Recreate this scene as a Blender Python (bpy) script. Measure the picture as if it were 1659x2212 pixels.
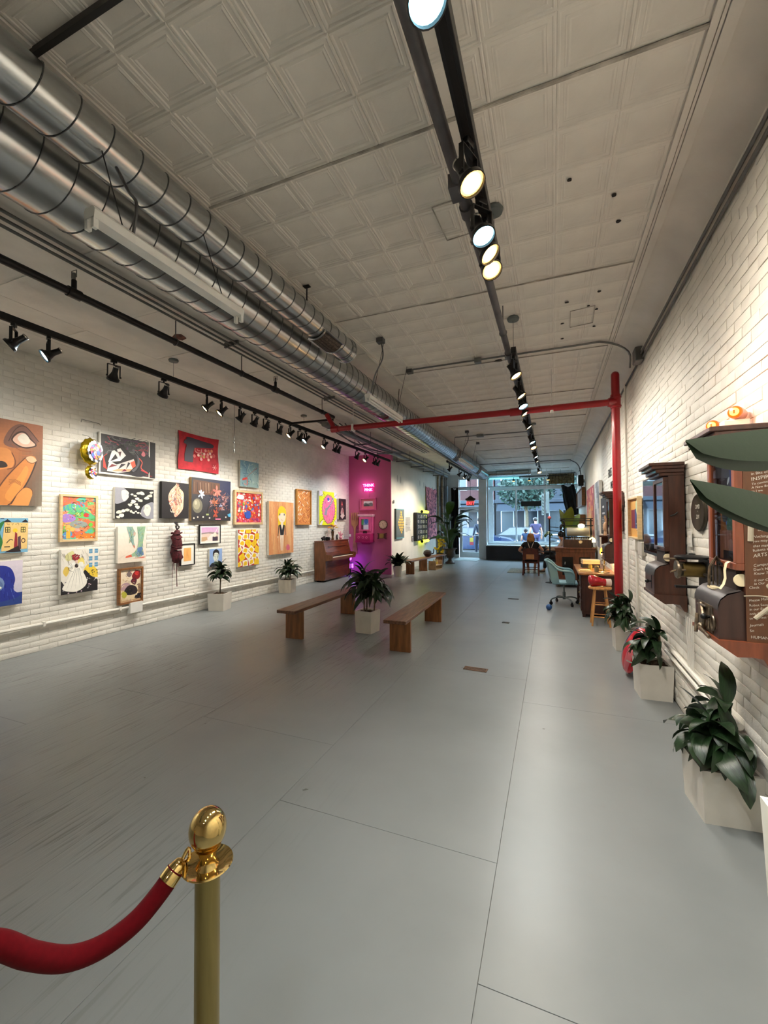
import bpy, math, random
from mathutils import Vector as V, Matrix
from mathutils.geometry import tessellate_polygon

for _o in list(bpy.data.objects):
    bpy.data.objects.remove(_o)
SC = bpy.context.scene
COL = SC.collection
PI = math.pi
rnd = random.Random(7)

# ---------------------------------------------------------------- camera
cam_d = bpy.data.cameras.new('camera')
cam_d.sensor_fit = 'HORIZONTAL'
cam_d.sensor_width = 36.0
cam_d.lens = 36.0 * 903.2 / 1659.0
cam_d.clip_start = 0.03
cam_d.clip_end = 300
cam = bpy.data.objects.new('camera', cam_d)
COL.objects.link(cam)
SC.camera = cam


def cam_matrix(yaw, pitch, roll):
    c, s = math.cos(yaw), math.sin(yaw)
    f = V((-s, c, 0)); r = V((c, s, 0)); u = V((0, 0, 1))
    f2 = f * math.cos(pitch) + u * math.sin(pitch)
    u2 = u * math.cos(pitch) - f * math.sin(pitch)
    r3 = r * math.cos(roll) + u2 * math.sin(roll)
    u3 = u2 * math.cos(roll) - r * math.sin(roll)
    m = Matrix.Identity(4)
    for i in range(3):
        m[i][0] = r3[i]; m[i][1] = u3[i]; m[i][2] = -f2[i]
    m.translation = V((0, 0, 1.6))
    return m


cam.matrix_world = cam_matrix(0.38168, 0.02455, -0.00442)

# ---------------------------------------------------------------- sky, exposure
world = bpy.data.worlds.new('sky')
SC.world = world
world.use_nodes = True
_n = world.node_tree.nodes
_l = world.node_tree.links
_n.clear()
_out = _n.new('ShaderNodeOutputWorld')
_bg = _n.new('ShaderNodeBackground')
_sky = _n.new('ShaderNodeTexSky')
_sky.sky_type = 'HOSEK_WILKIE'
_sky.turbidity = 6.0
_sky.ground_albedo = 0.4
_sky.sun_direction = (0.3, 0.5, 0.8)
_mixw = _n.new('ShaderNodeMixRGB')
_mixw.inputs[0].default_value = 0.75
_mixw.inputs[2].default_value = (0.66, 0.82, 1.0, 1)
_l.new(_sky.outputs[0], _mixw.inputs[1])
_l.new(_mixw.outputs[0], _bg.inputs[0])
_l.new(_bg.outputs[0], _out.inputs[0])
_bg.inputs[1].default_value = 19.0

SC.view_settings.view_transform = 'Standard'
SC.view_settings.look = 'None'
SC.view_settings.gamma = 1.0
SC.view_settings.use_curve_mapping = False
SC.view_settings.exposure = 0.12

# power of one track lamp (watts), and its two colours of bulb
LAMP_W = 66.0
WARM = (1.0, 0.88, 0.73)
COOL = (0.82, 0.93, 1.0)

# ---------------------------------------------------------------- helpers
XL, XR, ZC = -6.0, 1.0, 3.72      # left wall, right wall, ceiling


def lin(c):
    out = []
    for x in c[:3]:
        x = x / 255.0
        out.append(x / 12.92 if x <= 0.04045 else ((x + 0.055) / 1.055) ** 2.4)
    return tuple(out) + (1.0,)


MATS = {}


def mat(key, col=(200, 200, 200), rough=0.5, metal=0.0, var=0.06, scale=8.0, bump=0.0, bscale=40.0,
        stretch=(1, 1, 1), emit=0.0, col2=None, spec=0.5, coat=0.0, attr=False, sheen=0.0, alpha_glass=False,
        contrast=0.0, trans=0.0, space='Object'):
    """a procedural Principled material: noise in colour, optional relief"""
    if key in MATS:
        return MATS[key]
    m = bpy.data.materials.new(key)
    m.use_nodes = True
    nt = m.node_tree
    N, L = nt.nodes, nt.links
    b = N['Principled BSDF']
    b.inputs['Roughness'].default_value = rough
    b.inputs['Metallic'].default_value = metal
    b.inputs['Specular IOR Level'].default_value = spec
    b.inputs['Coat Weight'].default_value = coat
    b.inputs['Sheen Weight'].default_value = sheen
    tc = N.new('ShaderNodeTexCoord')
    mp = N.new('ShaderNodeMapping')
    mp.inputs['Scale'].default_value = stretch
    L.new(tc.outputs[space], mp.inputs['Vector'])
    nz = N.new('ShaderNodeTexNoise')
    nz.inputs['Scale'].default_value = scale
    nz.inputs['Detail'].default_value = 5
    L.new(mp.outputs[0], nz.inputs['Vector'])
    c1 = lin(col)
    if attr:
        at = N.new('ShaderNodeAttribute')
        at.attribute_name = 'Col'
        src = at.outputs['Color']
        hs = N.new('ShaderNodeHueSaturation')
        L.new(src, hs.inputs['Color'])
        mr = N.new('ShaderNodeMapRange')
        mr.inputs['To Min'].default_value = 1 - var
        mr.inputs['To Max'].default_value = 1 + var
        L.new(nz.outputs['Fac'], mr.inputs['Value'])
        L.new(mr.outputs[0], hs.inputs['Value'])
        colout = hs.outputs[0]
    else:
        ramp = N.new('ShaderNodeValToRGB')
        if col2 is not None:
            a, z = c1, lin(col2)
        else:
            a = tuple(max(0, x * (1 - var * 1.6)) for x in c1[:3]) + (1,)
            z = tuple(min(1, x * (1 + var * 1.6)) for x in c1[:3]) + (1,)
        ramp.color_ramp.elements[0].position = 0.32 + contrast
        ramp.color_ramp.elements[1].position = 0.68 - contrast
        ramp.color_ramp.elements[0].color = a
        ramp.color_ramp.elements[1].color = z
        L.new(nz.outputs['Fac'], ramp.inputs[0])
        colout = ramp.outputs[0]
    L.new(colout, b.inputs['Base Color'])
    if emit > 0:
        L.new(colout, b.inputs['Emission Color'])
        b.inputs['Emission Strength'].default_value = emit
    if trans > 0:
        b.inputs['Transmission Weight'].default_value = trans
    if bump > 0:
        n2 = N.new('ShaderNodeTexNoise')
        n2.inputs['Scale'].default_value = bscale
        n2.inputs['Detail'].default_value = 4
        L.new(mp.outputs[0], n2.inputs['Vector'])
        bp = N.new('ShaderNodeBump')
        bp.inputs['Strength'].default_value = bump
        bp.inputs['Distance'].default_value = 0.01
        L.new(n2.outputs['Fac'], bp.inputs['Height'])
        L.new(bp.outputs[0], b.inputs['Normal'])
    MATS[key] = m
    return m


def glow(key, col, strength):
    """something that gives off light itself"""
    if key in MATS:
        return MATS[key]
    m = bpy.data.materials.new(key)
    m.use_nodes = True
    N, L = m.node_tree.nodes, m.node_tree.links
    b = N['Principled BSDF']
    b.inputs['Base Color'].default_value = lin(col)
    b.inputs['Emission Color'].default_value = lin(col)
    b.inputs['Emission Strength'].default_value = strength
    b.inputs['Roughness'].default_value = 0.3
    MATS[key] = m
    return m


def glass(key, tint=(235, 245, 248), refl=0.06):
    if key in MATS:
        return MATS[key]
    m = bpy.data.materials.new(key)
    m.use_nodes = True
    N, L = m.node_tree.nodes, m.node_tree.links
    N.clear()
    o = N.new('ShaderNodeOutputMaterial')
    mx = N.new('ShaderNodeMixShader')
    tr = N.new('ShaderNodeBsdfTransparent')
    gl = N.new('ShaderNodeBsdfGlossy')
    tr.inputs[0].default_value = lin(tint)
    gl.inputs['Roughness'].default_value = 0.02
    fr = N.new('ShaderNodeLayerWeight')
    fr.inputs['Blend'].default_value = 0.5
    pw = N.new('ShaderNodeMath'); pw.operation = 'POWER'; pw.inputs[1].default_value = 5.0
    ma = N.new('ShaderNodeMath'); ma.operation = 'MULTIPLY_ADD'; ma.inputs[1].default_value = 0.8; ma.inputs[2].default_value = refl * 0.5
    L.new(fr.outputs['Facing'], pw.inputs[0]); L.new(pw.outputs[0], ma.inputs[0]); L.new(ma.outputs[0], mx.inputs[0])
    L.new(tr.outputs[0], mx.inputs[1])
    L.new(gl.outputs[0], mx.inputs[2])
    L.new(mx.outputs[0], o.inputs[0])
    MATS[key] = m
    return m


def cr(pts, n=6, closed=False):
    """Catmull-Rom through points"""
    P = [V(p) for p in pts]
    out = []
    N = len(P)
    for i in range(N if closed else N - 1):
        if closed:
            a, b, c, d = P[(i - 1) % N], P[i], P[(i + 1) % N], P[(i + 2) % N]
        else:
            a, b, c, d = P[max(i - 1, 0)], P[i], P[i + 1], P[min(i + 2, N - 1)]
        for k in range(n):
            t = k / n
            out.append(0.5 * (2 * b + (c - a) * t + (2 * a - 5 * b + 4 * c - d) * t * t + (3 * b - a - 3 * c + d) * t ** 3))
    if not closed:
        out.append(P[-1].copy())
    return out


def link(o, parent=None):
    COL.objects.link(o)
    if parent is not None:
        o.parent = parent
    return o


class MB:
    """collects shapes, builds ONE mesh object"""

    def __init__(s):
        s.v = []; s.f = []; s.c = []; s.col = None

    def add(s, vs, fs):
        k = len(s.v)
        s.v.extend(tuple(x) for x in vs)
        for f in fs:
            s.f.append(tuple(i + k for i in f))
            s.c.append(s.col)
        return s

    def box(s, x0, x1, y0, y1, z0, z1, bev=0.0, M=None):
        if bev <= 0:
            vs = [(x, y, z) for z in (z0, z1) for y in (y0, y1) for x in (x0, x1)]
            fs = [(0, 2, 3, 1), (4, 5, 7, 6), (0, 1, 5, 4), (2, 6, 7, 3), (0, 4, 6, 2), (1, 3, 7, 5)]
        else:
            vs = []; idx = {}
            for sz in (0, 1):
                for sy in (0, 1):
                    for sx in (0, 1):
                        for ax in range(3):
                            p = [(x0, x1)[sx], (y0, y1)[sy], (z0, z1)[sz]]
                            sg = (sx, sy, sz)
                            for a in range(3):
                                if a != ax:
                                    p[a] += bev * (1 if sg[a] == 0 else -1)
                            idx[(sx, sy, sz, ax)] = len(vs)
                            vs.append(tuple(p))
            I = lambda a, b, c, ax: idx[(a, b, c, ax)]
            fs = []
            fs.append((I(0, 0, 0, 2), I(0, 1, 0, 2), I(1, 1, 0, 2), I(1, 0, 0, 2)))
            fs.append((I(0, 0, 1, 2), I(1, 0, 1, 2), I(1, 1, 1, 2), I(0, 1, 1, 2)))
            fs.append((I(0, 0, 0, 1), I(1, 0, 0, 1), I(1, 0, 1, 1), I(0, 0, 1, 1)))
            fs.append((I(0, 1, 0, 1), I(0, 1, 1, 1), I(1, 1, 1, 1), I(1, 1, 0, 1)))
            fs.append((I(0, 0, 0, 0), I(0, 0, 1, 0), I(0, 1, 1, 0), I(0, 1, 0, 0)))
            fs.append((I(1, 0, 0, 0), I(1, 1, 0, 0), I(1, 1, 1, 0), I(1, 0, 1, 0)))
            for a in (0, 1):
                for b in (0, 1):
                    fs.append((I(0, a, b, 1), I(0, a, b, 2), I(1, a, b, 2), I(1, a, b, 1)) if (a ^ b) else (I(0, a, b, 2), I(0, a, b, 1), I(1, a, b, 1), I(1, a, b, 2)))
                    fs.append((I(a, 0, b, 0), I(a, 0, b, 2), I(a, 1, b, 2), I(a, 1, b, 0)) if not (a ^ b) else (I(a, 0, b, 2), I(a, 0, b, 0), I(a, 1, b, 0), I(a, 1, b, 2)))
                    fs.append((I(a, b, 0, 0), I(a, b, 0, 1), I(a, b, 1, 1), I(a, b, 1, 0)) if (a ^ b) else (I(a, b, 0, 1), I(a, b, 0, 0), I(a, b, 1, 0), I(a, b, 1, 1)))
                    for c in (0, 1):
                        t = (I(a, b, c, 0), I(a, b, c, 1), I(a, b, c, 2))
                        fs.append(t if (a + b + c) % 2 == 1 else t[::-1])
        if M is not None:
            vs = [M @ V(p) for p in vs]
        return s.add(vs, fs)

    def beam(s, p, q, w, h, up=(0, 0, 1)):
        """rectangular bar from p to q"""
        p, q = V(p), V(q)
        d = (q - p).normalized()
        u = V(up)
        if abs(d.dot(u)) > 0.98:
            u = V((1, 0, 0))
        a = d.cross(u).normalized() * (w / 2)
        b = a.cross(d).normalized() * (h / 2)
        vs = []
        for c in (p, q):
            vs += [c - a - b, c + a - b, c + a + b, c - a + b]
        return s.add(vs, [(3, 2, 1, 0), (4, 5, 6, 7), (0, 1, 5, 4), (1, 2, 6, 5), (2, 3, 7, 6), (3, 0, 4, 7)])

    def tube(s, pts, r, n=8, closed=False, caps=True):
        P = [V(p) for p in pts]
        N = len(P)
        R = r if isinstance(r, (list, tuple)) else [r] * N
        vs = []; fs = []
        prev = None
        for i in range(N):
            if closed:
                d = P[(i + 1) % N] - P[(i - 1) % N]
            else:
                d = P[min(i + 1, N - 1)] - P[max(i - 1, 0)]
            d.normalize()
            if prev is None:
                u = V((0, 0, 1)) if abs(d.z) < 0.9 else V((1, 0, 0))
                a = d.cross(u).normalized()
            else:
                a = prev - d * prev.dot(d)
                a.normalize()
            prev = a
            b = d.cross(a)
            for k in range(n):
                t = 2 * PI * k / n
                vs.append(P[i] + a * (R[i] * math.cos(t)) + b * (R[i] * math.sin(t)))
        M = N if closed else N - 1
        for i in range(M):
            j = (i + 1) % N
            for k in range(n):
                k2 = (k + 1) % n
                fs.append((i * n + k, i * n + k2, j * n + k2, j * n + k))
        if caps and not closed:
            fs.append(tuple(range(n))[::-1])
            fs.append(tuple((N - 1) * n + k for k in range(n)))
        return s.add(vs, fs)

    def cyl(s, p, q, r, r2=None, n=12, caps=True):
        return s.tube([p, q], [r, r if r2 is None else r2], n, caps=caps)

    def lathe(s, prof, n=20, M=None, c=(0, 0, 0)):
        vs = []; fs = []
        for r, z in prof:
            for k in range(n):
                t = 2 * PI * k / n
                vs.append(V((r * math.cos(t) + c[0], r * math.sin(t) + c[1], z + c[2])))
        for i in range(len(prof) - 1):
            for k in range(n):
                k2 = (k + 1) % n
                fs.append((i * n + k, i * n + k2, (i + 1) * n + k2, (i + 1) * n + k))
        if prof[0][0] > 1e-5:
            fs.append(tuple(range(n))[::-1])
        if prof[-1][0] > 1e-5:
            fs.append(tuple((len(prof) - 1) * n + k for k in range(n)))
        if M is not None:
            vs = [M @ p for p in vs]
        return s.add(vs, fs)

    def ell(s, c, rx, ry=None, rz=None, n=14, m=9, M=None):
        ry = rx if ry is None else ry
        rz = rx if rz is None else rz
        prof = []
        vs = []; fs = []
        for i in range(m + 1):
            a = -PI / 2 + PI * i / m
            cr_, sz = math.cos(a), math.sin(a)
            for k in range(n):
                t = 2 * PI * k / n
                p = V((rx * cr_ * math.cos(t), ry * cr_ * math.sin(t), rz * sz))
                if M is not None:
                    p = M @ p
                vs.append(p + V(c))
        for i in range(m):
            for k in range(n):
                k2 = (k + 1) % n
                fs.append((i * n + k, i * n + k2, (i + 1) * n + k2, (i + 1) * n + k))
        return s.add(vs, fs)

    def prism(s, pts, o, ex, ey, ez, depth):
        """closed outline pts (2d) in frame o,ex,ey, thickness along ez"""
        o, ex, ey, ez = V(o), V(ex), V(ey), V(ez)
        P = [o + ex * p[0] + ey * p[1] for p in pts]
        n = len(P)
        vs = P + [p + ez * depth for p in P]
        fs = [(i, (i + 1) % n, (i + 1) % n + n, i + n) for i in range(n)]
        tri = tessellate_polygon([[V((p[0], p[1], 0)) for p in pts]])
        for t in tri:
            fs.append(tuple(t)); fs.append(tuple(i + n for i in t)[::-1])
        return s.add(vs, fs)

    def sheet(s, rows):
        """grid surface from rows of points"""
        m = len(rows[0])
        vs = [p for r in rows for p in r]
        fs = []
        for i in range(len(rows) - 1):
            for k in range(m - 1):
                fs.append((i * m + k, i * m + k + 1, (i + 1) * m + k + 1, (i + 1) * m + k))
        return s.add(vs, fs)

    def build(s, name, m, parent=None, smooth=True, angle=38, center=False, fix=True):
        me = bpy.data.meshes.new(name)
        vs = s.v
        loc = None
        if center:
            xs = [p[0] for p in vs]; ys = [p[1] for p in vs]; zs = [p[2] for p in vs]
            loc = V(((min(xs) + max(xs)) / 2, (min(ys) + max(ys)) / 2, min(zs)))
            vs = [(p[0] - loc.x, p[1] - loc.y, p[2] - loc.z) for p in vs]
        me.from_pydata(vs, [], s.f)
        if any(c is not None for c in s.c):
            at = me.color_attributes.new('Col', 'FLOAT_COLOR', 'CORNER')
            k = 0
            for f, c in zip(s.f, s.c):
                q = lin(c) if c is not None else (0.5, 0.5, 0.5, 1)
                for _ in f:
                    at.data[k].color = q
                    k += 1
        me.materials.append(m)
        if fix:
            import bmesh
            bm = bmesh.new(); bm.from_mesh(me)
            bmesh.ops.recalc_face_normals(bm, faces=bm.faces)
            bm.to_mesh(me); bm.free()
        if smooth:
            me.polygons.foreach_set('use_smooth', [True] * len(me.polygons))
            me.set_sharp_from_angle(angle=math.radians(angle))
        o = bpy.data.objects.new(name, me)
        link(o, parent)
        if loc is not None:
            o.location = loc
        return o


def tag(o, label=None, cat=None, group=None, kind=None):
    if label: o['label'] = label
    if cat: o['category'] = cat
    if group: o['group'] = group
    if kind: o['kind'] = kind
    return o


def thing(name, label, cat, loc=(0, 0, 0), rz=0.0, group=None):
    o = bpy.data.objects.new(name, None)
    o.empty_display_size = 0.05
    link(o)
    o.location = loc
    o.rotation_euler = (0, 0, rz)
    return tag(o, label, cat, group)


def struct(mb, name, m, parent=None, smooth=False):
    o = mb.build(name, m, parent, smooth=smooth)
    if parent is None:
        o['kind'] = 'structure'
    return o


def dup(o, parent=None):
    c = o.copy()
    link(c, parent)
    if parent is not None:
        c.matrix_parent_inverse = o.matrix_parent_inverse.copy()
    for ch in list(o.children):
        dup(ch, c)
    return c


def clone(root, loc, rz=None, label=None, group=None):
    r = dup(root)
    r.location = loc
    if rz is not None:
        r.rotation_euler = (0, 0, rz)
    if label: r['label'] = label
    if group: r['group'] = group
    return r


def text_mesh(txt, size, depth=0.0, align='LEFT', shear=0.0, spacing=1.0):
    """lettering as (verts, faces), in the x-y plane, from Blender's own font"""
    cu = bpy.data.curves.new('lettering', 'FONT')
    cu.body = txt
    cu.size = size
    cu.extrude = depth
    cu.align_x = align
    cu.shear = shear
    cu.space_character = spacing
    cu.resolution_u = 2
    ob = bpy.data.objects.new('lettering', cu)
    COL.objects.link(ob)
    dg = bpy.context.evaluated_depsgraph_get()
    me = bpy.data.meshes.new_from_object(ob.evaluated_get(dg))
    vs = [tuple(v.co) for v in me.vertices]
    fs = [tuple(p.vertices) for p in me.polygons]
    bpy.data.objects.remove(ob)
    bpy.data.curves.remove(cu)
    bpy.data.meshes.remove(me)
    return vs, fs


def add_text(mb, txt, size, o, ex, ey, depth=0.0, **k):
    vs, fs = text_mesh(txt, size, depth, **k)
    o, ex, ey = V(o), V(ex), V(ey)
    ez = ex.cross(ey)
    mb.add([o + ex * p[0] + ey * p[1] + ez * p[2] for p in vs], fs)
# ================================================================ the room
WALLW = mat('white_brick_paint', (226, 222, 212), rough=0.55, var=0.05, scale=3.0, bump=0.35, bscale=60)
WALLP = mat('white_plaster_paint', (226, 221, 208), rough=0.6, var=0.04, scale=2.0, bump=0.12, bscale=30)
CEILM = mat('ceiling_tin_paint', (218, 212, 202), rough=0.55, var=0.06, scale=2.5, bump=0.15, bscale=25)
PINKW = mat('pink_wall_paint', (190, 92, 136), rough=0.55, var=0.03, scale=2.0, bump=0.08, bscale=40)
MORTAR = mat('painted_mortar', (222, 218, 207), rough=0.7, var=0.06, scale=12, bump=0.4, bscale=50)


def floor_material():
    m = mat('grey_floor_paint', (127, 131, 131), rough=0.34, var=0.05, scale=1.3, space='Object')
    nt = m.node_tree
    N, L = nt.nodes, nt.links
    b = N['Principled BSDF']
    tc = N.new('ShaderNodeNewGeometry')
    # plywood grain: long streaks along the room, stronger on some sheets
    mp = N.new('ShaderNodeMapping'); mp.inputs['Scale'].default_value = (46, 2.4, 1)
    L.new(tc.outputs['Position'], mp.inputs['Vector'])
    g = N.new('ShaderNodeTexNoise'); g.inputs['Scale'].default_value = 1.0; g.inputs['Detail'].default_value = 6
    g.inputs['Distortion'].default_value = 0.6
    L.new(mp.outputs[0], g.inputs['Vector'])
    r = N.new('ShaderNodeValToRGB')
    r.color_ramp.elements[0].position = 0.56; r.color_ramp.elements[1].position = 0.66
    r.color_ramp.elements[0].color = (0, 0, 0, 1); r.color_ramp.elements[1].color = (1, 1, 1, 1)
    L.new(g.outputs['Fac'], r.inputs[0])
    w = N.new('ShaderNodeTexNoise'); w.inputs['Scale'].default_value = 0.55; w.inputs['Detail'].default_value = 2
    L.new(tc.outputs['Position'], w.inputs['Vector'])
    sx = N.new('ShaderNodeSeparateXYZ'); L.new(tc.outputs['Position'], sx.inputs[0])
    mr = N.new('ShaderNodeMapRange'); mr.inputs['From Min'].default_value = -1.0; mr.inputs['From Max'].default_value = -2.6
    L.new(sx.outputs['X'], mr.inputs['Value'])
    wr = N.new('ShaderNodeMapRange'); wr.inputs['From Min'].default_value = 0.4; wr.inputs['From Max'].default_value = 0.62
    L.new(w.outputs['Fac'], wr.inputs['Value'])
    mu = N.new('ShaderNodeMath'); mu.operation = 'MULTIPLY'
    L.new(mr.outputs[0], mu.inputs[0]); L.new(wr.outputs[0], mu.inputs[1])
    m2 = N.new('ShaderNodeMath'); m2.operation = 'MULTIPLY'
    L.new(mu.outputs[0], m2.inputs[0]); L.new(r.outputs[0], m2.inputs[1])
    # scratches are darker
    base = b.inputs['Base Color'].links[0].from_socket
    mx = N.new('ShaderNodeMixRGB'); mx.blend_type = 'MULTIPLY'
    mx.inputs[2].default_value = (0.50, 0.48, 0.45, 1)
    L.new(m2.outputs[0], mx.inputs[0]); L.new(base, mx.inputs[1])
    # small dark nicks all over
    v = N.new('ShaderNodeTexNoise'); v.inputs['Scale'].default_value = 9; v.inputs['Detail'].default_value = 3
    L.new(tc.outputs['Position'], v.inputs['Vector'])
    vr = N.new('ShaderNodeValToRGB')
    vr.color_ramp.elements[0].position = 0.745; vr.color_ramp.elements[1].position = 0.76
    L.new(v.outputs['Fac'], vr.inputs[0])
    mx2 = N.new('ShaderNodeMixRGB'); mx2.blend_type = 'MULTIPLY'; mx2.inputs[2].default_value = (0.45, 0.43, 0.4, 1)
    L.new(vr.outputs[0], mx2.inputs[0]); L.new(mx.outputs[0], mx2.inputs[1])
    L.new(mx2.outputs[0], b.inputs['Base Color'])
    bp = N.new('ShaderNodeBump'); bp.inputs['Strength'].default_value = 0.8; bp.inputs['Distance'].default_value = 0.006
    bp.invert = True
    ad = N.new('ShaderNodeMath'); ad.operation = 'MULTIPLY'
    L.new(mu.outputs[0], ad.inputs[0]); L.new(g.outputs['Fac'], ad.inputs[1])
    sm = N.new('ShaderNodeMath'); sm.operation = 'ADD'
    fine = N.new('ShaderNodeTexNoise'); fine.inputs['Scale'].default_value = 3.0; fine.inputs['Detail'].default_value = 3
    L.new(tc.outputs['Position'], fine.inputs['Vector'])
    f2 = N.new('ShaderNodeMath'); f2.operation = 'MULTIPLY'; f2.inputs[1].default_value = 0.5
    L.new(fine.outputs['Fac'], f2.inputs[0])
    L.new(ad.outputs[0], sm.inputs[0]); L.new(f2.outputs[0], sm.inputs[1])
    L.new(sm.outputs[0], bp.inputs['Height'])
    L.new(bp.outputs[0], b.inputs['Normal'])
    return m


FLOORM = floor_material()

floor = struct(MB().box(-6.3, 1.3, -5.2, 19.1, -0.2, -0.004), 'floor', mat('floor_joint_dirt', (98, 97, 93), rough=0.8))
edges = [-6.0, -5.14, -3.92, -2.70, -1.48, -0.26, 0.995]
offs = [1.2, 2.07, 0.4, 2.69, 2.05, 1.5]
for i in range(6):
    y = offs[i] - 2.44 * 4
    while y < 18.95:
        a, b_ = max(y, -5.0), min(y + 2.44, 18.95)
        y += 2.44
        if b_ - a < 0.05:
            continue
        mb = MB().box(edges[i] + 0.001, edges[i + 1] - 0.001, a + 0.001, b_ - 0.001, -0.02, 0.0, bev=0.0008)
        mb.build('floor_panel', FLOORM, floor, smooth=False)

# ---- walls (shells), the bricks come in front of them
wl = struct(MB().box(XL - 0.3, XL, -5.0, 12.0, 0, ZC), 'wall_left', MORTAR)
wr = struct(MB().box(XR, XR + 0.3, -5.0, 18.95, 0, ZC + 0.2), 'wall_right', WALLP)
struct(MB().box(-6.3, 1.3, -5.3, -5.0, 0, ZC + 0.2), 'wall_back', WALLP)
struct(MB().box(XL - 0.3, -4.57, 11.95, 12.15, 0, ZC), 'wall_pink', PINKW)
struct(MB().box(-4.87, -4.568, 12.0, 17.25, 0, 3.50), 'wall_partition', WALLP)
struct(MB().box(-6.3, -4.9, 12.15, 19.1, 0, ZC), 'wall_far_left', WALLP)
GREYW = mat('storefront_white_paint', (206, 210, 212), rough=0.5, var=0.04, scale=4)

# bricks: a pitch of 0.212 x 0.067, each one slightly proud and uneven
BRICKM = []
for q in range(5):
    L_, H_ = 0.207, 0.062
    mb = MB()
    ins = 0.008
    d = [0.0085 + rnd.uniform(-0.0035, 0.0035) for _ in range(4)]
    jt = lambda: rnd.uniform(-0.0025, 0.0025)
    bk = [(0, -L_ / 2, -H_ / 2), (0, L_ / 2, -H_ / 2), (0, L_ / 2, H_ / 2), (0, -L_ / 2, H_ / 2)]
    fr = [(d[k], p[1] * (1 - ins * 2 / L_) + jt(), p[2] * (1 - ins * 2 / H_) + jt()) for k, p in enumerate(bk)]
    md = [(d[k] * 0.55, p[1], p[2]) for k, p in enumerate(bk)]
    BRICKM.append((bk, md, fr))


def brick_geo(mb, q, x, y, z, sgn, sl=1.0):
    bk, md, fr = BRICKM[q]
    P = lambda p: (x + sgn * p[0], y + p[1] * sl, z + p[2])
    vs = [P(p) for p in md + fr] + [P(p) for p in bk]
    fs = [(4, 5, 6, 7)]
    for k in range(4):
        j = (k + 1) % 4
        fs.append((k, j, 4 + j, 4 + k))
        fs.append((8 + k, 8 + j, j, k))
    mb.add(vs, fs)


BRMESH = {}
for sgn in (1, -1):
    for q in range(5):
        mb = MB()
        brick_geo(mb, q, 0, 0, 0, sgn)
        o = mb.build('brick', WALLW, smooth=True, angle=50)
        BRMESH[(sgn, q)] = o.data
        bpy.data.objects.remove(o)


def brick_wall(par, x, sgn, y0, y1, z1, cam_y):
    spots = []
    row = 0
    z = 0.035
    while z + 0.03 < z1:
        y = y0 + (0.106 if row % 2 else 0.0) + 0.106
        while y + 0.106 <= y1 + 0.02:
            spots.append((y, z))
            y += 0.212
        row += 1
        z += 0.067
    vis = lambda s: (s[0] - 0) ** 2 + (s[1] - 1.6) ** 2
    inview = [s for s in spots if s[0] > cam_y]
    inview.sort(key=vis)
    near = set(inview[:300])
    far = MB()
    for s in spots:
        q = rnd.randrange(5)
        dx = rnd.uniform(-0.003, 0.002)
        if s in near:
            o = bpy.data.objects.new('brick', BRMESH[(sgn, q)])
            link(o, par)
            o.location = (x + sgn * dx, s[0] + rnd.uniform(-0.003, 0.003), s[1])
        else:
            brick_geo(far, q, x + sgn * dx, s[0], s[1], sgn)
    o = far.build('brick_courses', WALLW, par, angle=50)
    o['kind'] = 'stuff'


brick_wall(wl, XL, 1, 1.6, 11.93, ZC, 2.85)
brick_wall(wr, XR, -1, 1.5, 9.8, ZC - 0.22, 2.0)

# ---- ceiling: pressed tin squares between battens
ceil = struct(MB().box(-6.3, 1.3, -5.2, 19.1, ZC, ZC + 0.2), 'ceiling', CEILM)


def tin_mesh(s, t):
    prof = [(0.0, -0.002), (0.005, -0.009), (0.013, -0.009), (0.018, -0.002), (0.034, -0.002), (0.038, -0.006), (0.043, -0.002),
            (0.052, -0.006), (0.060, -0.001)]
    vs = []; fs = []
    for ins, z in prof:
        a, b = s / 2 - ins, t / 2 - ins
        vs += [(-a, -b, z), (a, -b, z), (a, b, z), (-a, b, z)]
    for i in range(len(prof) - 1):
        for k in range(4):
            j = (k + 1) % 4
            fs.append((4 * i + k, 4 * i + j, 4 * i + 4 + j, 4 * i + 4 + k))
    n = 4 * (len(prof) - 1)
    fs.append((n, n + 1, n + 2, n + 3))
    return vs, fs


TX, TY = 2.76 / 9, 1.74 / 6
tv, tf = tin_mesh(TX, TY)
tins = []
for q in (1.0, 0.6, 0.35):
    o = MB().add([(p[0], p[1], p[2] * q) for p in tv], tf).build('ceiling_panel', CEILM, smooth=False)
    tins.append(o.data)
    bpy.data.objects.remove(o)
far = MB()
cnt = 0
for j in range(-8, 58):
    for i in range(9):
        x = -2.10 + TX * (i + 0.5)
        y = 2.12 + TY * (j + 0.5)
        if y < -0.3 or y > 18.6:
            continue
        if 0.6 < y < 8.2 and cnt < 240:
            o = bpy.data.objects.new('ceiling_panel', tins[2 if i >= 6 else (1 if y > 4 or i == 5 else 0)])
            link(o, ceil)
            o.location = (x, y, ZC)
            cnt += 1
        else:
            far.add([(p[0] + x, p[1] + y, p[2] * 0.35 + ZC) for p in tv], tf)
o = far.build('ceiling_panels', CEILM, ceil, smooth=False)
o['kind'] = 'stuff'
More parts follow.
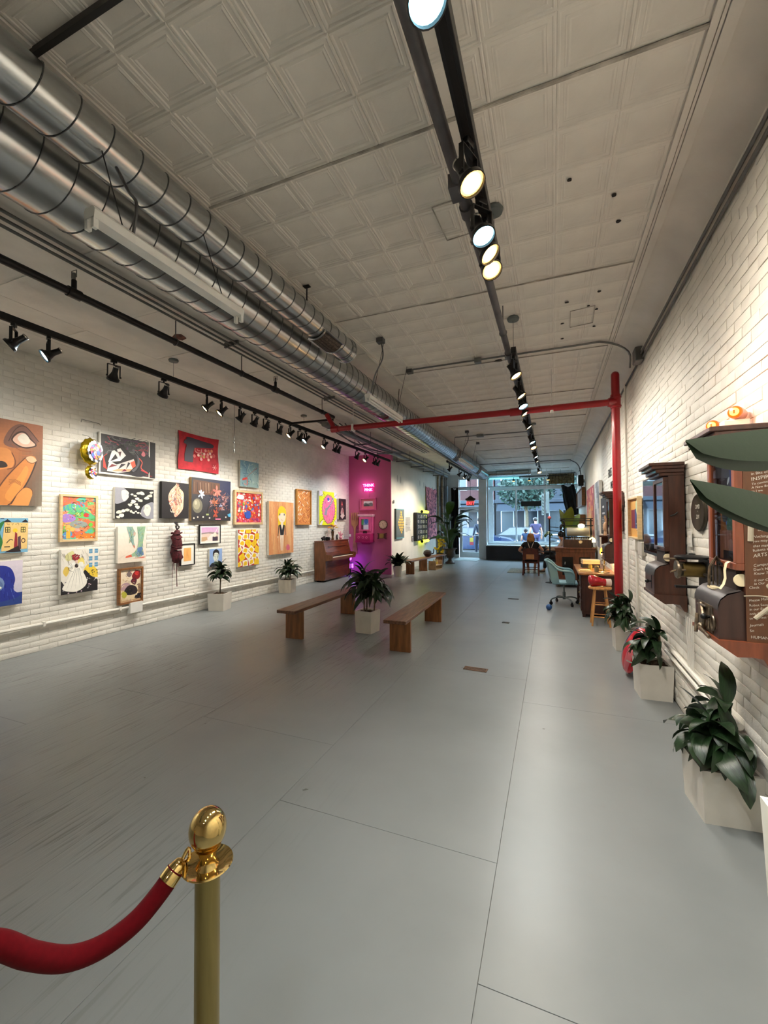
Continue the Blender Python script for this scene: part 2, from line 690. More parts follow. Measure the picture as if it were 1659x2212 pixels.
# wide plain tin sheets left of the ducts
o = MB().box(-0.318, 0.318, -0.855, 0.855, -0.006, 0.0, bev=0.003).build('ceiling_sheet', CEILM, smooth=False)
sheet = o.data
bpy.data.objects.remove(o)
for j in range(0, 7):
    for i in range(6):
        o = bpy.data.objects.new('ceiling_sheet', sheet)
        link(o, ceil)
        o.location = (-5.66 + 0.64 * i, 1.24 + 1.74 * j - (0.87 if i % 2 else 0), ZC - 0.001 * (i % 3))
BATT = mat('dirty_batten_paint', (168, 161, 150), rough=0.7, var=0.2, scale=9, bump=0.3)
for j in range(0, 10):
    y = 2.12 + 1.74 * j
    mb = MB()
    w_ = 0.016 if j == 0 else 0.006
    mb.beam((-2.12, y, ZC - 0.011), (0.66, y + 0.004, ZC - 0.011), w_, 0.010)
    mb.tube(cr([(-2.12 + 0.28 * k, y + rnd.uniform(-0.006, 0.006), ZC - 0.014 + rnd.uniform(-0.004, 0.003)) for k in range(11)], 3), 0.006 if j == 0 else 0.003, 6)
    mb.build('ceiling_batten', BATT, ceil)
for x in (-2.115, 0.665):
    mb = MB()
    mb.beam((x, -3, ZC - 0.008), (x, 18.5, ZC - 0.008), 0.03, 0.024)
    mb.beam((x + 0.03, -3, ZC - 0.004), (x + 0.03, 18.5, ZC - 0.004), 0.014, 0.014)
    mb.build('ceiling_border', CEILM, ceil)
# cove on the right
rows = []
for y in (-5, 0, 6, 12, 18.9):
    r = []
    for k in range(9):
        t = k / 8 * PI / 2
        r.append((0.72 + 0.28 * math.sin(t), y, ZC - 0.002 - 0.24 * (1 - math.cos(t))))
    rows.append(r)
tr = MB().sheet(rows)
tr.beam((0.73, -5, ZC - 0.01), (0.73, 18.9, ZC - 0.01), 0.05, 0.02)
struct(tr, 'trim_1', CEILM, smooth=True)
# dark bar across the ceiling above the near duct
mb = MB().beam((-2.14, 1.10, ZC - 0.03), (0.60, 1.10, ZC - 0.03), 0.022, 0.03)
tag(mb.build('ceiling_bar', mat('dark_steel', (52, 50, 48), rough=0.5, metal=0.4), None, center=True),
    'dark flat steel bar fixed across the tin ceiling above the near duct', 'bar')
# patches, hatch and holes in the ceiling
DARK = mat('dark_hole', (34, 28, 24), rough=0.9)
RUST = mat('rusty_patch', (92, 52, 40), rough=0.9, var=0.4, scale=30)


def ragged(r, n=9, asp=1.0):
    return [(r * asp * (0.7 + 0.5 * rnd.random()) * math.cos(2 * PI * k / n), r * (0.7 + 0.5 * rnd.random()) * math.sin(2 * PI * k / n)) for k in range(n)]


for (x, y, r, a, m) in [(0.46, 3.3, 0.017, 1, DARK), (0.40, 3.02, 0.016, 1, DARK), (0.13, 2.78, 0.016, 1.0, DARK), (-3.9, 3.5, 0.07, 1.3, RUST), (-0.62, 5.6, 0.045, 1.2, DARK),
                        (0.36, 4.5, 0.014, 1, DARK), (0.16, 4.35, 0.015, 1.3, DARK), (0.13, 4.8, 0.014, 1.3, DARK), (0.14, 5.2, 0.013, 1.3, DARK), (0.44, 4.6, 0.015, 1, DARK), (0.45, 5.0, 0.014, 1, DARK),
                        (0.43, 4.25, 0.016, 1, DARK), (-3.0, 5.2, 0.06, 1.6, RUST)]:
    MB().prism(ragged(r, asp=a), (x, y, ZC - 0.0135 if x > -2.1 else ZC - 0.012), (1, 0, 0), (0, 1, 0), (0, 0, 1), 0.004).build('ceiling_hole', m, ceil, smooth=False)
mb = MB()
for a, b_ in (((0.2, 4.55), (0.42, 4.52)), ((0.42, 4.52), (0.43, 4.9)), ((0.43, 4.9), (0.21, 4.93)), ((0.21, 4.93), (0.2, 4.55)), ((-0.72, 2.68), (-0.46, 2.66)), ((-0.46, 2.66), (-0.46, 3.02)), ((-0.72, 2.68), (-0.7, 3.04)), ((-0.7, 3.04), (-0.46, 3.02))):
    mb.beam((a[0], a[1], ZC - 0.012), (b_[0], b_[1], ZC - 0.012), 0.006, 0.006)
mb.build('hatch_outline', BATT, ceil)

# ---- storefront
YS = 18.8
mb = MB()
mb.box(-6.3, -3.90, YS - 0.02, YS + 0.16, 0, ZC)                    # wall left of the door
mb.box(-2.93, -2.60, YS - 0.5, YS + 0.16, 0, ZC)                    # pier between door and window
mb.box(-3.90, -2.93, YS - 0.02, YS + 0.16, 3.53, ZC)
mb.box(-2.60, 1.0, YS - 0.02, YS + 0.16, 3.49, ZC)
struct(mb, 'wall_front', GREYW)
SB = mat('window_box_dark', (22, 26, 38), rough=0.35, var=0.1)
struct(MB().box(-2.60, 1.0, 18.05, 18.62, 0, 0.585, bev=0.004), 'trim_2', SB)
SILL = mat('window_sill_paint', (222, 232, 236), rough=0.25, var=0.03)
struct(MB().box(-2.60, 1.0, 18.03, 18.75, 0.585, 0.615, bev=0.004), 'trim_3', SILL)
struct(MB().box(-2.60, 1.0, 18.62, 18.95, 0.0, 0.72), 'trim_4', SILL)
FRAME = mat('window_frame_paint', (214, 222, 226), rough=0.35, var=0.03)
GL = glass('window_glass')


def window(name, x0, x1, z0, z1, y=YS, f=0.035):
    mb = MB()
    for a in ((x0, x0 + f, z0, z1), (x1 - f, x1, z0, z1), (x0 + f, x1 - f, z0, z0 + f), (x0 + f, x1 - f, z1 - f, z1)):
        mb.box(a[0], a[1], y - 0.02, y + 0.05, a[2], a[3])
    o = struct(mb, name, FRAME)
    MB().box(x0 + f, x1 - f, y + 0.012, y + 0.018, z0 + f, z1 - f).build('pane', GL, o, smooth=False)
    return o


window('window_1', -2.42, -1.42, 0.72, 3.0)
window('window_2', -1.42, -0.27, 0.72, 3.0)
window('window_3', -0.27, 0.99, 0.72, 3.0)
struct(MB().box(-2.60, 1.0, YS - 0.03, YS + 0.07, 3.0, 3.10), 'trim_5', FRAME)
window('window_4', -2.42, -1.42, 3.10, 3.49)
window('window_5', -1.42, -0.27, 3.10, 3.49)
window('window_6', -0.27, 0.99, 3.10, 3.49)
# side return window of the recess
mb = MB()
for a in ((18.3, 18.34), (18.74, 18.78)):
    mb.box(-2.58, -2.52, a[0], a[1], 0.72, 3.49)
mb.box(-2.58, -2.52, 18.34, 18.74, 3.0, 3.08)
mb.box(-2.60, -2.42, 18.76, 18.84, 0.72, 3.49)
struct(mb, 'trim_6', FRAME)
window('window_7', -3.88, -2.93, 2.24, 3.06, f=0.03)
window('window_8', -3.88, -2.93, 3.14, 3.53, f=0.03)
struct(MB().box(-3.90, -2.93, YS - 0.03, YS + 0.06, 3.06, 3.14).box(-3.90, -2.93, YS - 0.03, YS + 0.06, 2.16, 2.24), 'trim_7', FRAME)
# door
mb = MB()
for a in ((-3.88, -3.735, 0.01, 2.15), (-3.03, -2.935, 0.01, 2.15), (-3.735, -3.03, 0.01, 0.26), (-3.735, -3.03, 2.04, 2.15)):
    mb.box(a[0], a[1], YS - 0.01, YS + 0.035, a[2], a[3])
door = struct(mb, 'door_1', FRAME)
MB().box(-3.735, -3.03, YS + 0.01, YS + 0.016, 0.26, 2.04).build('pane', GL, door, smooth=False)
CHROME = mat('brushed_steel', (176, 178, 180), rough=0.28, metal=0.9)
MB().cyl((-3.80, YS - 0.06, 0.98), (-2.98, YS - 0.06, 0.98), 0.016).box(-3.80, -3.77, YS - 0.06, YS, 0.96, 1.0).box(-3.01, -2.98, YS - 0.06, YS, 0.96, 1.0).build('push_bar', CHROME, door)
MB().box(-3.80, -3.55, YS - 0.05, YS - 0.008, 2.07, 2.12).beam((-3.6, YS - 0.05, 2.1), (-3.35, YS - 0.1, 2.13), 0.02, 0.012).build('door_closer', mat('black_metal', (20, 20, 21), rough=0.4, metal=0.3), door)
BLACKM = MATS['black_metal']
# ================================================================ ducts, pipes, tracks, lamps
GALV = mat('galvanised_steel', (178, 180, 180), rough=0.23, metal=0.92, var=0.07, scale=14, bump=0.05, bscale=9, stretch=(1, 0.25, 1))
GALVD = mat('duct_seam_steel', (96, 97, 98), rough=0.45, metal=0.85)
RUSTV = mat('rusty_grille', (84, 72, 64), rough=0.7, metal=0.3, var=0.3, scale=40)


def spiral_duct(t, x, z, r, y0, y1, pitch, n=36):
    mb = MB()
    mb.tube([(x, y, z) for y in (y0, y1)], r, n, caps=False)
    mb.build('duct_body', GALV, t)
    k = 0
    y = y0 + 0.07
    while y < y1 - 0.05:
        ring = [(x + (r + 0.003) * math.cos(2 * PI * i / 28), y + pitch * (i / 28 - 0.5), z + (r + 0.003) * math.sin(2 * PI * i / 28)) for i in range(29)]
        # spiral lock seam: one turn is one seam
        o = MB().tube(ring, 0.0022, 5, caps=False).build('seam', GALVD, t)
        y += pitch
        k += 1


t = thing('spiral_duct', 'shorter galvanised spiral duct nearest the ceiling middle, ending in a cap with a grille', 'duct')
spiral_duct(t, -2.04, 3.45, 0.119, -2.0, 4.02, 0.152)
MB().cyl((-2.04, 3.93, 3.45), (-2.04, 4.02, 3.45), 0.126, n=36).tube([(-2.04 + 0.127 * math.cos(2 * PI * i / 32), 4.0, 3.45 + 0.127 * math.sin(2 * PI * i / 32)) for i in range(32)], 0.005, 6, closed=True).build('end_cap', GALV, t)


def vent_on_duct(t, x, z, r, y0, y1, a0, a1):
    """grille bent on the duct between angles a0..a1"""
    rows = []
    for k in range(9):
        a = a0 + (a1 - a0) * k / 8
        rows.append([(x + (r + 0.010) * math.cos(a), y, z + (r + 0.010) * math.sin(a)) for y in (y0, y1)])
    g = MB().sheet(rows).build('grille', RUSTV, t)
    for k in range(7):
        a = a0 + (a1 - a0) * (k + 0.5) / 7
        MB().beam((x + (r + 0.013) * math.cos(a), y0, z + (r + 0.013) * math.sin(a)), (x + (r + 0.013) * math.cos(a), y1, z + (r + 0.013) * math.sin(a)), 0.004, 0.004).build('grille_bar', mat('dark_grille_bar', (58, 50, 45), rough=0.6, metal=0.4), g)
    fr = MB()
    for y in (y0, y1):
        fr.tube([(x + (r + 0.012) * math.cos(a0 + (a1 - a0) * k / 10), y, z + (r + 0.012) * math.sin(a0 + (a1 - a0) * k / 10)) for k in range(11)], 0.009, 6)
    for a in (a0, a1):
        fr.beam((x + (r + 0.012) * math.cos(a), y0, z + (r + 0.012) * math.sin(a)), (x + (r + 0.012) * math.cos(a), y1, z + (r + 0.012) * math.sin(a)), 0.03, 0.012)
    fr.build('grille_frame', GALV, t)


vent_on_duct(t, -2.04, 3.45, 0.119, 3.36, 3.70, math.radians(-120), math.radians(-30))
MB().cyl((-2.0, 3.16, ZC), (-2.0, 3.16, 3.56), 0.006, n=6).box(-2.03, -1.97, 3.14, 3.18, ZC - 0.02, ZC - 0.012).build('hanger_rod', BLACKM, t)

t = thing('spiral_duct', 'long galvanised spiral duct left of the shorter one, running to the shop window', 'duct')
spiral_duct(t, -2.47, 3.45, 0.206, -2.0, 16.6, 0.162, n=40)
for y in (10.9, 14.4):
    vent_on_duct(t, -2.47, 3.45, 0.206, y, y + 0.35, math.radians(-70), math.radians(15))
mb = MB()
for y in (6.2, 10.3, 13.6):
    mb.cyl((-2.22, y, ZC), (-2.24, y, 3.45), 0.005, n=6)
mb.build('hanger_rod', BLACKM, t)
t = thing('round_duct', 'horizontal galvanised duct crossing above the left shop windows', 'duct')
MB().tube([(-2.76, 17.7, 3.58), (-0.75, 17.7, 3.58)], 0.115, 28).build('duct_body', GALV, t)
for i in range(4):
    MB().tube([(-2.70 + 0.62 * i, 17.7 + 0.117 * math.cos(2 * PI * k / 24), 3.58 + 0.117 * math.sin(2 * PI * k / 24)) for k in range(24)], 0.006, 5, closed=True).build('seam', GALVD, t)
MB().cyl((-1.75, 17.7, 3.69), (-1.75, 17.7, ZC), 0.006, n=6).build('hanger_rod', BLACKM, t)

# fluorescent strips
WHITEM = mat('white_enamel', (224, 222, 216), rough=0.35, var=0.03)
TUBE = mat('tube_glass', (238, 238, 234), rough=0.15, var=0.01)
CLEAR = mat('clear_plastic', (226, 228, 226), rough=0.15, var=0.01, trans=0.4)


def fluorescent(label, x, y0, y1, z, hang_x, top=ZC, tubes=True):
    t = thing('fluorescent_fixture', label, 'light fixture', (x, y0, z))
    L_ = y1 - y0
    mb = MB()
    mb.prism([(-0.03, 0), (0.03, 0), (0.036, 0.035), (0.026, 0.05), (-0.026, 0.05), (-0.036, 0.035)], (0, 0, 0), (1, 0, 0), (0, 0, 1), (0, 1, 0), L_)
    mb.build('housing', WHITEM, t, smooth=False)
    for s in ((-1, 1) if tubes else ()):
        MB().cyl((0.02 * s, 0.04, -0.022), (0.02 * s, L_ - 0.04, -0.022), 0.013, n=12).build('tube', TUBE, t)
    for e in (0.0, L_ - 0.02):
        for s in (-1, 1):
            MB().box(0.02 * s - 0.009, 0.02 * s + 0.009, e, e + 0.02, -0.04, 0.005).build('lamp_holder', WHITEM, t)
    for yy in (0.15, L_ - 0.15):
        MB().tube([(0, yy, 0.06), (hang_x - x, yy, top - z)], 0.003, 5).build('hanging_wire', BLACKM, t)
    return t


t = fluorescent('white fluorescent strip fixture hanging under the near spiral duct', -1.80, 1.15, 2.07, 2.89, -1.95, 3.36, False)
MB().tube(cr([(0, 0.2, 0.06), (0.02, 0.2, 0.2), (-0.06, 0.22, 0.3), (-0.12, 0.2, 0.42)], 6), 0.008, 6).build('flex_cable', GALVD, t)
for (lab, y0, y1) in (('white twin tube fixture on the long duct, just before the red pipe', 4.36, 5.5), ('white twin tube fixture on the long duct, past the red pipe', 9.6, 11.2)):
    t = fluorescent(lab, -1.95, y0, y1, 3.03, -1.80)
    fl = y1 - y0
    MB().box(0.12, 0.20, -0.02, 0.06, 0.62, 0.67).box(0.12, 0.20, fl - 0.1, fl - 0.02, 0.62, 0.67).build('ceiling_box', GALVD, t)
    MB().tube(cr([(0.17, 0.02, 0.62), (0.18, 0.03, 0.45), (0.08, 0.03, 0.25), (0.03, 0.04, 0.06)], 6), 0.008, 6).build('flex_cable', GALVD, t)

# black sprinkler main on the left and grey conduits
PIPEB = mat('black_pipe', (30, 26, 26), rough=0.45, metal=0.3)
PIPEG = mat('grey_pipe', (84, 82, 84), rough=0.5, metal=0.3, var=0.15)
RED = mat('red_enamel', (150, 10, 22), rough=0.35, var=0.06, coat=0.2)
COND = mat('steel_conduit', (112, 112, 110), rough=0.4, metal=0.6, var=0.1)
t = thing('sprinkler_pipe', 'black sprinkler pipe running along the ceiling above the left track', 'pipe')
MB().cyl((-3.62, -2, 3.49), (-3.62, 6.6, 3.49), 0.032, n=14).build('pipe', PIPEB, t)
for y in (2.2, 4.9):
    MB().cyl((-3.62, y - 0.05, 3.49), (-3.62, y + 0.05, 3.49), 0.042, n=14).cyl((-3.62, y, 3.49), (-3.62, y, 3.60), 0.02, n=10).build('fitting', PIPEB, t)
    MB().cyl((-3.62, y, 3.6), (-3.62, y, 3.66), 0.012, n=8).tube([(-3.65, y, 3.62), (-3.65, y, 3.68), (-3.59, y, 3.68), (-3.59, y, 3.62)], 0.004, 5).build('sprinkler_head', COND, t)
for y in (1.3, 3.2, 4.2, 6.2):
    MB().cyl((-3.62, y, 3.52), (-3.62, y, ZC), 0.006, n=6).tube([(-3.62 + 0.036 * math.cos(2 * PI * k / 14), y, 3.49 + 0.036 * math.sin(2 * PI * k / 14)) for k in range(14)], 0.005, 5, closed=True).build('pipe_hanger', PIPEG, t)
for k, (dx, z) in enumerate(((0.12, 3.66), (0.19, 3.67), (0.26, 3.68))):
    c = MB().cyl((-3.62 + dx, -2, z), (-3.62 + dx, 12.0, z), 0.012, n=8)
    for y in (1.5, 3.8, 6.1):
        c.box(-3.62 + dx - 0.03, -3.62 + dx + 0.03, y, y + 0.02, z - 0.014, ZC - 0.012)
    tag(c.build('conduit', COND, None, center=True), 'thin grey conduit beside the black sprinkler pipe, %s of three from the pipe' % ('first', 'second', 'third')[k], 'conduit', 'conduits beside the black pipe')

# red fire pipe
t = thing('red_fire_pipe', 'red fire pipe crossing the room overhead and dropping down the right wall', 'pipe')
MB().tube(cr([(-3.40, 6.25, 3.185), (-2, 6.25, 3.18), (0.76, 6.21, 3.17)], 2), 0.045, 16).build('cross_pipe', RED, t)
MB().cyl((0.80, 6.23, 3.53), (0.80, 6.23, 0.0), 0.050, n=18).ell((0.80, 6.23, 3.53), 0.050).build('riser', RED, t)
MB().cyl((0.80, 6.23, 3.09), (0.80, 6.23, 3.27), 0.061, n=18).cyl((0.71, 6.21, 3.17), (0.80, 6.22, 3.17), 0.057, n=16).cyl((0.80, 6.23, 3.11), (0.80, 6.23, 3.125), 0.069, n=18).cyl((0.80, 6.23, 3.225), (0.80, 6.23, 3.24), 0.069, n=18).build('tee_fitting', RED, t)
MB().cyl((-3.46, 6.25, 3.185), (-3.33, 6.25, 3.185), 0.058, n=16).cyl((-3.40, 6.25, 3.185), (-3.56, 6.25, 3.45), 0.040, n=14).build('elbow_fitting', RED, t)
MB().cyl((-0.54, 6.235, 3.173), (-0.34, 6.235, 3.173), 0.057, n=16).build('coupling', RED, t)
MB().cyl((-3.44, 6.25, 3.185), (-3.52, 6.25, 3.185), 0.02, n=8).ell((-3.54, 6.25, 3.185), 0.022).build('test_valve', CHROME, t)
for x in (-3.05, 0.02):
    MB().cyl((x, 6.24, 3.22), (x, 6.24, ZC), 0.005, n=6).box(x - 0.018, x + 0.018, 6.19, 6.29, 3.12, 3.235, bev=0.005).build('pipe_hanger', WHITEM, t)

# grey pipe beside the right track
t = thing('track_side_pipe', 'grey ceiling pipe running just left of the middle lamp track', 'pipe')
PX = lambda y: (-0.466 + (y - 1.36) * 0.0215) if y < 3.3 else (-0.424 + (y - 3.3) * 0.0044 if y < 6.5 else -0.41 - (y - 6.5) * 0.004)
MB().tube([(PX(y), y, 3.45) for y in (-2, 1.36, 3.3, 6.5, 14.5)], 0.031, 14).build('pipe', PIPEG, t)
for y in (2.45, 4.75, 5.45, 6.55, 7.9, 9.6):
    MB().cyl((PX(y), y - 0.04, 3.45), (PX(y), y + 0.04, 3.45), 0.041, n=14).build('fitting', PIPEG, t)
for y in (1.2, 4.2, 7.3, 10.5):
    MB().cyl((PX(y), y, 3.48), (PX(y), y, ZC), 0.006, n=6).tube([(PX(y) + 0.035 * math.cos(2 * PI * k / 14), y, 3.45 + 0.035 * math.sin(2 * PI * k / 14)) for k in range(14)], 0.004, 5, closed=True).build('pipe_hanger', COND, t)
MB().box(-0.50, -0.43, 2.2, 2.32, 3.41, 3.49).build('branch_tee', PIPEG, t)


# ---- lamp tracks
def track(label, x, z, y0, y1, w=0.038, h=0.05, hangs=()):
    t = thing('lamp_track', label, 'lamp track', (x, y0, z))
    MB().box(-w / 2, w / 2, 0, y1 - y0, 0, h, bev=0.002).build('rail', BLACKM, t, smooth=False)
    MB().box(-w * 0.25, w * 0.25, 0.01, y1 - y0 - 0.01, -0.003, 0.001).build('contact_slot', mat('copper_slot', (22, 19, 18), rough=0.5, metal=0.5), t)
    for y in hangs:
        MB().cyl((0, y - y0, h), (0, y - y0, ZC - z), 0.0025, n=5).build('hanging_wire', COND, t)
        MB().lathe([(0.002, ZC - z - 0.045), (0.055, ZC - z - 0.04), (0.062, ZC - z - 0.02), (0.05, ZC - z)], 20, c=(0, y - y0, 0)).build('canopy', mat('canopy_grey', (96, 102, 100), rough=0.4, metal=0.3), t)
    return t


tl = track('long black lamp track hung along the left wall', -4.5, 3.415, 0.2, 11.70, 0.045, 0.062, (3.95, 7.0, 10.0))
MB().beam((0, 6.35, 0.035), (0.80, 6.55, 0.075), 0.03, 0.035).build('feed_arm', BLACKM, tl)
track('near black lamp track over the middle of the room, leaving the top of the picture', -0.335, 3.36, -2.2, 2.95, 0.062, 0.065, (2.85,))
track('far black lamp track over the middle of the room, past the disc canopy', -0.345, 3.34, 4.45, 14.6, 0.05, 0.06, (4.47, 9.5))
track('short black lamp track beside the long duct near the shop door', -2.80, 3.33, 11.9, 15.9, 0.045, 0.06, (12.5, 15.4))

# ---- the track spotlight, one kind, copied
BLK = mat('lamp_black', (16, 16, 17), rough=0.35, metal=0.2)
CHR = mat('lamp_inner_chrome', (210, 206, 198), rough=0.2, metal=0.9)
def lens_glow(key, c0, c1, strength):
    m = glow(key, c0, strength)
    N, L = m.node_tree.nodes, m.node_tree.links
    b = N['Principled BSDF']
    tc = N.new('ShaderNodeTexCoord')
    mp = N.new('ShaderNodeMapping'); mp.inputs['Scale'].default_value = (0, 17, 17)
    le = N.new('ShaderNodeVectorMath'); le.operation = 'LENGTH'
    rp = N.new('ShaderNodeValToRGB')
    rp.color_ramp.elements[0].position = 0.50; rp.color_ramp.elements[1].position = 0.80
    rp.color_ramp.elements[0].color = lin(c0); rp.color_ramp.elements[1].color = tuple(x * 0.45 for x in lin(c1)[:3]) + (1,)
    L.new(tc.outputs['Object'], mp.inputs['Vector']); L.new(mp.outputs[0], le.inputs[0]); L.new(le.outputs['Value'], rp.inputs[0]); L.new(rp.outputs[0], b.inputs['Emission Color'])
    return m


LENS_WARM = lens_glow('lens_warm', (255, 244, 214), (255, 196, 96), 7.0)
LENS_COOL = lens_glow('lens_cool', (240, 252, 255), (150, 220, 245), 14.0)
LENS_OFF = mat('lens_off', (206, 204, 196), rough=0.15, var=0.02)


def make_lamp():
    t = thing('track_spotlight', 'x', 'spotlight')
    MB().box(-0.016, 0.016, -0.03, 0.03, -0.03, 0.0, bev=0.003).cyl((0, 0, -0.03), (0, 0, -0.05), 0.010, n=10).build('adapter', BLK, t)
    y = MB()
    for s in (-1, 1):
        y.box(-0.012, 0.012, 0.062 * s - 0.003, 0.062 * s + 0.003, -0.19, -0.05)
    y.box(-0.012, 0.012, -0.065, 0.065, -0.056, -0.05)
    for s in (-1, 1):
        y.cyl((0, 0.058 * s, -0.18), (0, 0.074 * s, -0.18), 0.010, n=10)
    y.build('yoke', BLK, t, smooth=False)
    # head looks along +x, pivot at its own origin
    h = MB()
    Mx = Matrix.Rotation(PI / 2, 4, 'Y')
    h.lathe([(0.002, -0.125), (0.026, -0.12), (0.028, -0.05), (0.033, -0.03), (0.050, 0.012), (0.063, 0.022), (0.064, 0.044), (0.059, 0.044), (0.057, 0.030)], 22, M=Mx)
    ho = h.build('lamp_head', BLK, t)
    ho.location = (0, 0, -0.18)
    MB().lathe([(0.058, 0.030), (0.05, 0.033), (0.03, 0.037), (0.0001, 0.038)], 22, M=Mx).build('lens', LENS_OFF, ho)
    MB().lathe([(0.03, -0.118), (0.03, -0.108)], 16, M=Mx).build('cap_ring', CHR, ho)
    return t


proto = make_lamp()


def place_lamp(first, x, y, z, label, group, yaw, tilt, kind, power, spread=92):
    """yaw: direction the lamp faces (radians from +x), tilt: down from horizontal"""
    t = proto if first else dup(proto)
    t.location = (x, y, z)
    t.rotation_euler = (0, 0, yaw)
    t['label'] = label
    t['group'] = group
    for ch in t.children:
        if ch.name.startswith('lamp_head'):
            ch.rotation_euler = (0, tilt, 0)
            for c2 in ch.children:
                if c2.name.startswith('lens'):
                    sl = c2.material_slots[0]
                    sl.link = 'OBJECT'
                    sl.material = {'w': LENS_WARM, 'c': LENS_COOL, 'o': LENS_OFF}[kind]
    if kind != 'o' and power > 0:
        d = V((math.cos(yaw) * math.cos(tilt), math.sin(yaw) * math.cos(tilt), -math.sin(tilt)))
        ld = bpy.data.lights.new('spot_beam', 'SPOT')
        ld.energy = LAMP_W * power
        ld.color = WARM if kind == 'w' else COOL
        ld.spot_size = math.radians(spread)
        ld.spot_blend = 0.9
        ld.shadow_soft_size = 0.05
        lo = bpy.data.objects.new('spot_beam', ld)
        link(lo)
        lo.location = V((x, y, z - 0.18)) + d * 0.06
        lo.rotation_euler = d.to_track_quat('-Z', 'Y').to_euler()


ORD = ['first', 'second', 'third', 'fourth', 'fifth', 'sixth', 'seventh', 'eighth', 'ninth', 'tenth', 'eleventh', 'twelfth', 'thirteenth',
       'fourteenth', 'fifteenth', 'sixteenth', 'seventeenth', 'eighteenth', 'nineteenth', 'twentieth']
sc_ = 4.5 / 4.65
LY = [2.303, 2.594, 3.267, 3.934, 4.664, 4.95, 5.368, 5.72, 6.029, 6.421, 6.745, 7.095, 7.298, 8.047, 8.558, 8.717, 9.727, 10.247, 10.882, 11.12]
LK = 'ccwcwwwwcwwwcwwccwcw'
LD = [(226, 40), (246, 36), (165, 55), (170, 50), (228, 42), (232, 44), (206, 50), (178, 54), (172, 56), (180, 62), (230, 44), (176, 56), (232, 44), (232, 46), (176, 56), (170, 56), (172, 54), (236, 42), (176, 50), (168, 50)]
for i, y in enumerate(LY):
    place_lamp(i == 0, -4.5, y * sc_, 3.415, 'black track spotlight on the left wall track, %s from the left' % ORD[i], 'spotlights on the left wall track',
               math.radians(LD[i][0]), math.radians(LD[i][1]), LK[i], {1: 2.2, 0: 1.3}.get(i, 1.0))
RY = [(1.17, 'c'), (1.90, 'w'), (2.28, 'c'), (2.45, 'w'), (2.62, 'w'), (4.56, 'w'), (5.33, 'w'), (5.82, 'c'), (6.22, 'w'), (7.15, 'w'), (8.55, 'c'), (9.2, 'w'), (10.5, 'c'), (11.3, 'w'), (13.9, 'w')]
RD = [(-25, 60), (-20, 55), (-40, 58), (-10, 45), (-50, 50), (-15, 52), (-5, 48), (-35, 55), (-10, 50), (0, 45), (-20, 55), (-50, 50), (-5, 50), (0, 50), (-60, 50)]
for i, (y, k) in enumerate(RY):
    near = y < 3
    n = i + 1 if near else i - 4
    lab = ('black track spotlight, lit %s lens, on the %s middle track, %s from the near end' % ('warm' if k == 'w' else 'cool', 'near' if near else 'far', ORD[n - 1]))
    place_lamp(False, -0.335 if near else -0.345, y, 3.36 if near else 3.34, lab, 'spotlights on the middle tracks', math.radians(RD[i][0]), math.radians(RD[i][1] + 8), k, 1.0, 150)
for i, (y, k, yw) in enumerate(((12.2, 'w', 185), (13.6, 'w', 190), (14.5, 'w', 200), (15.3, 'o', 150))):
    place_lamp(False, -2.80, y, 3.33, 'black track spotlight on the short track by the shop door, %s from the room side' % ORD[i], 'spotlights on the short track', math.radians(yw), math.radians(45), k, 2.6)
# unseen lamps added as room fill, on the tracks behind the photographer
nb = 0
for x, z, y, yw, k in ((-4.5, 3.415, 0.9, 180, 'w'), (-4.5, 3.415, 1.6, 185, 'c'), (-0.335, 3.36, 0.3, 0, 'w'), (-0.335, 3.36, -0.6, 20, 'c'), (-0.335, 3.36, -1.5, 200, 'w')):
    nb += 1
    place_lamp(False, x, y, z, 'added black fill spotlight on a track, unseen behind the photographer, %s of five' % ORD[nb - 1], 'added fill spotlights behind the photographer', math.radians(yw), math.radians(50), k, 1.0, 150)

# ---- ceiling conduits
def conduit(label, pts, r=0.011, m=None, name='conduit', n=8, boxes=()):
    mb = MB().tube(cr(pts, 4) if len(pts) > 2 else pts, r, n)
    for b in boxes:
        mb.box(*b)
    return tag(mb.build(name, m or COND, None, center=True), label, 'conduit')


conduit('thin conduit crossing the ceiling just before the red pipe', [(-1.75, 5.42, 3.69), (0.2, 5.42, 3.69), (0.6, 5.45, 3.69), (0.86, 5.6, 3.60), (0.93, 5.95, 3.52)], 0.012, boxes=((-0.9, -0.82, 5.38, 5.46, 3.65, ZC - 0.013), (-0.52, -0.44, 5.38, 5.46, 3.65, ZC - 0.013)))
conduit('thin conduit crossing the ceiling in front of the far lamps', [(-2.2, 10.2, 3.69), (-0.5, 10.2, 3.69)], 0.012, boxes=((-1.66, -1.5, 10.15, 10.25, 3.65, ZC - 0.013),))
conduit('grey conduit along the front wall ceiling turning down the right corner', [(-2.4, 15.3, 3.67), (0.3, 15.3, 3.67), (0.62, 15.3, 3.64), (0.85, 15.3, 3.45), (0.93, 15.4, 3.0), (0.95, 15.8, 2.75)], 0.016)
for k, (x, z) in enumerate(((0.965, 3.53), (0.955, 3.49), (0.975, 3.45))):
    conduit('thin painted conduit high along the right brick wall, %s from the ceiling' % ORD[k], [(x, 0.5, z), (x, 5.5, z)], 0.011, COND if k else WALLW)
mb = MB().box(0.90, 0.985, 5.42, 5.60, 3.42, 3.58, bev=0.008)
tag(mb.build('junction_box', COND, None, center=True), 'small steel junction box high on the right wall where the conduits meet', 'junction box')
conduit('dark cable running on from the junction box along the right wall', [(0.975, 5.55, 3.48), (0.975, 17.5, 3.50)], 0.012, PIPEG)
conduit('painted conduit dropping down the right wall behind the red pipe', [(0.965, 6.60, 3.50), (0.965, 6.60, 1.6), (0.965, 6.60, 0.25)], 0.016, WALLW)
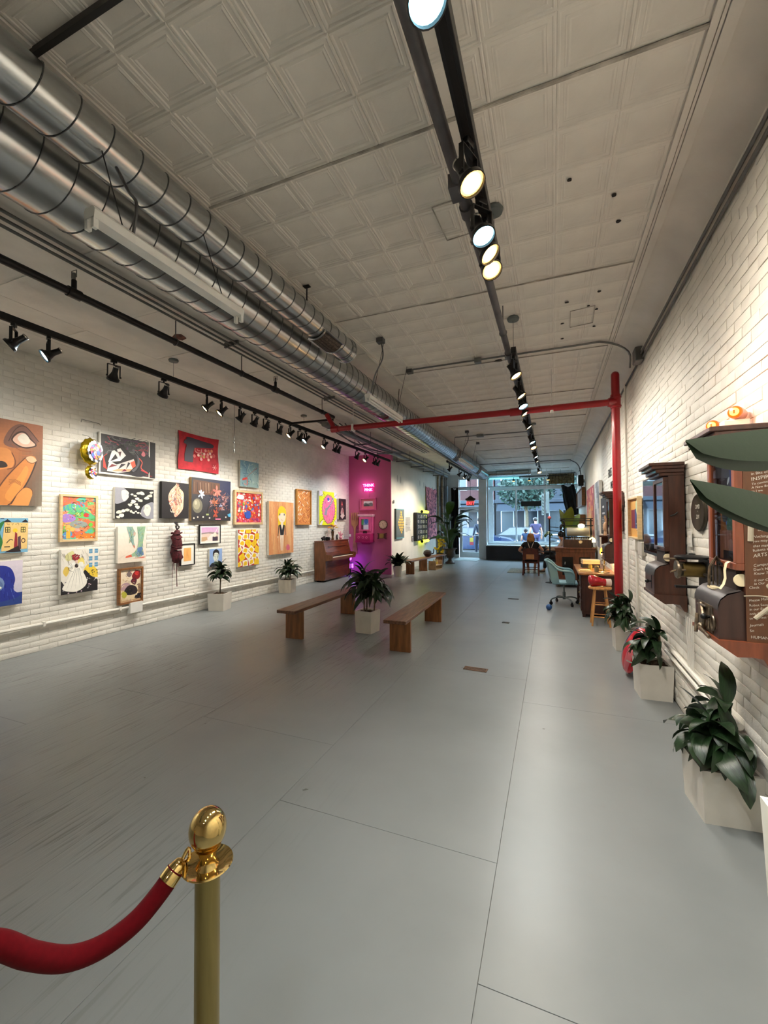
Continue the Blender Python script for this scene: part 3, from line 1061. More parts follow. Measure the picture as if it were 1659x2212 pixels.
conduit('painted conduit drop just in front of the framed collage', [(0.965, 5.95, 1.25), (0.965, 5.95, 0.2)], 0.016, WALLW, boxes=((0.94, 0.985, 5.90, 6.0, 1.25, 1.4),))
conduit('painted pipe running low along the right wall behind the pots', [(0.965, 2.95, 0.44), (0.965, 4.6, 0.47)], 0.02, WALLW)
conduit('second painted pipe low along the right wall, under the first', [(0.965, 2.95, 0.38), (0.965, 4.6, 0.40)], 0.016, WALLW)
mb = MB()
for k in range(5):
    mb.cyl((0.965, 3.78 + 0.03 * k, 0.45), (0.965, 3.76 + 0.045 * k, 0.86), 0.004, n=6)
tag(mb.build('loose_conduits', WALLW, None, center=True), 'bundle of thin metal rods leaning low on the right wall under the first cabinet', 'conduit')
conduit('white electrical conduit along the foot of the left brick wall', [(-5.955, 1.6, 0.35), (-5.955, 4.45, 0.335), (-5.955, 9.75, 0.31)], 0.021, WALLW, boxes=tuple((-5.978, -5.93, y, y + 0.03, 0.312, 0.37) for y in (2.0, 3.3, 4.3, 5.7, 7.2, 8.6)))
conduit('small white junction box on the left wall conduit under the brown framed picture', [(-5.95, 4.50, 0.335), (-5.95, 4.60, 0.335)], 0.03, WHITEM, name='junction_box', boxes=((-5.978, -5.905, 4.45, 4.65, 0.245, 0.40),))
mb = MB().tube(cr([(-5.05, 5.68, ZC), (-5.05, 5.68, 3.3), (-5.05, 5.68, 2.85), (-5.05, 5.68, 2.80)], 3), 0.004, 6)
mb.ell((-5.05, 5.68, 2.98), 0.014, 0.014, 0.02, 8, 6).ell((-5.05, 5.68, 2.84), 0.010, 0.010, 0.03, 8, 6)
tag(mb.build('pull_chain', COND, None, center=True), 'thin chain hanging from the ceiling in front of the left wall near the red banner', 'chain')

# cable tray and pipes over the white partition
t = thing('cable_tray', 'grey cable tray with pipes running above the white partition to the shop front', 'cable tray')
for k, (x, z, r) in enumerate(((-4.05, 3.50, 0.058), (-4.17, 3.56, 0.03), (-4.27, 3.58, 0.024), (-3.95, 3.60, 0.022))):
    MB().cyl((x, 7.0 if k < 2 else 8.2, z), (x, 17.2, z), r, n=12).build('pipe', PIPEG if k else COND, t)
for y in (8.9, 10.3, 11.8, 13.2, 14.6, 16.0):
    MB().beam((-4.33, y, 3.43), (-3.88, y, 3.43), 0.04, 0.025).cyl((-4.31, y, 3.44), (-4.31, y, ZC - 0.012), 0.006, n=5).cyl((-3.9, y, 3.44), (-3.9, y, ZC - 0.012), 0.006, n=5).build('bracket', PIPEG, t)
mb = MB()
for k in range(5):
    x0 = -4.3 + 0.10 * k
    mb.tube(cr([(x0, 7.4 + 0.05 * k, 3.62), (x0 + rnd.uniform(-.05, .05), 8.4, 3.48 + rnd.uniform(-.06, .06)), (x0 + rnd.uniform(-.06, .06), 9.6, 3.42 + rnd.uniform(-.06, .05)), (x0, 11.3, 3.56)], 4), 0.012, 6)
o = mb.build('cables', PIPEG, t)
o['kind'] = 'stuff'
# risers between partition and shop front
for k, (x, y, r, mm) in enumerate(((-4.50, 17.4, 0.035, 'brass_pipe'), (-4.36, 17.58, 0.05, 'rust_pipe'), (-4.48, 17.85, 0.03, 'grey_pipe'), (-4.35, 18.0, 0.022, 'grey_pipe'), (-4.30, 18.12, 0.022, 'grey_pipe'))):
    m = mat(mm, {'brass_pipe': (150, 132, 100), 'rust_pipe': (132, 112, 92), 'grey_pipe': (84, 82, 84)}[mm], rough=0.5, metal=0.4, var=0.25, scale=12)
    pts = [(x, y, 0), (x, y, 3.2), (x + 0.02, y - 0.05, 3.45), (x + 0.04, y - 0.08, 3.60)]
    tag(MB().tube(cr(pts, 4), r, 10).build('riser_pipe', m, None, center=True), 'vertical riser pipe in the corner past the purple hanging, %s from the partition' % ORD[k], 'pipe', 'riser pipes past the partition')
tag(MB().box(-4.62, -4.30, 18.1, 18.5, 2.3, 3.2, bev=0.01).build('electrical_panel', mat('grey_panel', (122, 126, 128), rough=0.4, metal=0.3), None, center=True), 'grey electrical cabinet high in the corner before the shop door', 'electrical box')
# ================================================================ pictures
PAINT = mat('paint', attr=True, rough=0.55, var=0.10, scale=26, bump=0.06, bscale=60)
PAINTG = mat('paint_gloss', attr=True, rough=0.22, var=0.06, scale=20)
CANVAS = mat('canvas_edge', (226, 222, 212), rough=0.75, var=0.05, bump=0.1, bscale=120)
BLACKF = mat('black_frame', (20, 19, 20), rough=0.6)
PALEW = mat('pale_wood_frame', (214, 186, 140), rough=0.5, var=0.1, scale=6, stretch=(1, 1, 6))
BROWNF = mat('brown_wood_frame', (128, 84, 46), rough=0.4, var=0.2, scale=8, stretch=(1, 1, 5))
MATB = mat('mat_board', (236, 232, 222), rough=0.8, var=0.02)


class Art:
    """flat shapes in layers, coordinates 0..1 of a w x h picture (x right, y up)"""

    def __init__(s, w, h, y=0.0, x0=0.0, z0=0.0):
        s.w, s.h, s.y, s.x0, s.z0 = w, h, y, x0, z0
        s.mb = MB(); s.k = 0

    def P(s, x, y):
        return (s.x0 + x * s.w, s.y - s.k * 0.00004, s.z0 + y * s.h)

    def poly(s, pts, c, clip=True):
        if clip:
            pts = [(min(1, max(0, p[0])), min(1, max(0, p[1]))) for p in pts]
        s.k += 1
        s.mb.col = c
        vs = [s.P(p[0], p[1]) for p in pts]
        if len(pts) <= 4:
            s.mb.add(vs, [tuple(range(len(pts)))])
        else:
            s.mb.add(vs, [tuple(t) for t in tessellate_polygon([[V((p[0] * s.w, p[1] * s.h, 0)) for p in pts]])])
        return s

    def rect(s, x0, y0, x1, y1, c):
        return s.poly([(x0, y0), (x1, y0), (x1, y1), (x0, y1)], c)

    def blob(s, pts, c, n=5):
        return s.poly([(p.x, p.y) for p in cr([(a, b, 0) for a, b in pts], n, True)], c)

    def ell(s, cx, cy, rx, ry, c, rot=0.0, n=20):
        q = []
        for i in range(n):
            t = 2 * PI * i / n
            a, b = rx * math.cos(t), ry * math.sin(t)
            q.append((cx + a * math.cos(rot) - b * math.sin(rot), cy + a * math.sin(rot) + b * math.cos(rot)))
        return s.poly(q, c)

    def ring(s, cx, cy, rx, ry, wd, c, n=18):
        pts = [(cx + rx * math.cos(2 * PI * i / n), cy + ry * math.sin(2 * PI * i / n)) for i in range(n + 1)]
        return s.stroke(pts, wd, c, smooth=False)

    def stroke(s, pts, wd, c, smooth=True, taper=False):
        s.k += 1
        s.mb.col = c
        P = [V((p[0] * s.w, p[1] * s.h, 0)) for p in pts]
        if smooth and len(P) > 2:
            P = cr(P, 4)
        wd = wd * s.w
        L, R = [], []
        for i, p in enumerate(P):
            d = P[min(i + 1, len(P) - 1)] - P[max(i - 1, 0)]
            nrm = V((-d.y, d.x, 0))
            if nrm.length < 1e-9:
                nrm = V((0, 1, 0))
            nrm.normalize()
            f = 0.5
            if taper:
                f = 0.5 * (1 - 0.85 * i / (len(P) - 1))
            L.append(p + nrm * wd * f); R.append(p - nrm * wd * f)
        cl = lambda q: (s.x0 + min(s.w, max(0, q.x)), s.y - s.k * 0.00004, s.z0 + min(s.h, max(0, q.y)))
        vs = [cl(q) for q in L] + [cl(q) for q in R]
        n = len(P)
        s.mb.add(vs, [(i, i + 1, n + i + 1, n + i) for i in range(n - 1)])
        return s

    def field(s, nx, ny, fn):
        s.k += 1
        for j in range(ny):
            for i in range(nx):
                x0, x1, y0, y1 = i / nx, (i + 1) / nx, j / ny, (j + 1) / ny
                s.mb.col = fn((x0 + x1) / 2, (y0 + y1) / 2)
                s.mb.add([s.P(x0, y0), s.P(x1, y0), s.P(x1, y1), s.P(x0, y1)], [(0, 1, 2, 3)])
        return s

    def done(s, parent, name='painting', m=None):
        return s.mb.build(name, m or PAINT, parent, smooth=False, fix=False)


def mixc(a, b, t):
    t = max(0, min(1, t))
    return tuple(a[i] + (b[i] - a[i]) * t for i in range(3))


def picture(name, label, cat, loc, rz, w, h, depth, frame=None, fw=0.02, group=None, edge=None, inset=0.004, mat_w=0.0, mirror=False):
    """hung picture: local x right, z up, the wall at y=0, the viewer at -y. Returns (thing, Art)"""
    t = thing(name, label, cat, loc, rz, group)
    if frame is None:
        MB().box(0, w, -depth, 0.006, 0, h, bev=0.003).build('canvas', edge or CANVAS, t, smooth=False)
        return t, Art(w, h, -depth - 0.0004)
    MB().box(fw * 0.5, w - fw * 0.5, -depth * 0.5, 0.006, fw * 0.5, h - fw * 0.5).build('backing', edge or MATB, t, smooth=False)
    fr = MB()
    fr.box(0, fw, -depth, 0, 0, h, bev=0.002).box(w - fw, w, -depth, 0, 0, h, bev=0.002)
    fr.box(fw, w - fw, -depth, 0, 0, fw, bev=0.002).box(fw, w - fw, -depth, 0, h - fw, h, bev=0.002)
    fr.build('frame', frame, t, smooth=False)
    if mat_w > 0:
        MB().box(fw, w - fw, -depth * 0.6, -depth * 0.5, fw, h - fw).build('mat_board', MATB, t, smooth=False)
        e = fw + mat_w
        return t, Art(w - 2 * e, h - 2 * e, -depth * 0.6 - 0.001, e, e)
    return t, Art(w - 2 * fw, h - 2 * fw, -depth * 0.55, fw, fw)


LX = XL + 0.026       # face of the left brick wall
RZL = PI / 2
R = random.Random(11)

# 1 the big face with a finger (leaves the picture on the left)
W1, H1 = 1.30, 1.01
t, a = picture('face_painting', 'large painting of a brown face with a pale eye and a finger, left edge', 'painting', (LX, 1.96, 1.82), RZL, W1, H1, 0.045)
def skin(x, y):
    c = mixc((206, 128, 70), (120, 74, 50), (x - 0.62) * 2.4 + (0.55 - y) * 0.8)
    c = mixc(c, (176, 116, 92), (y - 0.62) * 2.2)
    c = mixc(c, (52, 38, 34), (x - 0.80) * 4 * (0.8 - y) * 1.6)
    c = mixc(c, (150, 140, 120), (y - 0.88) * 5 * (0.8 - x))
    return c
a.field(36, 30, skin)
ux = lambda u: 0.69 + 0.31 * u       # u: part of the picture inside the frame, 0..1
B = lambda pts, c: a.blob([(ux(p[0]), p[1]) for p in pts], c)
S = lambda pts, w_, c: a.stroke([(ux(p[0]), p[1]) for p in pts], w_, c)
B([(0.0, 0.72), (0.16, 0.90), (0.48, 0.97), (0.86, 0.80), (0.7, 0.74), (0.3, 0.68)], (128, 88, 76))
B([(0.18, 0.775), (0.33, 0.87), (0.52, 0.89), (0.68, 0.82), (0.84, 0.745), (0.66, 0.70), (0.5, 0.69), (0.33, 0.71)], (64, 40, 34))
B([(0.22, 0.775), (0.36, 0.855), (0.52, 0.87), (0.66, 0.805), (0.80, 0.748), (0.64, 0.715), (0.5, 0.705), (0.34, 0.725)], (232, 190, 168))
B([(0.34, 0.80), (0.46, 0.86), (0.58, 0.85), (0.66, 0.79), (0.6, 0.745), (0.44, 0.745)], (240, 232, 218))
S([(0.12, 0.75), (0.3, 0.91), (0.55, 0.95), (0.9, 0.79)], 0.008, (84, 56, 50))
S([(0.2, 0.72), (0.4, 0.66), (0.7, 0.66)], 0.006, (150, 84, 50))
S([(0.3, 0.62), (0.5, 0.60), (0.75, 0.63)], 0.005, (176, 104, 62))
B([(-0.3, 0.62), (0.1, 0.66), (0.26, 0.55), (0.22, 0.45), (0.02, 0.42), (-0.3, 0.40)], (214, 140, 76))
B([(-0.1, 0.50), (0.04, 0.50), (0.1, 0.45), (-0.1, 0.43)], (40, 28, 24))
S([(0.2, 0.62), (0.29, 0.53), (0.26, 0.45), (0.1, 0.42)], 0.008, (110, 60, 34))
B([(-0.5, -0.1), (-0.2, 0.10), (0.10, 0.32), (0.55, 0.57), (0.74, 0.61), (0.83, 0.56), (0.72, 0.40), (0.52, 0.22), (0.22, 0.03), (0.05, -0.1)], (206, 130, 64))
B([(0.06, 0.12), (0.4, 0.36), (0.56, 0.48), (0.62, 0.40), (0.38, 0.16), (0.2, 0.05)], (226, 146, 70))
S([(-0.2, 0.12), (0.1, 0.34), (0.55, 0.58)], 0.009, (96, 56, 34))
S([(0.12, -0.02), (0.5, 0.2), (0.72, 0.4), (0.84, 0.56)], 0.012, (60, 40, 34))
B([(0.56, 0.575), (0.68, 0.605), (0.80, 0.585), (0.84, 0.55), (0.72, 0.525), (0.62, 0.54)], (222, 178, 140))
S([(0.55, 0.57), (0.62, 0.53), (0.74, 0.52), (0.84, 0.55)], 0.005, (96, 60, 44))
for k in range(4):
    S([(0.14, 0.24 + 0.018 * k), (0.28, 0.27 + 0.012 * k), (0.44, 0.24 + 0.012 * k)], 0.004, (140, 84, 46))
B([(0.16, -0.08), (0.3, 0.08), (0.46, 0.19), (0.62, 0.22), (0.74, 0.17), (0.7, 0.08), (0.54, -0.08)], (222, 146, 76))
S([(0.16, 0.0), (0.36, 0.14), (0.55, 0.22), (0.72, 0.2), (0.75, 0.14)], 0.006, (110, 64, 40))
a.done(t)

# 2 castle town
t, a = picture('house_painting', 'small painting of a yellow house front with black doodles, under the large face painting', 'painting', (LX, 2.42, 1.26), RZL, 0.70, 0.41, 0.04)
a.rect(0, 0, 1, 1, (120, 176, 206))
for k in range(50):
    x, y = R.random() * 0.7, R.random()
    a.rect(x, y, x + 0.05, y + 0.03, R.choice([(70, 120, 170), (190, 220, 224), (40, 70, 110), (150, 200, 210)]))
a.poly([(0.62, 0.05), (0.99, 0.10), (1.0, 0.86), (0.66, 0.88)], (238, 200, 128))
a.blob([(0.57, 0.02), (0.64, 0.3), (0.6, 0.6), (0.66, 0.9), (0.58, 0.8), (0.5, 0.3)], (44, 120, 60))
for x in (0.70, 0.96):
    a.poly([(x - 0.06, 0.88), (x, 0.97), (x + 0.06, 0.88)], (30, 30, 40))
for x in (0.70, 0.92):
    a.rect(x - 0.03, 0.58, x + 0.04, 0.74, (40, 34, 30)); a.rect(x - 0.02, 0.67, x + 0.0, 0.72, (246, 220, 120)); a.rect(x + 0.012, 0.60, x + 0.03, 0.65, (246, 220, 120)); a.rect(x - 0.02, 0.60, x + 0.0, 0.65, (246, 220, 120)); a.rect(x + 0.012, 0.67, x + 0.03, 0.72, (246, 220, 120))
a.ell(0.81, 0.64, 0.035, 0.06, (250, 204, 50))
a.poly([(0.79, 0.02), (0.85, 0.02), (0.84, 0.55), (0.81, 0.6)], (150, 40, 50)); a.poly([(0.85, 0.08), (0.90, 0.1), (0.89, 0.48), (0.85, 0.45)], (90, 60, 70))
a.ring(0.93, 0.34, 0.025, 0.06, 0.012, (60, 34, 40)); a.stroke([(0.69, 0.28), (0.74, 0.38), (0.78, 0.36)], 0.012, (40, 36, 30)); a.rect(0.66, 0.16, 0.74, 0.19, (40, 34, 30))
a.poly([(0.66, 0.02), (0.8, 0.14), (0.86, 0.2), (0.9, 0.02)], (38, 26, 30))
for k in range(14):
    a.ell(0.68 + 0.3 * R.random(), 0.80 + 0.05 * R.random(), 0.005, 0.01, (70, 50, 40), n=6)
a.done(t)

# 3 globe of sweets
t, a = picture('sweet_machine_painting', 'painting of a glass globe of sweets before a deep blue shape', 'painting', (LX, 2.32, 0.645), RZL, 0.745, 0.52, 0.05)
a.field(8, 8, lambda x, y: mixc((196, 196, 216), (226, 214, 226), y))
a.rect(0, 0, 1, 0.27, (44, 70, 140))
a.blob([(0.3, 0.1), (0.35, 0.7), (0.6, 0.9), (0.82, 0.86), (0.9, 0.6), (0.88, 0.35), (0.97, 0.2), (0.8, 0.12)], (36, 52, 150))
for k in range(40):
    x, y = 0.45 + 0.45 * R.random(), 0.15 + 0.6 * R.random()
    a.stroke([(x, y), (x + 0.01, y - 0.09)], 0.006, R.choice([(70, 90, 190), (28, 36, 120), (90, 120, 200)]), smooth=False)
a.ell(0.60, 0.50, 0.16, 0.2, (120, 146, 190)); a.ell(0.60, 0.46, 0.14, 0.16, (96, 120, 170))
for k in range(26):
    a.ell(0.6 + R.uniform(-0.11, 0.11), 0.42 + R.uniform(-0.1, 0.08), 0.02, 0.028, R.choice([(220, 50, 50), (240, 200, 70), (240, 240, 230), (90, 160, 90), (150, 60, 120)]), n=9)
a.blob([(0.47, 0.6), (0.52, 0.8), (0.64, 0.82), (0.70, 0.7), (0.66, 0.64), (0.56, 0.62)], (236, 168, 168))
a.poly([(0.5, 0.08), (0.7, 0.08), (0.66, 0.28), (0.54, 0.28)], (200, 36, 50))
a.done(t)

# 4 street-art panel with a black side strip
t, a = picture('abstract_panel', 'wide white-edged abstract panel with red and white angular shapes and a black strip', 'painting', (LX, 3.98, 2.31), RZL, 0.90, 0.60, 0.03)
a.rect(0.02, 0.04, 0.87, 0.96, (64, 62, 64)); a.rect(0.89, 0.02, 1.0, 0.98, (22, 20, 24))
for k in range(90):
    x, y = 0.03 + 0.8 * R.random(), 0.42 + 0.52 * R.random()
    p = [(x, y)]
    for q in range(3):
        p.append((min(.86, p[-1][0] + R.uniform(-0.03, 0.12)), p[-1][1] + R.uniform(-0.08, 0.07)))
    a.stroke(p, 0.010, R.choice([(30, 30, 32), (110, 112, 108), (86, 96, 84), (90, 60, 90), (160, 70, 80), (44, 60, 54)]))
a.blob([(0.5, 0.5), (0.86, 0.62), (0.86, 0.1), (0.5, 0.06)], (44, 40, 46))
a.poly([(0.06, 0.16), (0.12, 0.12), (0.12, 0.5), (0.06, 0.42)], (206, 60, 50))
a.poly([(0.07, 0.42), (0.36, 0.78), (0.66, 0.44), (0.58, 0.1), (0.13, 0.06)], (26, 24, 26))
a.poly([(0.14, 0.3), (0.20, 0.58), (0.34, 0.68), (0.44, 0.52), (0.34, 0.36)], (226, 222, 214))
a.poly([(0.17, 0.32), (0.26, 0.52), (0.30, 0.42)], (34, 30, 34)); a.poly([(0.3, 0.58), (0.36, 0.6), (0.34, 0.46)], (90, 60, 56)); a.poly([(0.24, 0.6), (0.28, 0.66), (0.3, 0.56)], (40, 36, 40))
a.poly([(0.12, 0.08), (0.16, 0.34), (0.28, 0.26), (0.58, 0.46), (0.62, 0.3), (0.5, 0.12), (0.3, 0.06)], (214, 204, 196))
a.poly([(0.14, 0.16), (0.3, 0.24), (0.2, 0.26)], (110, 40, 44)); a.poly([(0.3, 0.14), (0.44, 0.3), (0.36, 0.3)], (50, 44, 48)); a.poly([(0.44, 0.16), (0.52, 0.34), (0.48, 0.36)], (44, 40, 44)); a.poly([(0.2, 0.09), (0.5, 0.12), (0.56, 0.2), (0.3, 0.16)], (200, 160, 120))
a.poly([(0.52, 0.36), (0.6, 0.42), (0.62, 0.28), (0.56, 0.22)], (222, 96, 70)); a.poly([(0.36, 0.1), (0.46, 0.13), (0.42, 0.18)], (120, 30, 60))
a.stroke([(0.56, 0.7), (0.66, 0.56), (0.66, 0.3), (0.56, 0.14)], 0.04, (92, 92, 98)); a.stroke([(0.60, 0.66), (0.7, 0.5), (0.7, 0.34), (0.62, 0.14)], 0.02, (24, 24, 28))
a.stroke([(0.68, 0.5), (0.74, 0.4), (0.72, 0.25), (0.84, 0.15)], 0.016, (220, 90, 74)); a.stroke([(0.72, 0.2), (0.86, 0.13)], 0.02, (190, 50, 60), smooth=False)
a.blob([(0.72, 0.6), (0.76, 0.7), (0.8, 0.62), (0.77, 0.56)], (210, 120, 130))
for x in (0.82, 0.86, 0.9, 0.93):
    a.ell(x, 0.07, 0.006, 0.01, (200, 40, 40), n=6)
a.done(t)

# 5 bright framed dreamscape
t, a = picture('bright_framed_picture', 'pale-framed orange and green psychedelic landscape with big blue letters', 'picture', (LX, 3.48, 1.36), RZL, 0.49, 0.63, 0.035, PALEW, 0.032)
a.rect(0, 0, 1, 1, (236, 116, 76))
for k in range(60):
    cx, cy = R.random(), R.random()
    a.blob([(cx + 0.13 * (0.5 + R.random()) * math.cos(q * 1.05), cy + 0.06 * (0.5 + R.random()) * math.sin(q * 1.05)) for q in range(6)],
           R.choice([(240, 110, 80), (236, 140, 90), (110, 190, 110), (90, 190, 160), (246, 170, 150), (120, 200, 90), (238, 96, 66), (250, 190, 100)]))
a.blob([(0.0, 0.72), (0.25, 0.84), (0.55, 0.78), (0.9, 0.6), (1, 0.5), (0.5, 0.5), (0.3, 0.62)], (96, 190, 130))
a.blob([(0.0, 0.56), (0.2, 0.6), (0.4, 0.5), (0.3, 0.42), (0.05, 0.4)], (168, 128, 206)); a.blob([(0.36, 0.6), (0.6, 0.64), (0.66, 0.56), (0.5, 0.52)], (120, 196, 70)); a.ell(0.72, 0.57, 0.09, 0.05, (230, 60, 50)); a.ell(0.86, 0.34, 0.07, 0.05, (110, 200, 70))
a.blob([(0.2, 0.36), (0.4, 0.44), (0.7, 0.4), (0.74, 0.3), (0.4, 0.26)], (150, 160, 150)); a.blob([(0.0, 0.1), (0.2, 0.22), (0.3, 0.1), (0.1, 0.0)], (70, 150, 200)); a.rect(0.12, 0.02, 0.24, 0.26, (246, 180, 60)); a.blob([(0.4, 0.06), (0.6, 0.12), (1.0, 0.1), (1.0, 0.0), (0.5, 0.0)], (236, 130, 50))
a.k += 2; a.mb.col = (70, 150, 210)
add_text(a.mb, 'FLOW', 0.10, a.P(0.04, 0.66), (0.97, 0, 0.26), (-0.26, 0, 0.97), shear=0.1)
a.k += 1
for k in range(150):
    x, y = R.random(), R.random()
    a.stroke([(x, y), (x + R.uniform(-.04, .04), y + R.uniform(-.02, .02)), (x + R.uniform(-.06, .06), y + R.uniform(-.04, .04))], 0.012, R.choice([(60, 60, 60), (250, 240, 220), (226, 90, 60), (80, 150, 90), (150, 110, 190), (240, 180, 80), (100, 180, 190)]))
a.done(t)

# 6 two pale faces on black
t, a = picture('faces_canvas', 'black and grey canvas with two pale profile heads and drifting white petals', 'painting', (LX, 4.21, 1.67), RZL, 0.64, 0.465, 0.04)
a.rect(0, 0, 1, 1, (26, 26, 28)); a.rect(0, 0.5, 0.06, 1.0, (150, 150, 156))
a.blob([(0, 1), (0.2, 1), (0.34, 0.8), (0.28, 0.6), (0.16, 0.52), (0.0, 0.5)], (150, 150, 158)); a.blob([(0.66, 0.12), (0.68, 0.36), (0.8, 0.5), (1.0, 0.54), (1.0, 0.0), (0.85, 0.0)], (150, 150, 158))
a.blob([(0.16, 0.72), (0.16, 0.9), (0.27, 0.92), (0.34, 0.84), (0.31, 0.78), (0.33, 0.7), (0.26, 0.6), (0.2, 0.58)], (238, 226, 204)); a.blob([(0.75, 0.2), (0.72, 0.28), (0.75, 0.34), (0.76, 0.46), (0.86, 0.48), (0.92, 0.36), (0.88, 0.14), (0.8, 0.1)], (238, 226, 204))
for cx, cy, s_ in [(0.42, 0.8, .04), (0.5, 0.76, .05), (0.58, 0.84, .05), (0.68, 0.86, .08), (0.8, 0.7, .07), (0.93, 0.9, .06), (0.88, 0.78, .08), (0.56, 0.66, .06), (0.46, 0.58, .07), (0.64, 0.6, .07), (0.36, 0.46, .06), (0.42, 0.52, .05), (0.56, 0.4, .08), (0.52, 0.48, .05), (0.1, 0.22, .09), (0.2, 0.26, .06), (0.16, 0.1, .09), (0.3, 0.28, .06), (0.4, 0.24, .05), (0.46, 0.2, .04), (0.52, 0.24, .04), (0.58, 0.2, .04), (0.64, 0.18, .03), (0.08, 0.06, .06)]:
    r0 = R.random() * 6
    a.blob([(cx + s_ * (0.6 + 0.6 * R.random()) * math.cos(r0 + q * 1.26), cy + s_ * 1.1 * (0.4 + 0.5 * R.random()) * math.sin(r0 + q * 1.26)) for q in range(5)], R.choice([(240, 232, 214), (228, 220, 200)]))
a.stroke([(0.79, 0.38), (0.82, 0.37), (0.85, 0.38)], 0.008, (60, 50, 44)); a.stroke([(0.26, 0.8), (0.29, 0.79)], 0.008, (120, 100, 80), smooth=False)
a.done(t)

# 7 leaf on black
t, a = picture('leaf_canvas', 'black canvas with one upright pink and cream marbled leaf', 'painting', (LX, 4.99, 1.685), RZL, 0.54, 0.605, 0.055, edge=mat('black_canvas', (22, 20, 20), rough=0.7))
a.rect(0, 0, 1, 1, (30, 25, 26))
a.blob([(0.54, 0.97), (0.64, 0.86), (0.8, 0.72), (0.8, 0.48), (0.76, 0.24), (0.5, 0.03), (0.42, 0.16), (0.28, 0.4), (0.23, 0.6), (0.32, 0.78), (0.46, 0.88)], (240, 190, 160))
def inleaf(x, y):
    c = 0.5 + 0.04 * (y - 0.5)
    hw = 0.27 * math.sin(PI * max(0.02, min(0.98, y))) ** 0.8
    return abs(x - c) < hw - 0.03
k = 0
while k < 120:
    x, y = 0.2 + 0.6 * R.random(), 0.06 + 0.86 * R.random()
    if inleaf(x, y):
        k += 1
        a.stroke([(x, y), (x + R.uniform(-.07, .07), y + R.uniform(0.02, .06)), (x + R.uniform(-.08, .08), y + R.uniform(.05, .11))], 0.028, R.choice([(250, 224, 200), (236, 150, 120), (250, 236, 220), (200, 110, 96), (140, 90, 84), (244, 196, 150), (120, 96, 100)]), taper=True)
a.stroke([(0.5, 0.05), (0.52, 0.4), (0.54, 0.95)], 0.012, (226, 140, 120)); a.stroke([(0.24, 0.62), (0.34, 0.79), (0.53, 0.95)], 0.014, (250, 220, 196))
a.done(t)

# 8 red banner with a pistol shape
t = thing('red_banner', 'unframed red cloth painting with a black pistol shape and coin circles', 'painting', (LX, 5.35, 2.54), RZL)
w_, h_ = 0.93, 0.67
rows = []
for j in range(13):
    r = []
    for i in range(17):
        x, z = i / 16, j / 12
        r.append((x * w_ + 0.012 * math.sin(z * 7) * (x - 0.5) * 2, -0.012 - 0.006 * math.sin(x * 9 + z * 4), z * h_ - 0.018 * math.sin(x * PI) * (1 if z > .5 else -.6)))
    rows.append(r)
MB().sheet(rows).build('cloth', mat('red_cloth', (196, 30, 44), rough=0.7, var=0.16, scale=7, bump=0.2, bscale=30), t)
a = Art(w_, h_, -0.0215)
a.poly([(0.13, 0.78), (0.17, 0.80), (0.17, 0.87), (0.25, 0.88), (0.6, 0.84), (0.76, 0.83), (0.84, 0.81), (0.86, 0.77), (0.84, 0.72), (0.78, 0.70), (0.56, 0.66), (0.36, 0.62), (0.34, 0.5), (0.33, 0.22), (0.13, 0.22), (0.13, 0.4), (0.18, 0.66), (0.11, 0.70)], (52, 36, 52))
a.stroke([(0.38, 0.62), (0.38, 0.54), (0.44, 0.5), (0.52, 0.52), (0.54, 0.62)], 0.02, (226, 140, 130)); a.stroke([(0.43, 0.6), (0.45, 0.56), (0.5, 0.57)], 0.016, (226, 140, 130))
for x, y, c in [(0.64, 0.6, (240, 150, 130)), (0.72, 0.6, (236, 110, 50)), (0.8, 0.62, (240, 130, 70)), (0.56, 0.5, (150, 90, 60)), (0.61, 0.5, (244, 190, 170)), (0.7, 0.5, (240, 150, 130)), (0.76, 0.54, (240, 200, 180)), (0.79, 0.46, (250, 180, 150)), (0.46, 0.44, (250, 200, 180)), (0.52, 0.42, (170, 120, 60)), (0.60, 0.42, (190, 150, 60)), (0.69, 0.44, (230, 120, 110)), (0.86, 0.5, (210, 60, 60)), (0.53, 0.34, (226, 150, 150)), (0.72, 0.36, (250, 190, 170)), (0.36, 0.4, (236, 110, 110))]:
    a.ell(x, y, 0.026, 0.036, c, n=12); a.ring(x, y, 0.03, 0.04, 0.008, (236, 120, 110), 12)
for k in range(6):
    a.stroke([(0.88, 0.17), (0.88 + 0.06 * math.cos(k * 1.05), 0.17 + 0.08 * math.sin(k * 1.05))], 0.01, (244, 170, 160), smooth=False)
a.done(t)

# 9 dark still life with flowers
t, a = picture('still_life_canvas', 'dark still life canvas with lilies and a mossy moon ball', 'painting', (LX, 5.60, 1.64), RZL, 0.97, 0.78, 0.05, edge=mat('raw_edge', (196, 160, 112), rough=0.7))
a.field(14, 12, lambda x, y: mixc(mixc((60, 58, 62), (40, 46, 78), x * 1.3 - 0.2), (46, 42, 44), 1 - y * 1.4))
a.poly([(0.02, 0.62), (0.7, 0.62), (0.7, 0.92), (0.04, 0.95)], (96, 66, 48))
for k in range(9):
    a.stroke([(0.06 + 0.07 * k, 0.9), (0.07 + 0.07 * k, 0.66)], 0.014, R.choice([(160, 130, 104), (60, 44, 40), (120, 90, 66)]), smooth=False)
a.ell(0.14, 0.35, 0.12, 0.17, (112, 108, 92)); a.ell(0.12, 0.38, 0.08, 0.12, (150, 144, 120)); a.ell(0.1, 0.42, 0.03, 0.05, (180, 172, 146))
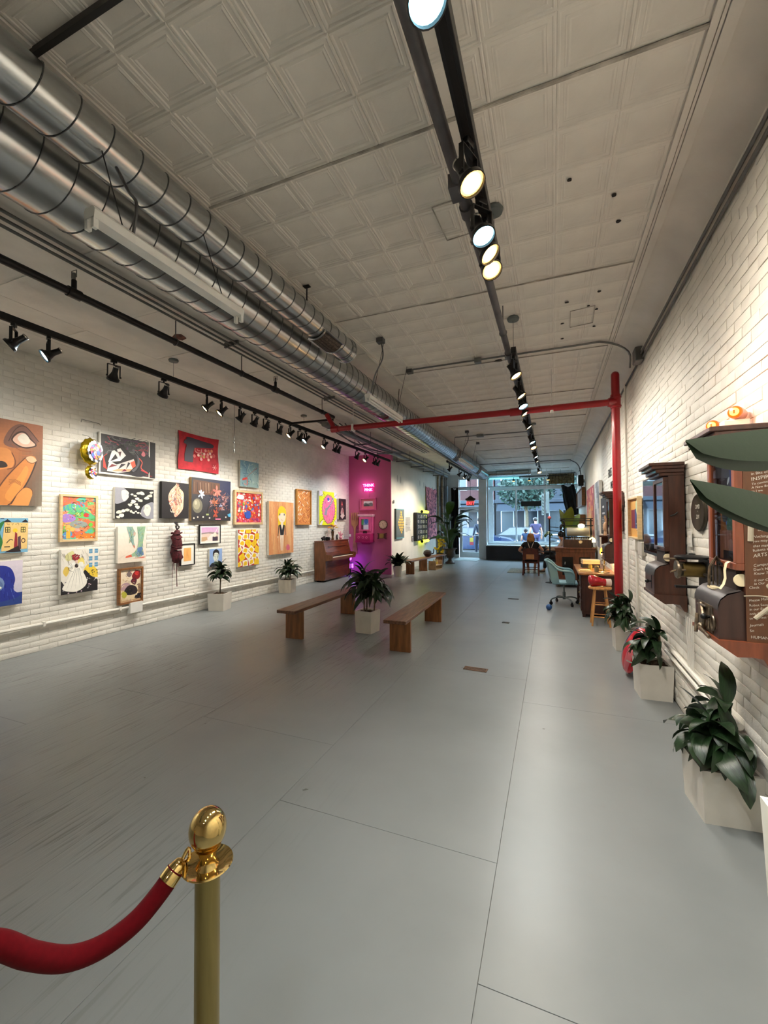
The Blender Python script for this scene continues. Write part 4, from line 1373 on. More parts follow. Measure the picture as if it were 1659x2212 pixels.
def flower(cx, cy, s_, c, n=6):
    for q in range(n):
        an = q * 2 * PI / n + R.random()
        a.blob([(cx, cy), (cx + s_ * 0.6 * math.cos(an - 0.35), cy + s_ * 0.75 * math.sin(an - 0.35)), (cx + s_ * math.cos(an), cy + s_ * 1.25 * math.sin(an)), (cx + s_ * 0.6 * math.cos(an + 0.35), cy + s_ * 0.75 * math.sin(an + 0.35))], mixc(c, (30, 20, 20), R.random() * 0.3), 3)
for k in range(130):
    x, y = 0.42 + 0.54 * R.random(), 0.25 + 0.5 * R.random()
    a.stroke([(x, y), (x + R.uniform(-.06, .06), y + R.uniform(-.06, .08)), (x + R.uniform(-.08, .08), y + R.uniform(-.08, .1))], 0.010, R.choice([(120, 60, 60), (160, 90, 70), (50, 44, 50), (96, 96, 110), (60, 70, 90), (196, 150, 130)]), taper=True)
flower(0.62, 0.72, 0.12, (214, 128, 112)); flower(0.22, 0.62, 0.09, (206, 218, 232)); flower(0.58, 0.18, 0.09, (196, 84, 60)); flower(0.56, 0.46, 0.09, (186, 110, 76))
for x, y in ((0.8, 0.42), (0.72, 0.38), (0.86, 0.5), (0.68, 0.52), (0.78, 0.56), (0.46, 0.44), (0.76, 0.3)):
    flower(x, y, 0.045, R.choice([(170, 186, 220), (210, 160, 160), (150, 100, 110)]), 5)
a.poly([(0.9, 0.16), (1.0, 0.2), (1.0, 0.1), (0.94, 0.1)], (80, 160, 200)); a.rect(0.58, 0.03, 0.72, 0.06, (230, 120, 150)); a.rect(0.34, 0.13, 0.41, 0.17, (150, 160, 110)); a.stroke([(0.42, 0.36), (0.38, 0.2)], 0.02, (56, 50, 44), smooth=False)
for x in (0.05, 0.14, 0.27, 0.43, 0.86):
    a.ell(x, 0.06 + 0.04 * R.random(), 0.02, 0.022, (206, 196, 182), n=8)
a.done(t)

# 10 the two legs
t, a = picture('feet_canvas', 'cream canvas with drawn green and blue legs, one foot on tiptoe', 'painting', (LX, 4.26, 1.01), RZL, 0.46, 0.54, 0.04)
a.field(6, 6, lambda x, y: mixc((226, 212, 194), (236, 228, 214), y))
a.poly([(0.28, 1.0), (0.5, 1.0), (0.56, 0.9), (0.62, 0.82), (0.6, 0.74), (0.54, 0.7), (0.56, 0.55), (0.6, 0.44), (0.56, 0.4), (0.5, 0.48), (0.42, 0.66), (0.36, 0.84)], (146, 176, 164)); a.poly([(0.52, 0.5), (0.6, 0.44), (0.58, 0.38), (0.54, 0.42)], (200, 128, 104)); a.poly([(0.54, 0.86), (0.62, 0.82), (0.6, 0.75), (0.53, 0.74)], (200, 170, 150))
a.poly([(0.66, 1.0), (0.98, 1.0), (0.92, 0.7), (0.86, 0.44), (0.9, 0.3), (0.92, 0.2), (0.8, 0.15), (0.6, 0.16), (0.26, 0.13), (0.28, 0.17), (0.44, 0.21), (0.58, 0.28), (0.7, 0.4), (0.72, 0.6)], (150, 184, 150))
a.poly([(0.7, 0.4), (0.86, 0.42), (0.9, 0.3), (0.92, 0.18), (0.74, 0.14), (0.62, 0.2)], (92, 126, 170)); a.poly([(0.26, 0.13), (0.28, 0.18), (0.46, 0.22), (0.5, 0.15)], (214, 96, 70)); a.poly([(0.5, 0.1), (0.9, 0.13), (1.0, 0.12), (0.9, 0.09)], (214, 120, 100))
for k in range(110):
    x, y = R.choice([(R.uniform(0.72, 0.9), R.uniform(0.4, 0.98)), (R.uniform(0.38, 0.52), R.uniform(0.6, 0.98)), (R.uniform(0.55, 0.88), R.uniform(0.16, 0.34))])
    a.stroke([(x, y), (x + R.uniform(-.03, .03), y - R.uniform(0.03, .09))], 0.012, R.choice([(110, 160, 180), (190, 200, 130), (90, 130, 150), (170, 200, 190), (120, 150, 110)]), smooth=False)
a.stroke([(0.68, 0.96), (0.72, 0.6), (0.66, 0.36)], 0.008, (80, 110, 100)); a.stroke([(0.3, 0.96), (0.42, 0.66), (0.52, 0.46)], 0.008, (80, 110, 110)); a.stroke([(0.02, 0.12), (0.4, 0.3)], 0.006, (206, 190, 172), smooth=False)
a.done(t)

# 11 small brown framed flower picture
t, a = picture('framed_flower_picture', 'brown framed picture of a red flower and dark cup, lowest above the conduit', 'picture', (LX, 4.28, 0.39), RZL, 0.40, 0.54, 0.045, BROWNF, 0.03)
a.field(6, 8, lambda x, y: mixc((222, 196, 150), (236, 220, 196), y + x * 0.2))
a.blob([(0.3, 0.85), (0.42, 0.96), (0.56, 0.86), (0.44, 0.76)], (120, 106, 104)); a.blob([(0.0, 0.42), (0.1, 0.56), (0.34, 0.6), (0.5, 0.5), (0.2, 0.36)], (176, 144, 150))
a.blob([(0.56, 0.8), (0.74, 0.95), (0.96, 0.9), (0.92, 0.7), (0.66, 0.66)], (130, 24, 26)); a.blob([(0.7, 0.88), (0.85, 0.92), (0.9, 0.82), (0.76, 0.8)], (206, 46, 44)); a.blob([(0.5, 0.62), (0.66, 0.74), (0.8, 0.64), (0.7, 0.5)], (80, 30, 44))
a.blob([(0.2, 0.34), (0.4, 0.5), (0.72, 0.46), (0.84, 0.3), (0.7, 0.2), (0.3, 0.22)], (40, 28, 34)); a.blob([(0.3, 0.36), (0.5, 0.42), (0.6, 0.32), (0.44, 0.26)], (20, 16, 20)); a.blob([(0.06, 0.26), (0.2, 0.34), (0.34, 0.22), (0.2, 0.12)], (176, 170, 60)); a.blob([(0.7, 0.1), (0.8, 0.2), (1.0, 0.22), (1.0, 0.0), (0.8, 0.0)], (32, 26, 32)); a.blob([(0.86, 0.5), (0.96, 0.5), (0.98, 0.24), (0.88, 0.24)], (150, 120, 96)); a.rect(0, 0, 1, 0.05, (196, 160, 120))
for k in range(70):
    x, y = R.random(), R.random()
    dk = x > 0.3 and 0.2 < y < 0.5
    rd = x > 0.5 and y > 0.6
    a.stroke([(x, y), (x + R.uniform(-.08, .08), y + R.uniform(-.05, .05)), (x + R.uniform(-.1, .1), y + R.uniform(-.07, .07))], 0.03, R.choice([(24, 18, 24), (56, 40, 46), (80, 76, 40)] if dk else [(150, 30, 34), (90, 20, 30), (210, 70, 60)] if rd else [(206, 176, 130), (236, 216, 184), (180, 150, 140)]), taper=True)
a.done(t)

# 12 dancer in a white gown
t, a = picture('gown_canvas', 'canvas of a red-haired figure in a white gown before blue windows and yellow flowers', 'painting', (LX, 3.49, 0.67), RZL, 0.475, 0.59, 0.05)
a.rect(0, 0, 1, 1, (232, 226, 214))
a.blob([(0.05, 0.5), (0.12, 0.62), (0.22, 0.56), (0.14, 0.4)], (222, 190, 90)); a.blob([(0.6, 0.5), (0.7, 0.62), (0.84, 0.6), (1.0, 0.46), (1.0, 0.3), (0.7, 0.4)], (240, 206, 70)); a.blob([(0.42, 0.74), (0.56, 0.8), (0.62, 0.64), (0.46, 0.66)], (236, 216, 120)); a.blob([(0.1, 0.86), (0.3, 0.96), (0.34, 0.8), (0.16, 0.74)], (214, 210, 150))
for x in (0.74, 0.9):
    for y in (0.56, 0.71, 0.88):
        a.rect(x, y, x + 0.1, y + 0.1, (96, 150, 184)); a.rect(x, y + 0.045, x + 0.1, y + 0.055, (190, 210, 220))
a.blob([(0, 0.0), (0.0, 0.3), (0.1, 0.2), (0.3, 0.1), (0.5, 0.3), (0.62, 0.5), (0.72, 0.44), (0.8, 0.36), (1.0, 0.24), (1.0, 0.0)], (30, 28, 32))
for k in range(40):
    x, y = R.random(), 0.02 + 0.3 * R.random()
    a.ell(x, y, 0.014 + 0.012 * R.random(), 0.014, R.choice([(236, 232, 226), (80, 78, 84), (150, 150, 152), (220, 190, 200)]), n=8)
a.blob([(0.04, 0.12), (0.14, 0.28), (0.28, 0.54), (0.36, 0.64), (0.46, 0.64), (0.56, 0.5), (0.68, 0.28), (0.66, 0.16), (0.5, 0.06), (0.3, 0.04)], (246, 242, 230))
for x0, x1 in ((0.36, 0.14), (0.39, 0.26), (0.42, 0.38), (0.45, 0.5), (0.47, 0.6)):
    a.stroke([(x0, 0.56), ((x0 + x1) / 2, 0.34), (x1, 0.1)], 0.008, (70, 66, 66), taper=True)
a.blob([(0.18, 0.6), (0.26, 0.68), (0.36, 0.7), (0.34, 0.6)], (240, 240, 232)); a.blob([(0.46, 0.62), (0.48, 0.7), (0.58, 0.68), (0.58, 0.58)], (240, 240, 232)); a.ell(0.4, 0.62, 0.05, 0.045, (50, 40, 40)); a.ell(0.4, 0.72, 0.04, 0.05, (230, 196, 180)); a.stroke([(0.18, 0.6), (0.2, 0.54), (0.3, 0.5)], 0.008, (60, 56, 56))
for k in range(34):
    an = R.random() * 6.28; q = R.random() ** 0.5
    a.ell(0.37 + 0.10 * q * math.cos(an), 0.82 + 0.065 * q * math.sin(an), 0.024, 0.02, R.choice([(150, 26, 40), (120, 16, 34), (176, 50, 60)]), n=7)
for k in range(26):
    x, y = R.uniform(0.0, 0.72), R.uniform(0.6, 0.98)
    a.stroke([(x, y), (x + 0.05, y - 0.09)], 0.006, R.choice([(80, 76, 70), (130, 124, 110), (190, 180, 160)]), smooth=False)
for k in range(12):
    a.ell(R.uniform(0.66, 1.0), R.uniform(0.36, 0.5), 0.012, 0.014, (40, 36, 34), n=7)
a.done(t)

# 13 small black framed landscape
t, a = picture('framed_landscape', 'small black-framed print of a lilac sky over a pale field', 'picture', (LX, 5.81, 1.21), RZL, 0.52, 0.36, 0.035, BLACKF, 0.014, mat_w=0.035)
a.field(4, 10, lambda x, y: mixc((226, 200, 216), (196, 150, 190), y)); a.poly([(0, 0.62), (0.5, 0.66), (1, 0.6), (1, 0.4), (0, 0.4)], (150, 132, 132)); a.poly([(0, 0.5), (0.4, 0.56), (1, 0.46), (1, 0), (0, 0)], (214, 190, 176)); a.poly([(0.2, 0.0), (0.56, 0.5), (0.7, 0.5), (0.7, 0.0)], (236, 214, 206)); a.poly([(0.0, 0.0), (0.0, 0.3), (0.3, 0.34), (0.36, 0.1)], (190, 156, 120)); a.rect(0.64, 0.02, 0.96, 0.32, (66, 54, 70)); a.ell(0.78, 0.46, 0.1, 0.16, (220, 214, 196)); a.stroke([(0.96, 0.98), (0.8, 0.6)], 0.02, (244, 236, 226), smooth=False)
a.done(t)

# 14 small orange print
t, a = picture('framed_orange_print', 'small black-framed print with a plain orange rectangle in a white mat', 'picture', (LX, 5.39, 0.86), RZL, 0.31, 0.38, 0.04, BLACKF, 0.014, mat_w=0.06)
a.rect(0, 0, 1, 1, (240, 178, 104))
for k in range(7):
    a.stroke([(0.3 + 0.06 * k, 0.9), (0.34 + 0.04 * k, 0.6), (0.3 + 0.07 * k, 0.2)], 0.02, R.choice([(226, 150, 80), (214, 140, 76)]))
a.done(t)

# 15 portrait
t, a = picture('portrait_canvas', 'small blue canvas with a dark-haired head-and-shoulders portrait, above the first pot plant', 'painting', (LX, 6.05, 0.78), RZL, 0.32, 0.33, 0.03)
a.rect(0, 0, 1, 1, (140, 168, 214)); a.blob([(0.06, 0.0), (0.14, 0.16), (0.4, 0.24), (0.64, 0.24), (0.9, 0.14), (0.96, 0.0)], (34, 36, 44)); a.blob([(0.38, 0.3), (0.4, 0.18), (0.52, 0.12), (0.62, 0.18), (0.64, 0.3)], (196, 206, 196)); a.blob([(0.3, 0.6), (0.32, 0.4), (0.5, 0.24), (0.68, 0.4), (0.72, 0.62), (0.6, 0.82), (0.4, 0.82)], (214, 220, 206)); a.blob([(0.26, 0.62), (0.28, 0.84), (0.46, 0.96), (0.66, 0.92), (0.76, 0.78), (0.74, 0.58), (0.68, 0.72), (0.5, 0.78), (0.36, 0.72), (0.31, 0.56)], (36, 34, 40))
for x in (0.41, 0.6):
    a.ell(x, 0.58, 0.035, 0.02, (40, 40, 46), n=10); a.stroke([(x - 0.06, 0.65), (x + 0.05, 0.66)], 0.025, (40, 38, 44), smooth=False)
a.stroke([(0.5, 0.56), (0.47, 0.46), (0.52, 0.45)], 0.02, (130, 140, 140)); a.stroke([(0.42, 0.36), (0.5, 0.34), (0.6, 0.37)], 0.025, (120, 96, 100)); a.blob([(0.6, 0.4), (0.7, 0.5), (0.7, 0.62), (0.62, 0.56)], (150, 166, 164))
a.done(t)

# 16 teal marble
t, a = picture('marbled_canvas', 'small teal marbled canvas with a red splash, high above the pale-framed collage', 'painting', (LX, 6.86, 2.355), RZL, 0.58, 0.545, 0.04)
a.field(10, 10, lambda x, y: mixc((146, 178, 180), (90, 136, 160), y * 0.9 + 0.3 * math.sin(6 * x)))
for k in range(60):
    x, y = R.random(), R.random()
    p = [(x, y)]
    an = R.random() * 6
    for q in range(4):
        an += R.uniform(-0.9, 0.9)
        p.append((p[-1][0] + 0.07 * math.cos(an), p[-1][1] + 0.07 * math.sin(an)))
    a.stroke(p, 0.02, R.choice([(60, 110, 140), (170, 200, 196), (120, 160, 170), (40, 84, 116), (196, 214, 206), (140, 170, 150)]), taper=True)
a.stroke([(0.1, 0.3), (0.3, 0.36), (0.55, 0.55), (0.9, 0.8)], 0.02, (150, 110, 100)); a.blob([(0.1, 0.24), (0.16, 0.33), (0.36, 0.36), (0.3, 0.28)], (196, 50, 44)); a.stroke([(0.34, 0.34), (0.36, 0.2), (0.34, 0.06)], 0.04, (206, 90, 76)); a.stroke([(0.2, 0.12), (0.28, 0.06)], 0.03, (216, 130, 110), smooth=False)
a.done(t)

# 17 busy framed collage
t, a = picture('framed_collage', 'pale-framed crowded collage of red, blue and white shapes', 'picture', (LX, 6.70, 1.565), RZL, 0.88, 0.705, 0.05, PALEW, 0.045)
a.rect(0, 0, 1, 1, (214, 70, 60))
PAL = [(226, 60, 50), (240, 230, 220), (70, 110, 190), (240, 170, 60), (230, 120, 150), (110, 160, 90), (200, 50, 60), (250, 210, 190), (90, 150, 200), (240, 130, 60), (150, 60, 120)]
for k in range(330):
    x, y = R.random(), R.random()
    c = R.choice(PAL)
    if y > 0.7 and R.random() < 0.6:
        c = R.choice([(206, 40, 44), (226, 60, 50), (246, 236, 228)])
    if y < 0.12:
        c = R.choice([(196, 70, 130), (226, 120, 150), (160, 50, 110)])
    s_ = 0.012 + 0.034 * R.random()
    a.blob([(x + s_ * (0.4 + R.random()) * math.cos(q * 1.26), y + s_ * 1.2 * (0.4 + R.random()) * math.sin(q * 1.26)) for q in range(5)], c, 2)
a.blob([(0.36, 0.16), (0.36, 0.34), (0.5, 0.4), (0.56, 0.3), (0.52, 0.14)], (50, 90, 190)); a.blob([(0.02, 0.8), (0.1, 0.92), (0.28, 0.9), (0.26, 0.78)], (240, 234, 226))
a.done(t)

# 18 yellow and white cards
t, a = picture('yellow_card_canvas', 'canvas of tilted white cards with yellow shapes in red outlines, under the pale-framed collage', 'painting', (LX, 6.80, 0.70), RZL, 0.65, 0.76, 0.045)
a.rect(0, 0, 1, 1, (186, 52, 28))
for j in range(6):
    for i in range(4):
        cx, cy = 0.10 + 0.29 * i + (0.14 if j % 2 else 0) - 0.06, 0.08 + 0.18 * j + R.uniform(-.02, .02)
        an = R.uniform(-0.7, 0.7)
        def rp(pts):
            return [(cx + (p[0] * math.cos(an) - p[1] * math.sin(an)), cy + (p[0] * math.sin(an) + p[1] * math.cos(an)) * 0.9) for p in pts]
        sx, sy = R.uniform(0.12, 0.145), R.uniform(0.085, 0.11)
        a.poly(rp([(-sx, -sy), (sx, -sy), (sx, sy), (-sx, sy)]), R.choice([(246, 240, 226), (246, 240, 226), (244, 206, 40)]))
        a.blob(rp([(-0.085, -0.05), (-0.05, 0.045), (0.03, 0.065), (0.085, 0.03), (0.06, -0.055)]), (240, 196, 30))
        a.stroke(rp([(-0.02, 0.0), (0.02, 0.01)]), 0.012, (214, 150, 30), smooth=False)
a.done(t)

# 19 girl
t, a = picture('girl_canvas', 'tall orange canvas of a yellow-haired girl in a black top', 'painting', (LX, 7.79, 0.87), RZL, 0.96, 1.22, 0.05)
a.field(12, 10, lambda x, y: mixc((236, 176, 116), (226, 150, 96), 0.5 + 0.5 * math.sin(x * 20 + y * 3)))
for k in range(34):
    x = R.random()
    a.stroke([(x, R.uniform(0.6, 1.0)), (x + R.uniform(-.03, .03), 0.5), (x + R.uniform(-.03, .03), R.uniform(0.0, 0.4))], 0.014, R.choice([(220, 140, 84), (244, 196, 140), (206, 128, 80), (240, 180, 120)]))
a.blob([(0.36, 0.56), (0.34, 0.76), (0.38, 0.88), (0.5, 0.92), (0.64, 0.87), (0.68, 0.74), (0.66, 0.56), (0.6, 0.54), (0.44, 0.54)], (246, 206, 30))
a.poly([(0.46, 0.62), (0.56, 0.62), (0.56, 0.55), (0.46, 0.55)], (250, 232, 206)); a.blob([(0.37, 0.74), (0.38, 0.66), (0.46, 0.61), (0.58, 0.61), (0.65, 0.67), (0.65, 0.76), (0.5, 0.8)], (252, 234, 206)); a.blob([(0.36, 0.74), (0.36, 0.86), (0.5, 0.91), (0.65, 0.86), (0.67, 0.78), (0.5, 0.79), (0.4, 0.75)], (248, 210, 40))
a.poly([(0.355, 0.6), (0.43, 0.62), (0.43, 0.5), (0.36, 0.52)], (246, 206, 30)); a.poly([(0.61, 0.62), (0.67, 0.62), (0.65, 0.5), (0.6, 0.52)], (246, 206, 30))
for x in (0.42, 0.6):
    a.ell(x, 0.755, 0.018, 0.022, (40, 44, 60), n=10)
a.stroke([(0.47, 0.655), (0.54, 0.65)], 0.008, (220, 120, 110), smooth=False)
a.poly([(0.42, 0.55), (0.6, 0.55), (0.6, 0.36), (0.42, 0.36)], (250, 232, 206)); a.poly([(0.40, 0.56), (0.46, 0.56), (0.51, 0.46), (0.56, 0.56), (0.62, 0.55), (0.58, 0.36), (0.44, 0.36)], (34, 30, 32)); a.poly([(0.37, 0.55), (0.4, 0.55), (0.36, 0.33), (0.34, 0.34)], (34, 30, 32)); a.poly([(0.62, 0.55), (0.645, 0.54), (0.66, 0.36), (0.64, 0.36)], (34, 30, 32))
a.poly([(0.33, 0.34), (0.36, 0.34), (0.35, 0.3), (0.33, 0.31)], (250, 232, 206)); a.poly([(0.43, 0.36), (0.58, 0.36), (0.58, 0.28), (0.43, 0.28)], (250, 226, 200)); a.poly([(0.43, 0.3), (0.5, 0.3), (0.5, 0.06), (0.46, 0.06)], (252, 222, 190)); a.poly([(0.51, 0.3), (0.58, 0.3), (0.55, 0.06), (0.52, 0.06)], (252, 222, 190)); a.stroke([(0.505, 0.3), (0.51, 0.08)], 0.008, (220, 110, 100), smooth=False)
a.blob([(0.7, 0.07), (0.7, 0.15), (0.78, 0.17), (0.84, 0.12), (0.82, 0.06)], (230, 110, 130))
a.done(t)

# 20 orange woven
t, a = picture('woven_pattern_panel', 'narrow wooden-framed panel of orange and white slanting strokes', 'picture', (LX, 8.91, 1.54), RZL, 0.67, 0.91, 0.06, mat('ochre_frame', (190, 130, 54), rough=0.5), 0.03)
a.rect(0, 0, 1, 1, (214, 136, 66))
for k in range(170):
    x, y = R.random(), R.random()
    s_ = R.choice([1, -1])
    a.stroke([(x, y), (x + 0.12 * s_, y + 0.07)], 0.04, R.choice([(236, 170, 100), (196, 110, 50), (244, 226, 200), (206, 130, 60), (176, 90, 44), (230, 150, 80)]), smooth=False)
a.done(t)

# 21 yellow and pink cartoon
t, a = picture('yellow_pink_canvas', 'bright yellow canvas with a shaggy pink creature shape and a grey hammer, above the piano', 'painting', (LX, 9.99, 1.53), RZL, 0.99, 0.945, 0.05)
a.rect(0, 0, 1, 1, (232, 238, 20))
a.poly([(0, 1), (0.18, 1), (0.22, 0.85), (0, 0.86)], (236, 224, 232)); a.poly([(0.85, 1.0), (1.0, 1.0), (1.0, 0.82), (0.86, 0.84)], (240, 226, 240)); a.poly([(0.0, 0.0), (0.14, 0.0), (0.24, 0.16), (0.1, 0.1)], (236, 226, 236)); a.poly([(0.86, 0.0), (1.0, 0.0), (1.0, 0.2), (0.86, 0.1)], (240, 226, 240))
pts = []
for k in range(60):
    an = 2 * PI * k / 60
    rr = (0.43 if k % 2 else 0.375)
    pts.append((0.53 + rr * 0.95 * math.cos(an), 0.47 + rr * 1.1 * math.sin(an)))
a.poly(pts, (40, 30, 36)); a.poly([(0.53 + (p[0] - 0.53) * 0.955, 0.47 + (p[1] - 0.47) * 0.955) for p in pts], (244, 120, 168))
for k in range(70):
    x, y = 0.53 + R.uniform(-.3, .3), 0.47 + R.uniform(-.34, .34)
    if ((x - 0.53) / 0.32) ** 2 + ((y - 0.47) / 0.36) ** 2 < 1:
        a.stroke([(x, y), (x + 0.01, y - 0.03), (x, y - 0.07)], 0.010, R.choice([(240, 150, 70), (216, 70, 120), (250, 170, 190), (70, 40, 50)]))
a.poly([(0.26, 0.3), (0.36, 0.52), (0.46, 0.5), (0.4, 0.28)], (150, 150, 158)); a.stroke([(0.4, 0.46), (0.62, 0.62), (0.76, 0.84)], 0.06, (140, 144, 150)); a.ell(0.5, 0.78, 0.07, 0.05, (60, 90, 190)); a.stroke([(0.46, 0.7), (0.6, 0.74)], 0.03, (240, 236, 236), smooth=False)
for k in range(5):
    a.ell(0.6 + 0.05 * k, 0.6 + 0.05 * k, 0.03, 0.03, (206, 208, 214), n=8); a.ring(0.6 + 0.05 * k, 0.6 + 0.05 * k, 0.03, 0.03, 0.008, (40, 40, 44), 10)
for q in ([(0.03, 0.84), (0.2, 0.9)], [(0.86, 0.86), (1.0, 0.95)], [(0.02, 0.08), (0.22, 0.2)], [(0.86, 0.14), (0.98, 0.05)], [(0.2, 0.96), (0.3, 0.88)]):
    a.stroke(q, 0.012, (30, 30, 30), smooth=False)
a.done(t)

# 22 small dark canvas
t, a = picture('dark_triangle_canvas', 'small dark canvas with a pale pyramid-like figure, beside the pink wall', 'painting', (LX, 11.12, 1.69), RZL, 0.47, 0.63, 0.05)
a.rect(0, 0, 1, 1, (38, 26, 34)); a.poly([(0.44, 0.9), (0.3, 0.6), (0.62, 0.6)], (206, 96, 96)); a.ell(0.46, 0.62, 0.12, 0.08, (60, 40, 50)); a.poly([(0.4, 0.56), (0.56, 0.56), (0.72, 0.3), (0.5, 0.16), (0.24, 0.3)], (190, 150, 150)); a.poly([(0.2, 0.16), (0.5, 0.34), (0.82, 0.2), (0.5, 0.02)], (206, 190, 186)); a.stroke([(0.48, 0.5), (0.5, 0.26)], 0.04, (70, 40, 50), smooth=False); a.blob([(0.56, 0.4), (0.66, 0.5), (0.7, 0.34)], (150, 80, 84))
a.done(t)

# foil balloons
GOLD = mat('gold_foil', (206, 176, 40), rough=0.16, metal=0.9, var=0.1, scale=20, bump=0.5, bscale=14)
for (nm, lab, y, z, ry, rz_) in (('foil_balloon', 'larger round gold foil balloon with a printed colourful face, hung off the left wall', 3.80, 2.585, 0.155, 0.185), ('foil_balloon', 'smaller round gold foil balloon hanging just under the larger one', 3.80, 2.30, 0.082, 0.096)):
    t = thing(nm, lab, 'balloon', (LX + 0.13, y, z), RZL + 0.3)
    mb = MB()
    n = 26
    prof = [(0, -0.06), (0.5, -0.052), (0.8, -0.032), (0.96, -0.010), (1.0, 0.0), (0.96, 0.010), (0.8, 0.032), (0.5, 0.052), (0, 0.06)]
    vs = []; fs = []
    for r, d in prof:
        for k in range(n):
            an = 2 * PI * k / n
            wv = 1 + (0.035 * (1 if k % 2 else -1) if 0.7 < r else 0)
            vs.append((max(r, 0.001) * wv * ry * 1.18 * math.cos(an), d * (rz_ / 0.15), max(r, 0.001) * wv * rz_ * math.sin(an)))
    for i in range(len(prof) - 1):
        for k in range(n):
            fs.append((i * n + k, i * n + (k + 1) % n, (i + 1) * n + (k + 1) % n, (i + 1) * n + k))
    mb.add(vs, fs)
    mb.build('foil', GOLD, t, angle=60)
    pr = MB()
    f = rz_ / 0.15
    for k in range(18):
        an = 2 * PI * k / 18
        pr.col = R.choice([(240, 240, 240), (230, 120, 40), (60, 90, 190), (220, 60, 110), (230, 230, 230), (30, 30, 30), (90, 170, 80)])
        for rr in (0.2, 0.42, 0.66):
            pr.col = R.choice([(244, 244, 244), (236, 130, 40), (60, 90, 190), (220, 60, 110), (40, 40, 44)]) if rr < 0.5 else R.choice([(244, 244, 244), (240, 240, 240), (40, 40, 44)])
            yy = -0.063 * f * (1 - (rr ** 2.4) * 0.55)
            pr.add([(ry * 1.1 * rr * math.cos(an) + 0.026 * f * math.cos(q * 1.05), yy - 0.003 - 0.0002 * k, rz_ * rr * math.sin(an) + 0.026 * f * math.sin(q * 1.05)) for q in range(6)], [tuple(range(6))])
    pr.build('print', PAINTG, t, smooth=False)
    MB().tube([(0, 0.0, rz_ * 0.98), (0.01, 0.05, rz_ + 0.03), (0.0, 0.13, rz_ + 0.05)], 0.003, 5).build('string', COND, t)
# wall hook above
tag(MB().tube([(LX + 0.01, 3.74, 2.99), (LX + 0.02, 3.74, 3.03), (LX + 0.02, 3.98, 3.02), (LX + 0.02, 4.0, 3.0)], 0.004, 5).build('wall_hook', COND, None, center=True), 'thin bent wire hook in the brick wall above the gold balloons', 'hook')

# hanging knotted sculpture
t = thing('hanging_sculpture', 'dark red bound and knotted hanging sculpture with trailing cords', 'sculpture', (LX + 0.085, 5.26, 0.99), RZL)
MAR = mat('maroon_fibre', (78, 18, 26), rough=0.8, var=0.5, scale=30, bump=0.6, bscale=60)
mb = MB()
prof = [(0.01, 0.50), (0.045, 0.48), (0.055, 0.43), (0.085, 0.38), (0.078, 0.30), (0.09, 0.22), (0.075, 0.19), (0.088, 0.12), (0.09, 0.03), (0.07, -0.03), (0.02, -0.06)]
vs = []; fs = []
n = 18
for i, (r, z) in enumerate(prof):
    for k in range(n):
        an = 2 * PI * k / n
        q = 1 + 0.14 * math.sin(5 * an + 3 * i) + R.uniform(-.08, .08)
        vs.append((r * q * math.cos(an) + 0.012 * math.sin(i * 1.7), r * 0.8 * q * math.sin(an), z))
for i in range(len(prof) - 1):
    for k in range(n):
        fs.append((i * n + k, i * n + (k + 1) % n, (i + 1) * n + (k + 1) % n, (i + 1) * n + k))
mb.add(vs, fs).build('bundle', MAR, t, angle=70)
mb = MB()
for z in (0.44, 0.36, 0.18, 0.21):
    mb.tube([(0.088 * math.cos(2 * PI * k / 16), 0.072 * math.sin(2 * PI * k / 16), z + 0.012 * math.sin(k)) for k in range(16)], 0.010, 6, closed=True)
mb.build('binding', MAR, t)
mb = MB()
for k in range(6):
    mb.tube(cr([(R.uniform(-.02, .02), 0, 0.50), (R.uniform(-.05, .05), -0.02, 0.55), (R.uniform(-.04, .04), 0.0, 0.60), (0, 0.05, 0.63)], 4), 0.006, 5)
mb.build('top_knot', mat('black_cord', (26, 20, 22), rough=0.8), t)
for x, z1, r in ((0.012, -0.46, 0.006), (-0.07, -0.30, 0.003), (-0.04, -0.18, 0.006), (0.05, -0.12, 0.008), (0.03, -0.14, 0.006), (-0.075, -0.55, 0.0025)):
    MB().tube(cr([(x * 0.7, 0, 0.0), (x, 0.01, z1 * 0.4), (x * 1.15, 0.0, z1)], 5), r, 5).build('cord', MAR, t)
MB().box(-0.05, 0.05, -0.078, -0.07, 0.155, 0.165).build('pale_band', MATB, t)
# ================================================================ plants and pots
POTW = mat('white_pot', (214, 208, 196), rough=0.35, var=0.05, scale=4, bump=0.05)
POTD = mat('stained_white_pot', (206, 198, 182), rough=0.4, var=0.10, scale=3, stretch=(3, 3, 0.8))
SOIL = mat('soil_moss', (74, 54, 34), rough=0.95, var=0.5, scale=30, bump=1.0, bscale=40)
LEAF = mat('dark_leaf', (30, 50, 27), rough=0.32, var=0.35, scale=6, stretch=(2, 14, 2), bump=0.15, bscale=20)
LEAF2 = mat('mid_leaf', (50, 78, 36), rough=0.35, var=0.35, scale=6, stretch=(2, 14, 2), bump=0.15)
LEAF3 = mat('broad_green_leaf', (28, 52, 26), rough=0.42, var=0.10, scale=3, stretch=(1, 2, 1), bump=0.05)
CANE = mat('cane', (92, 80, 58), rough=0.7, var=0.3, scale=20, bump=0.4)
LEAFMESH = {}


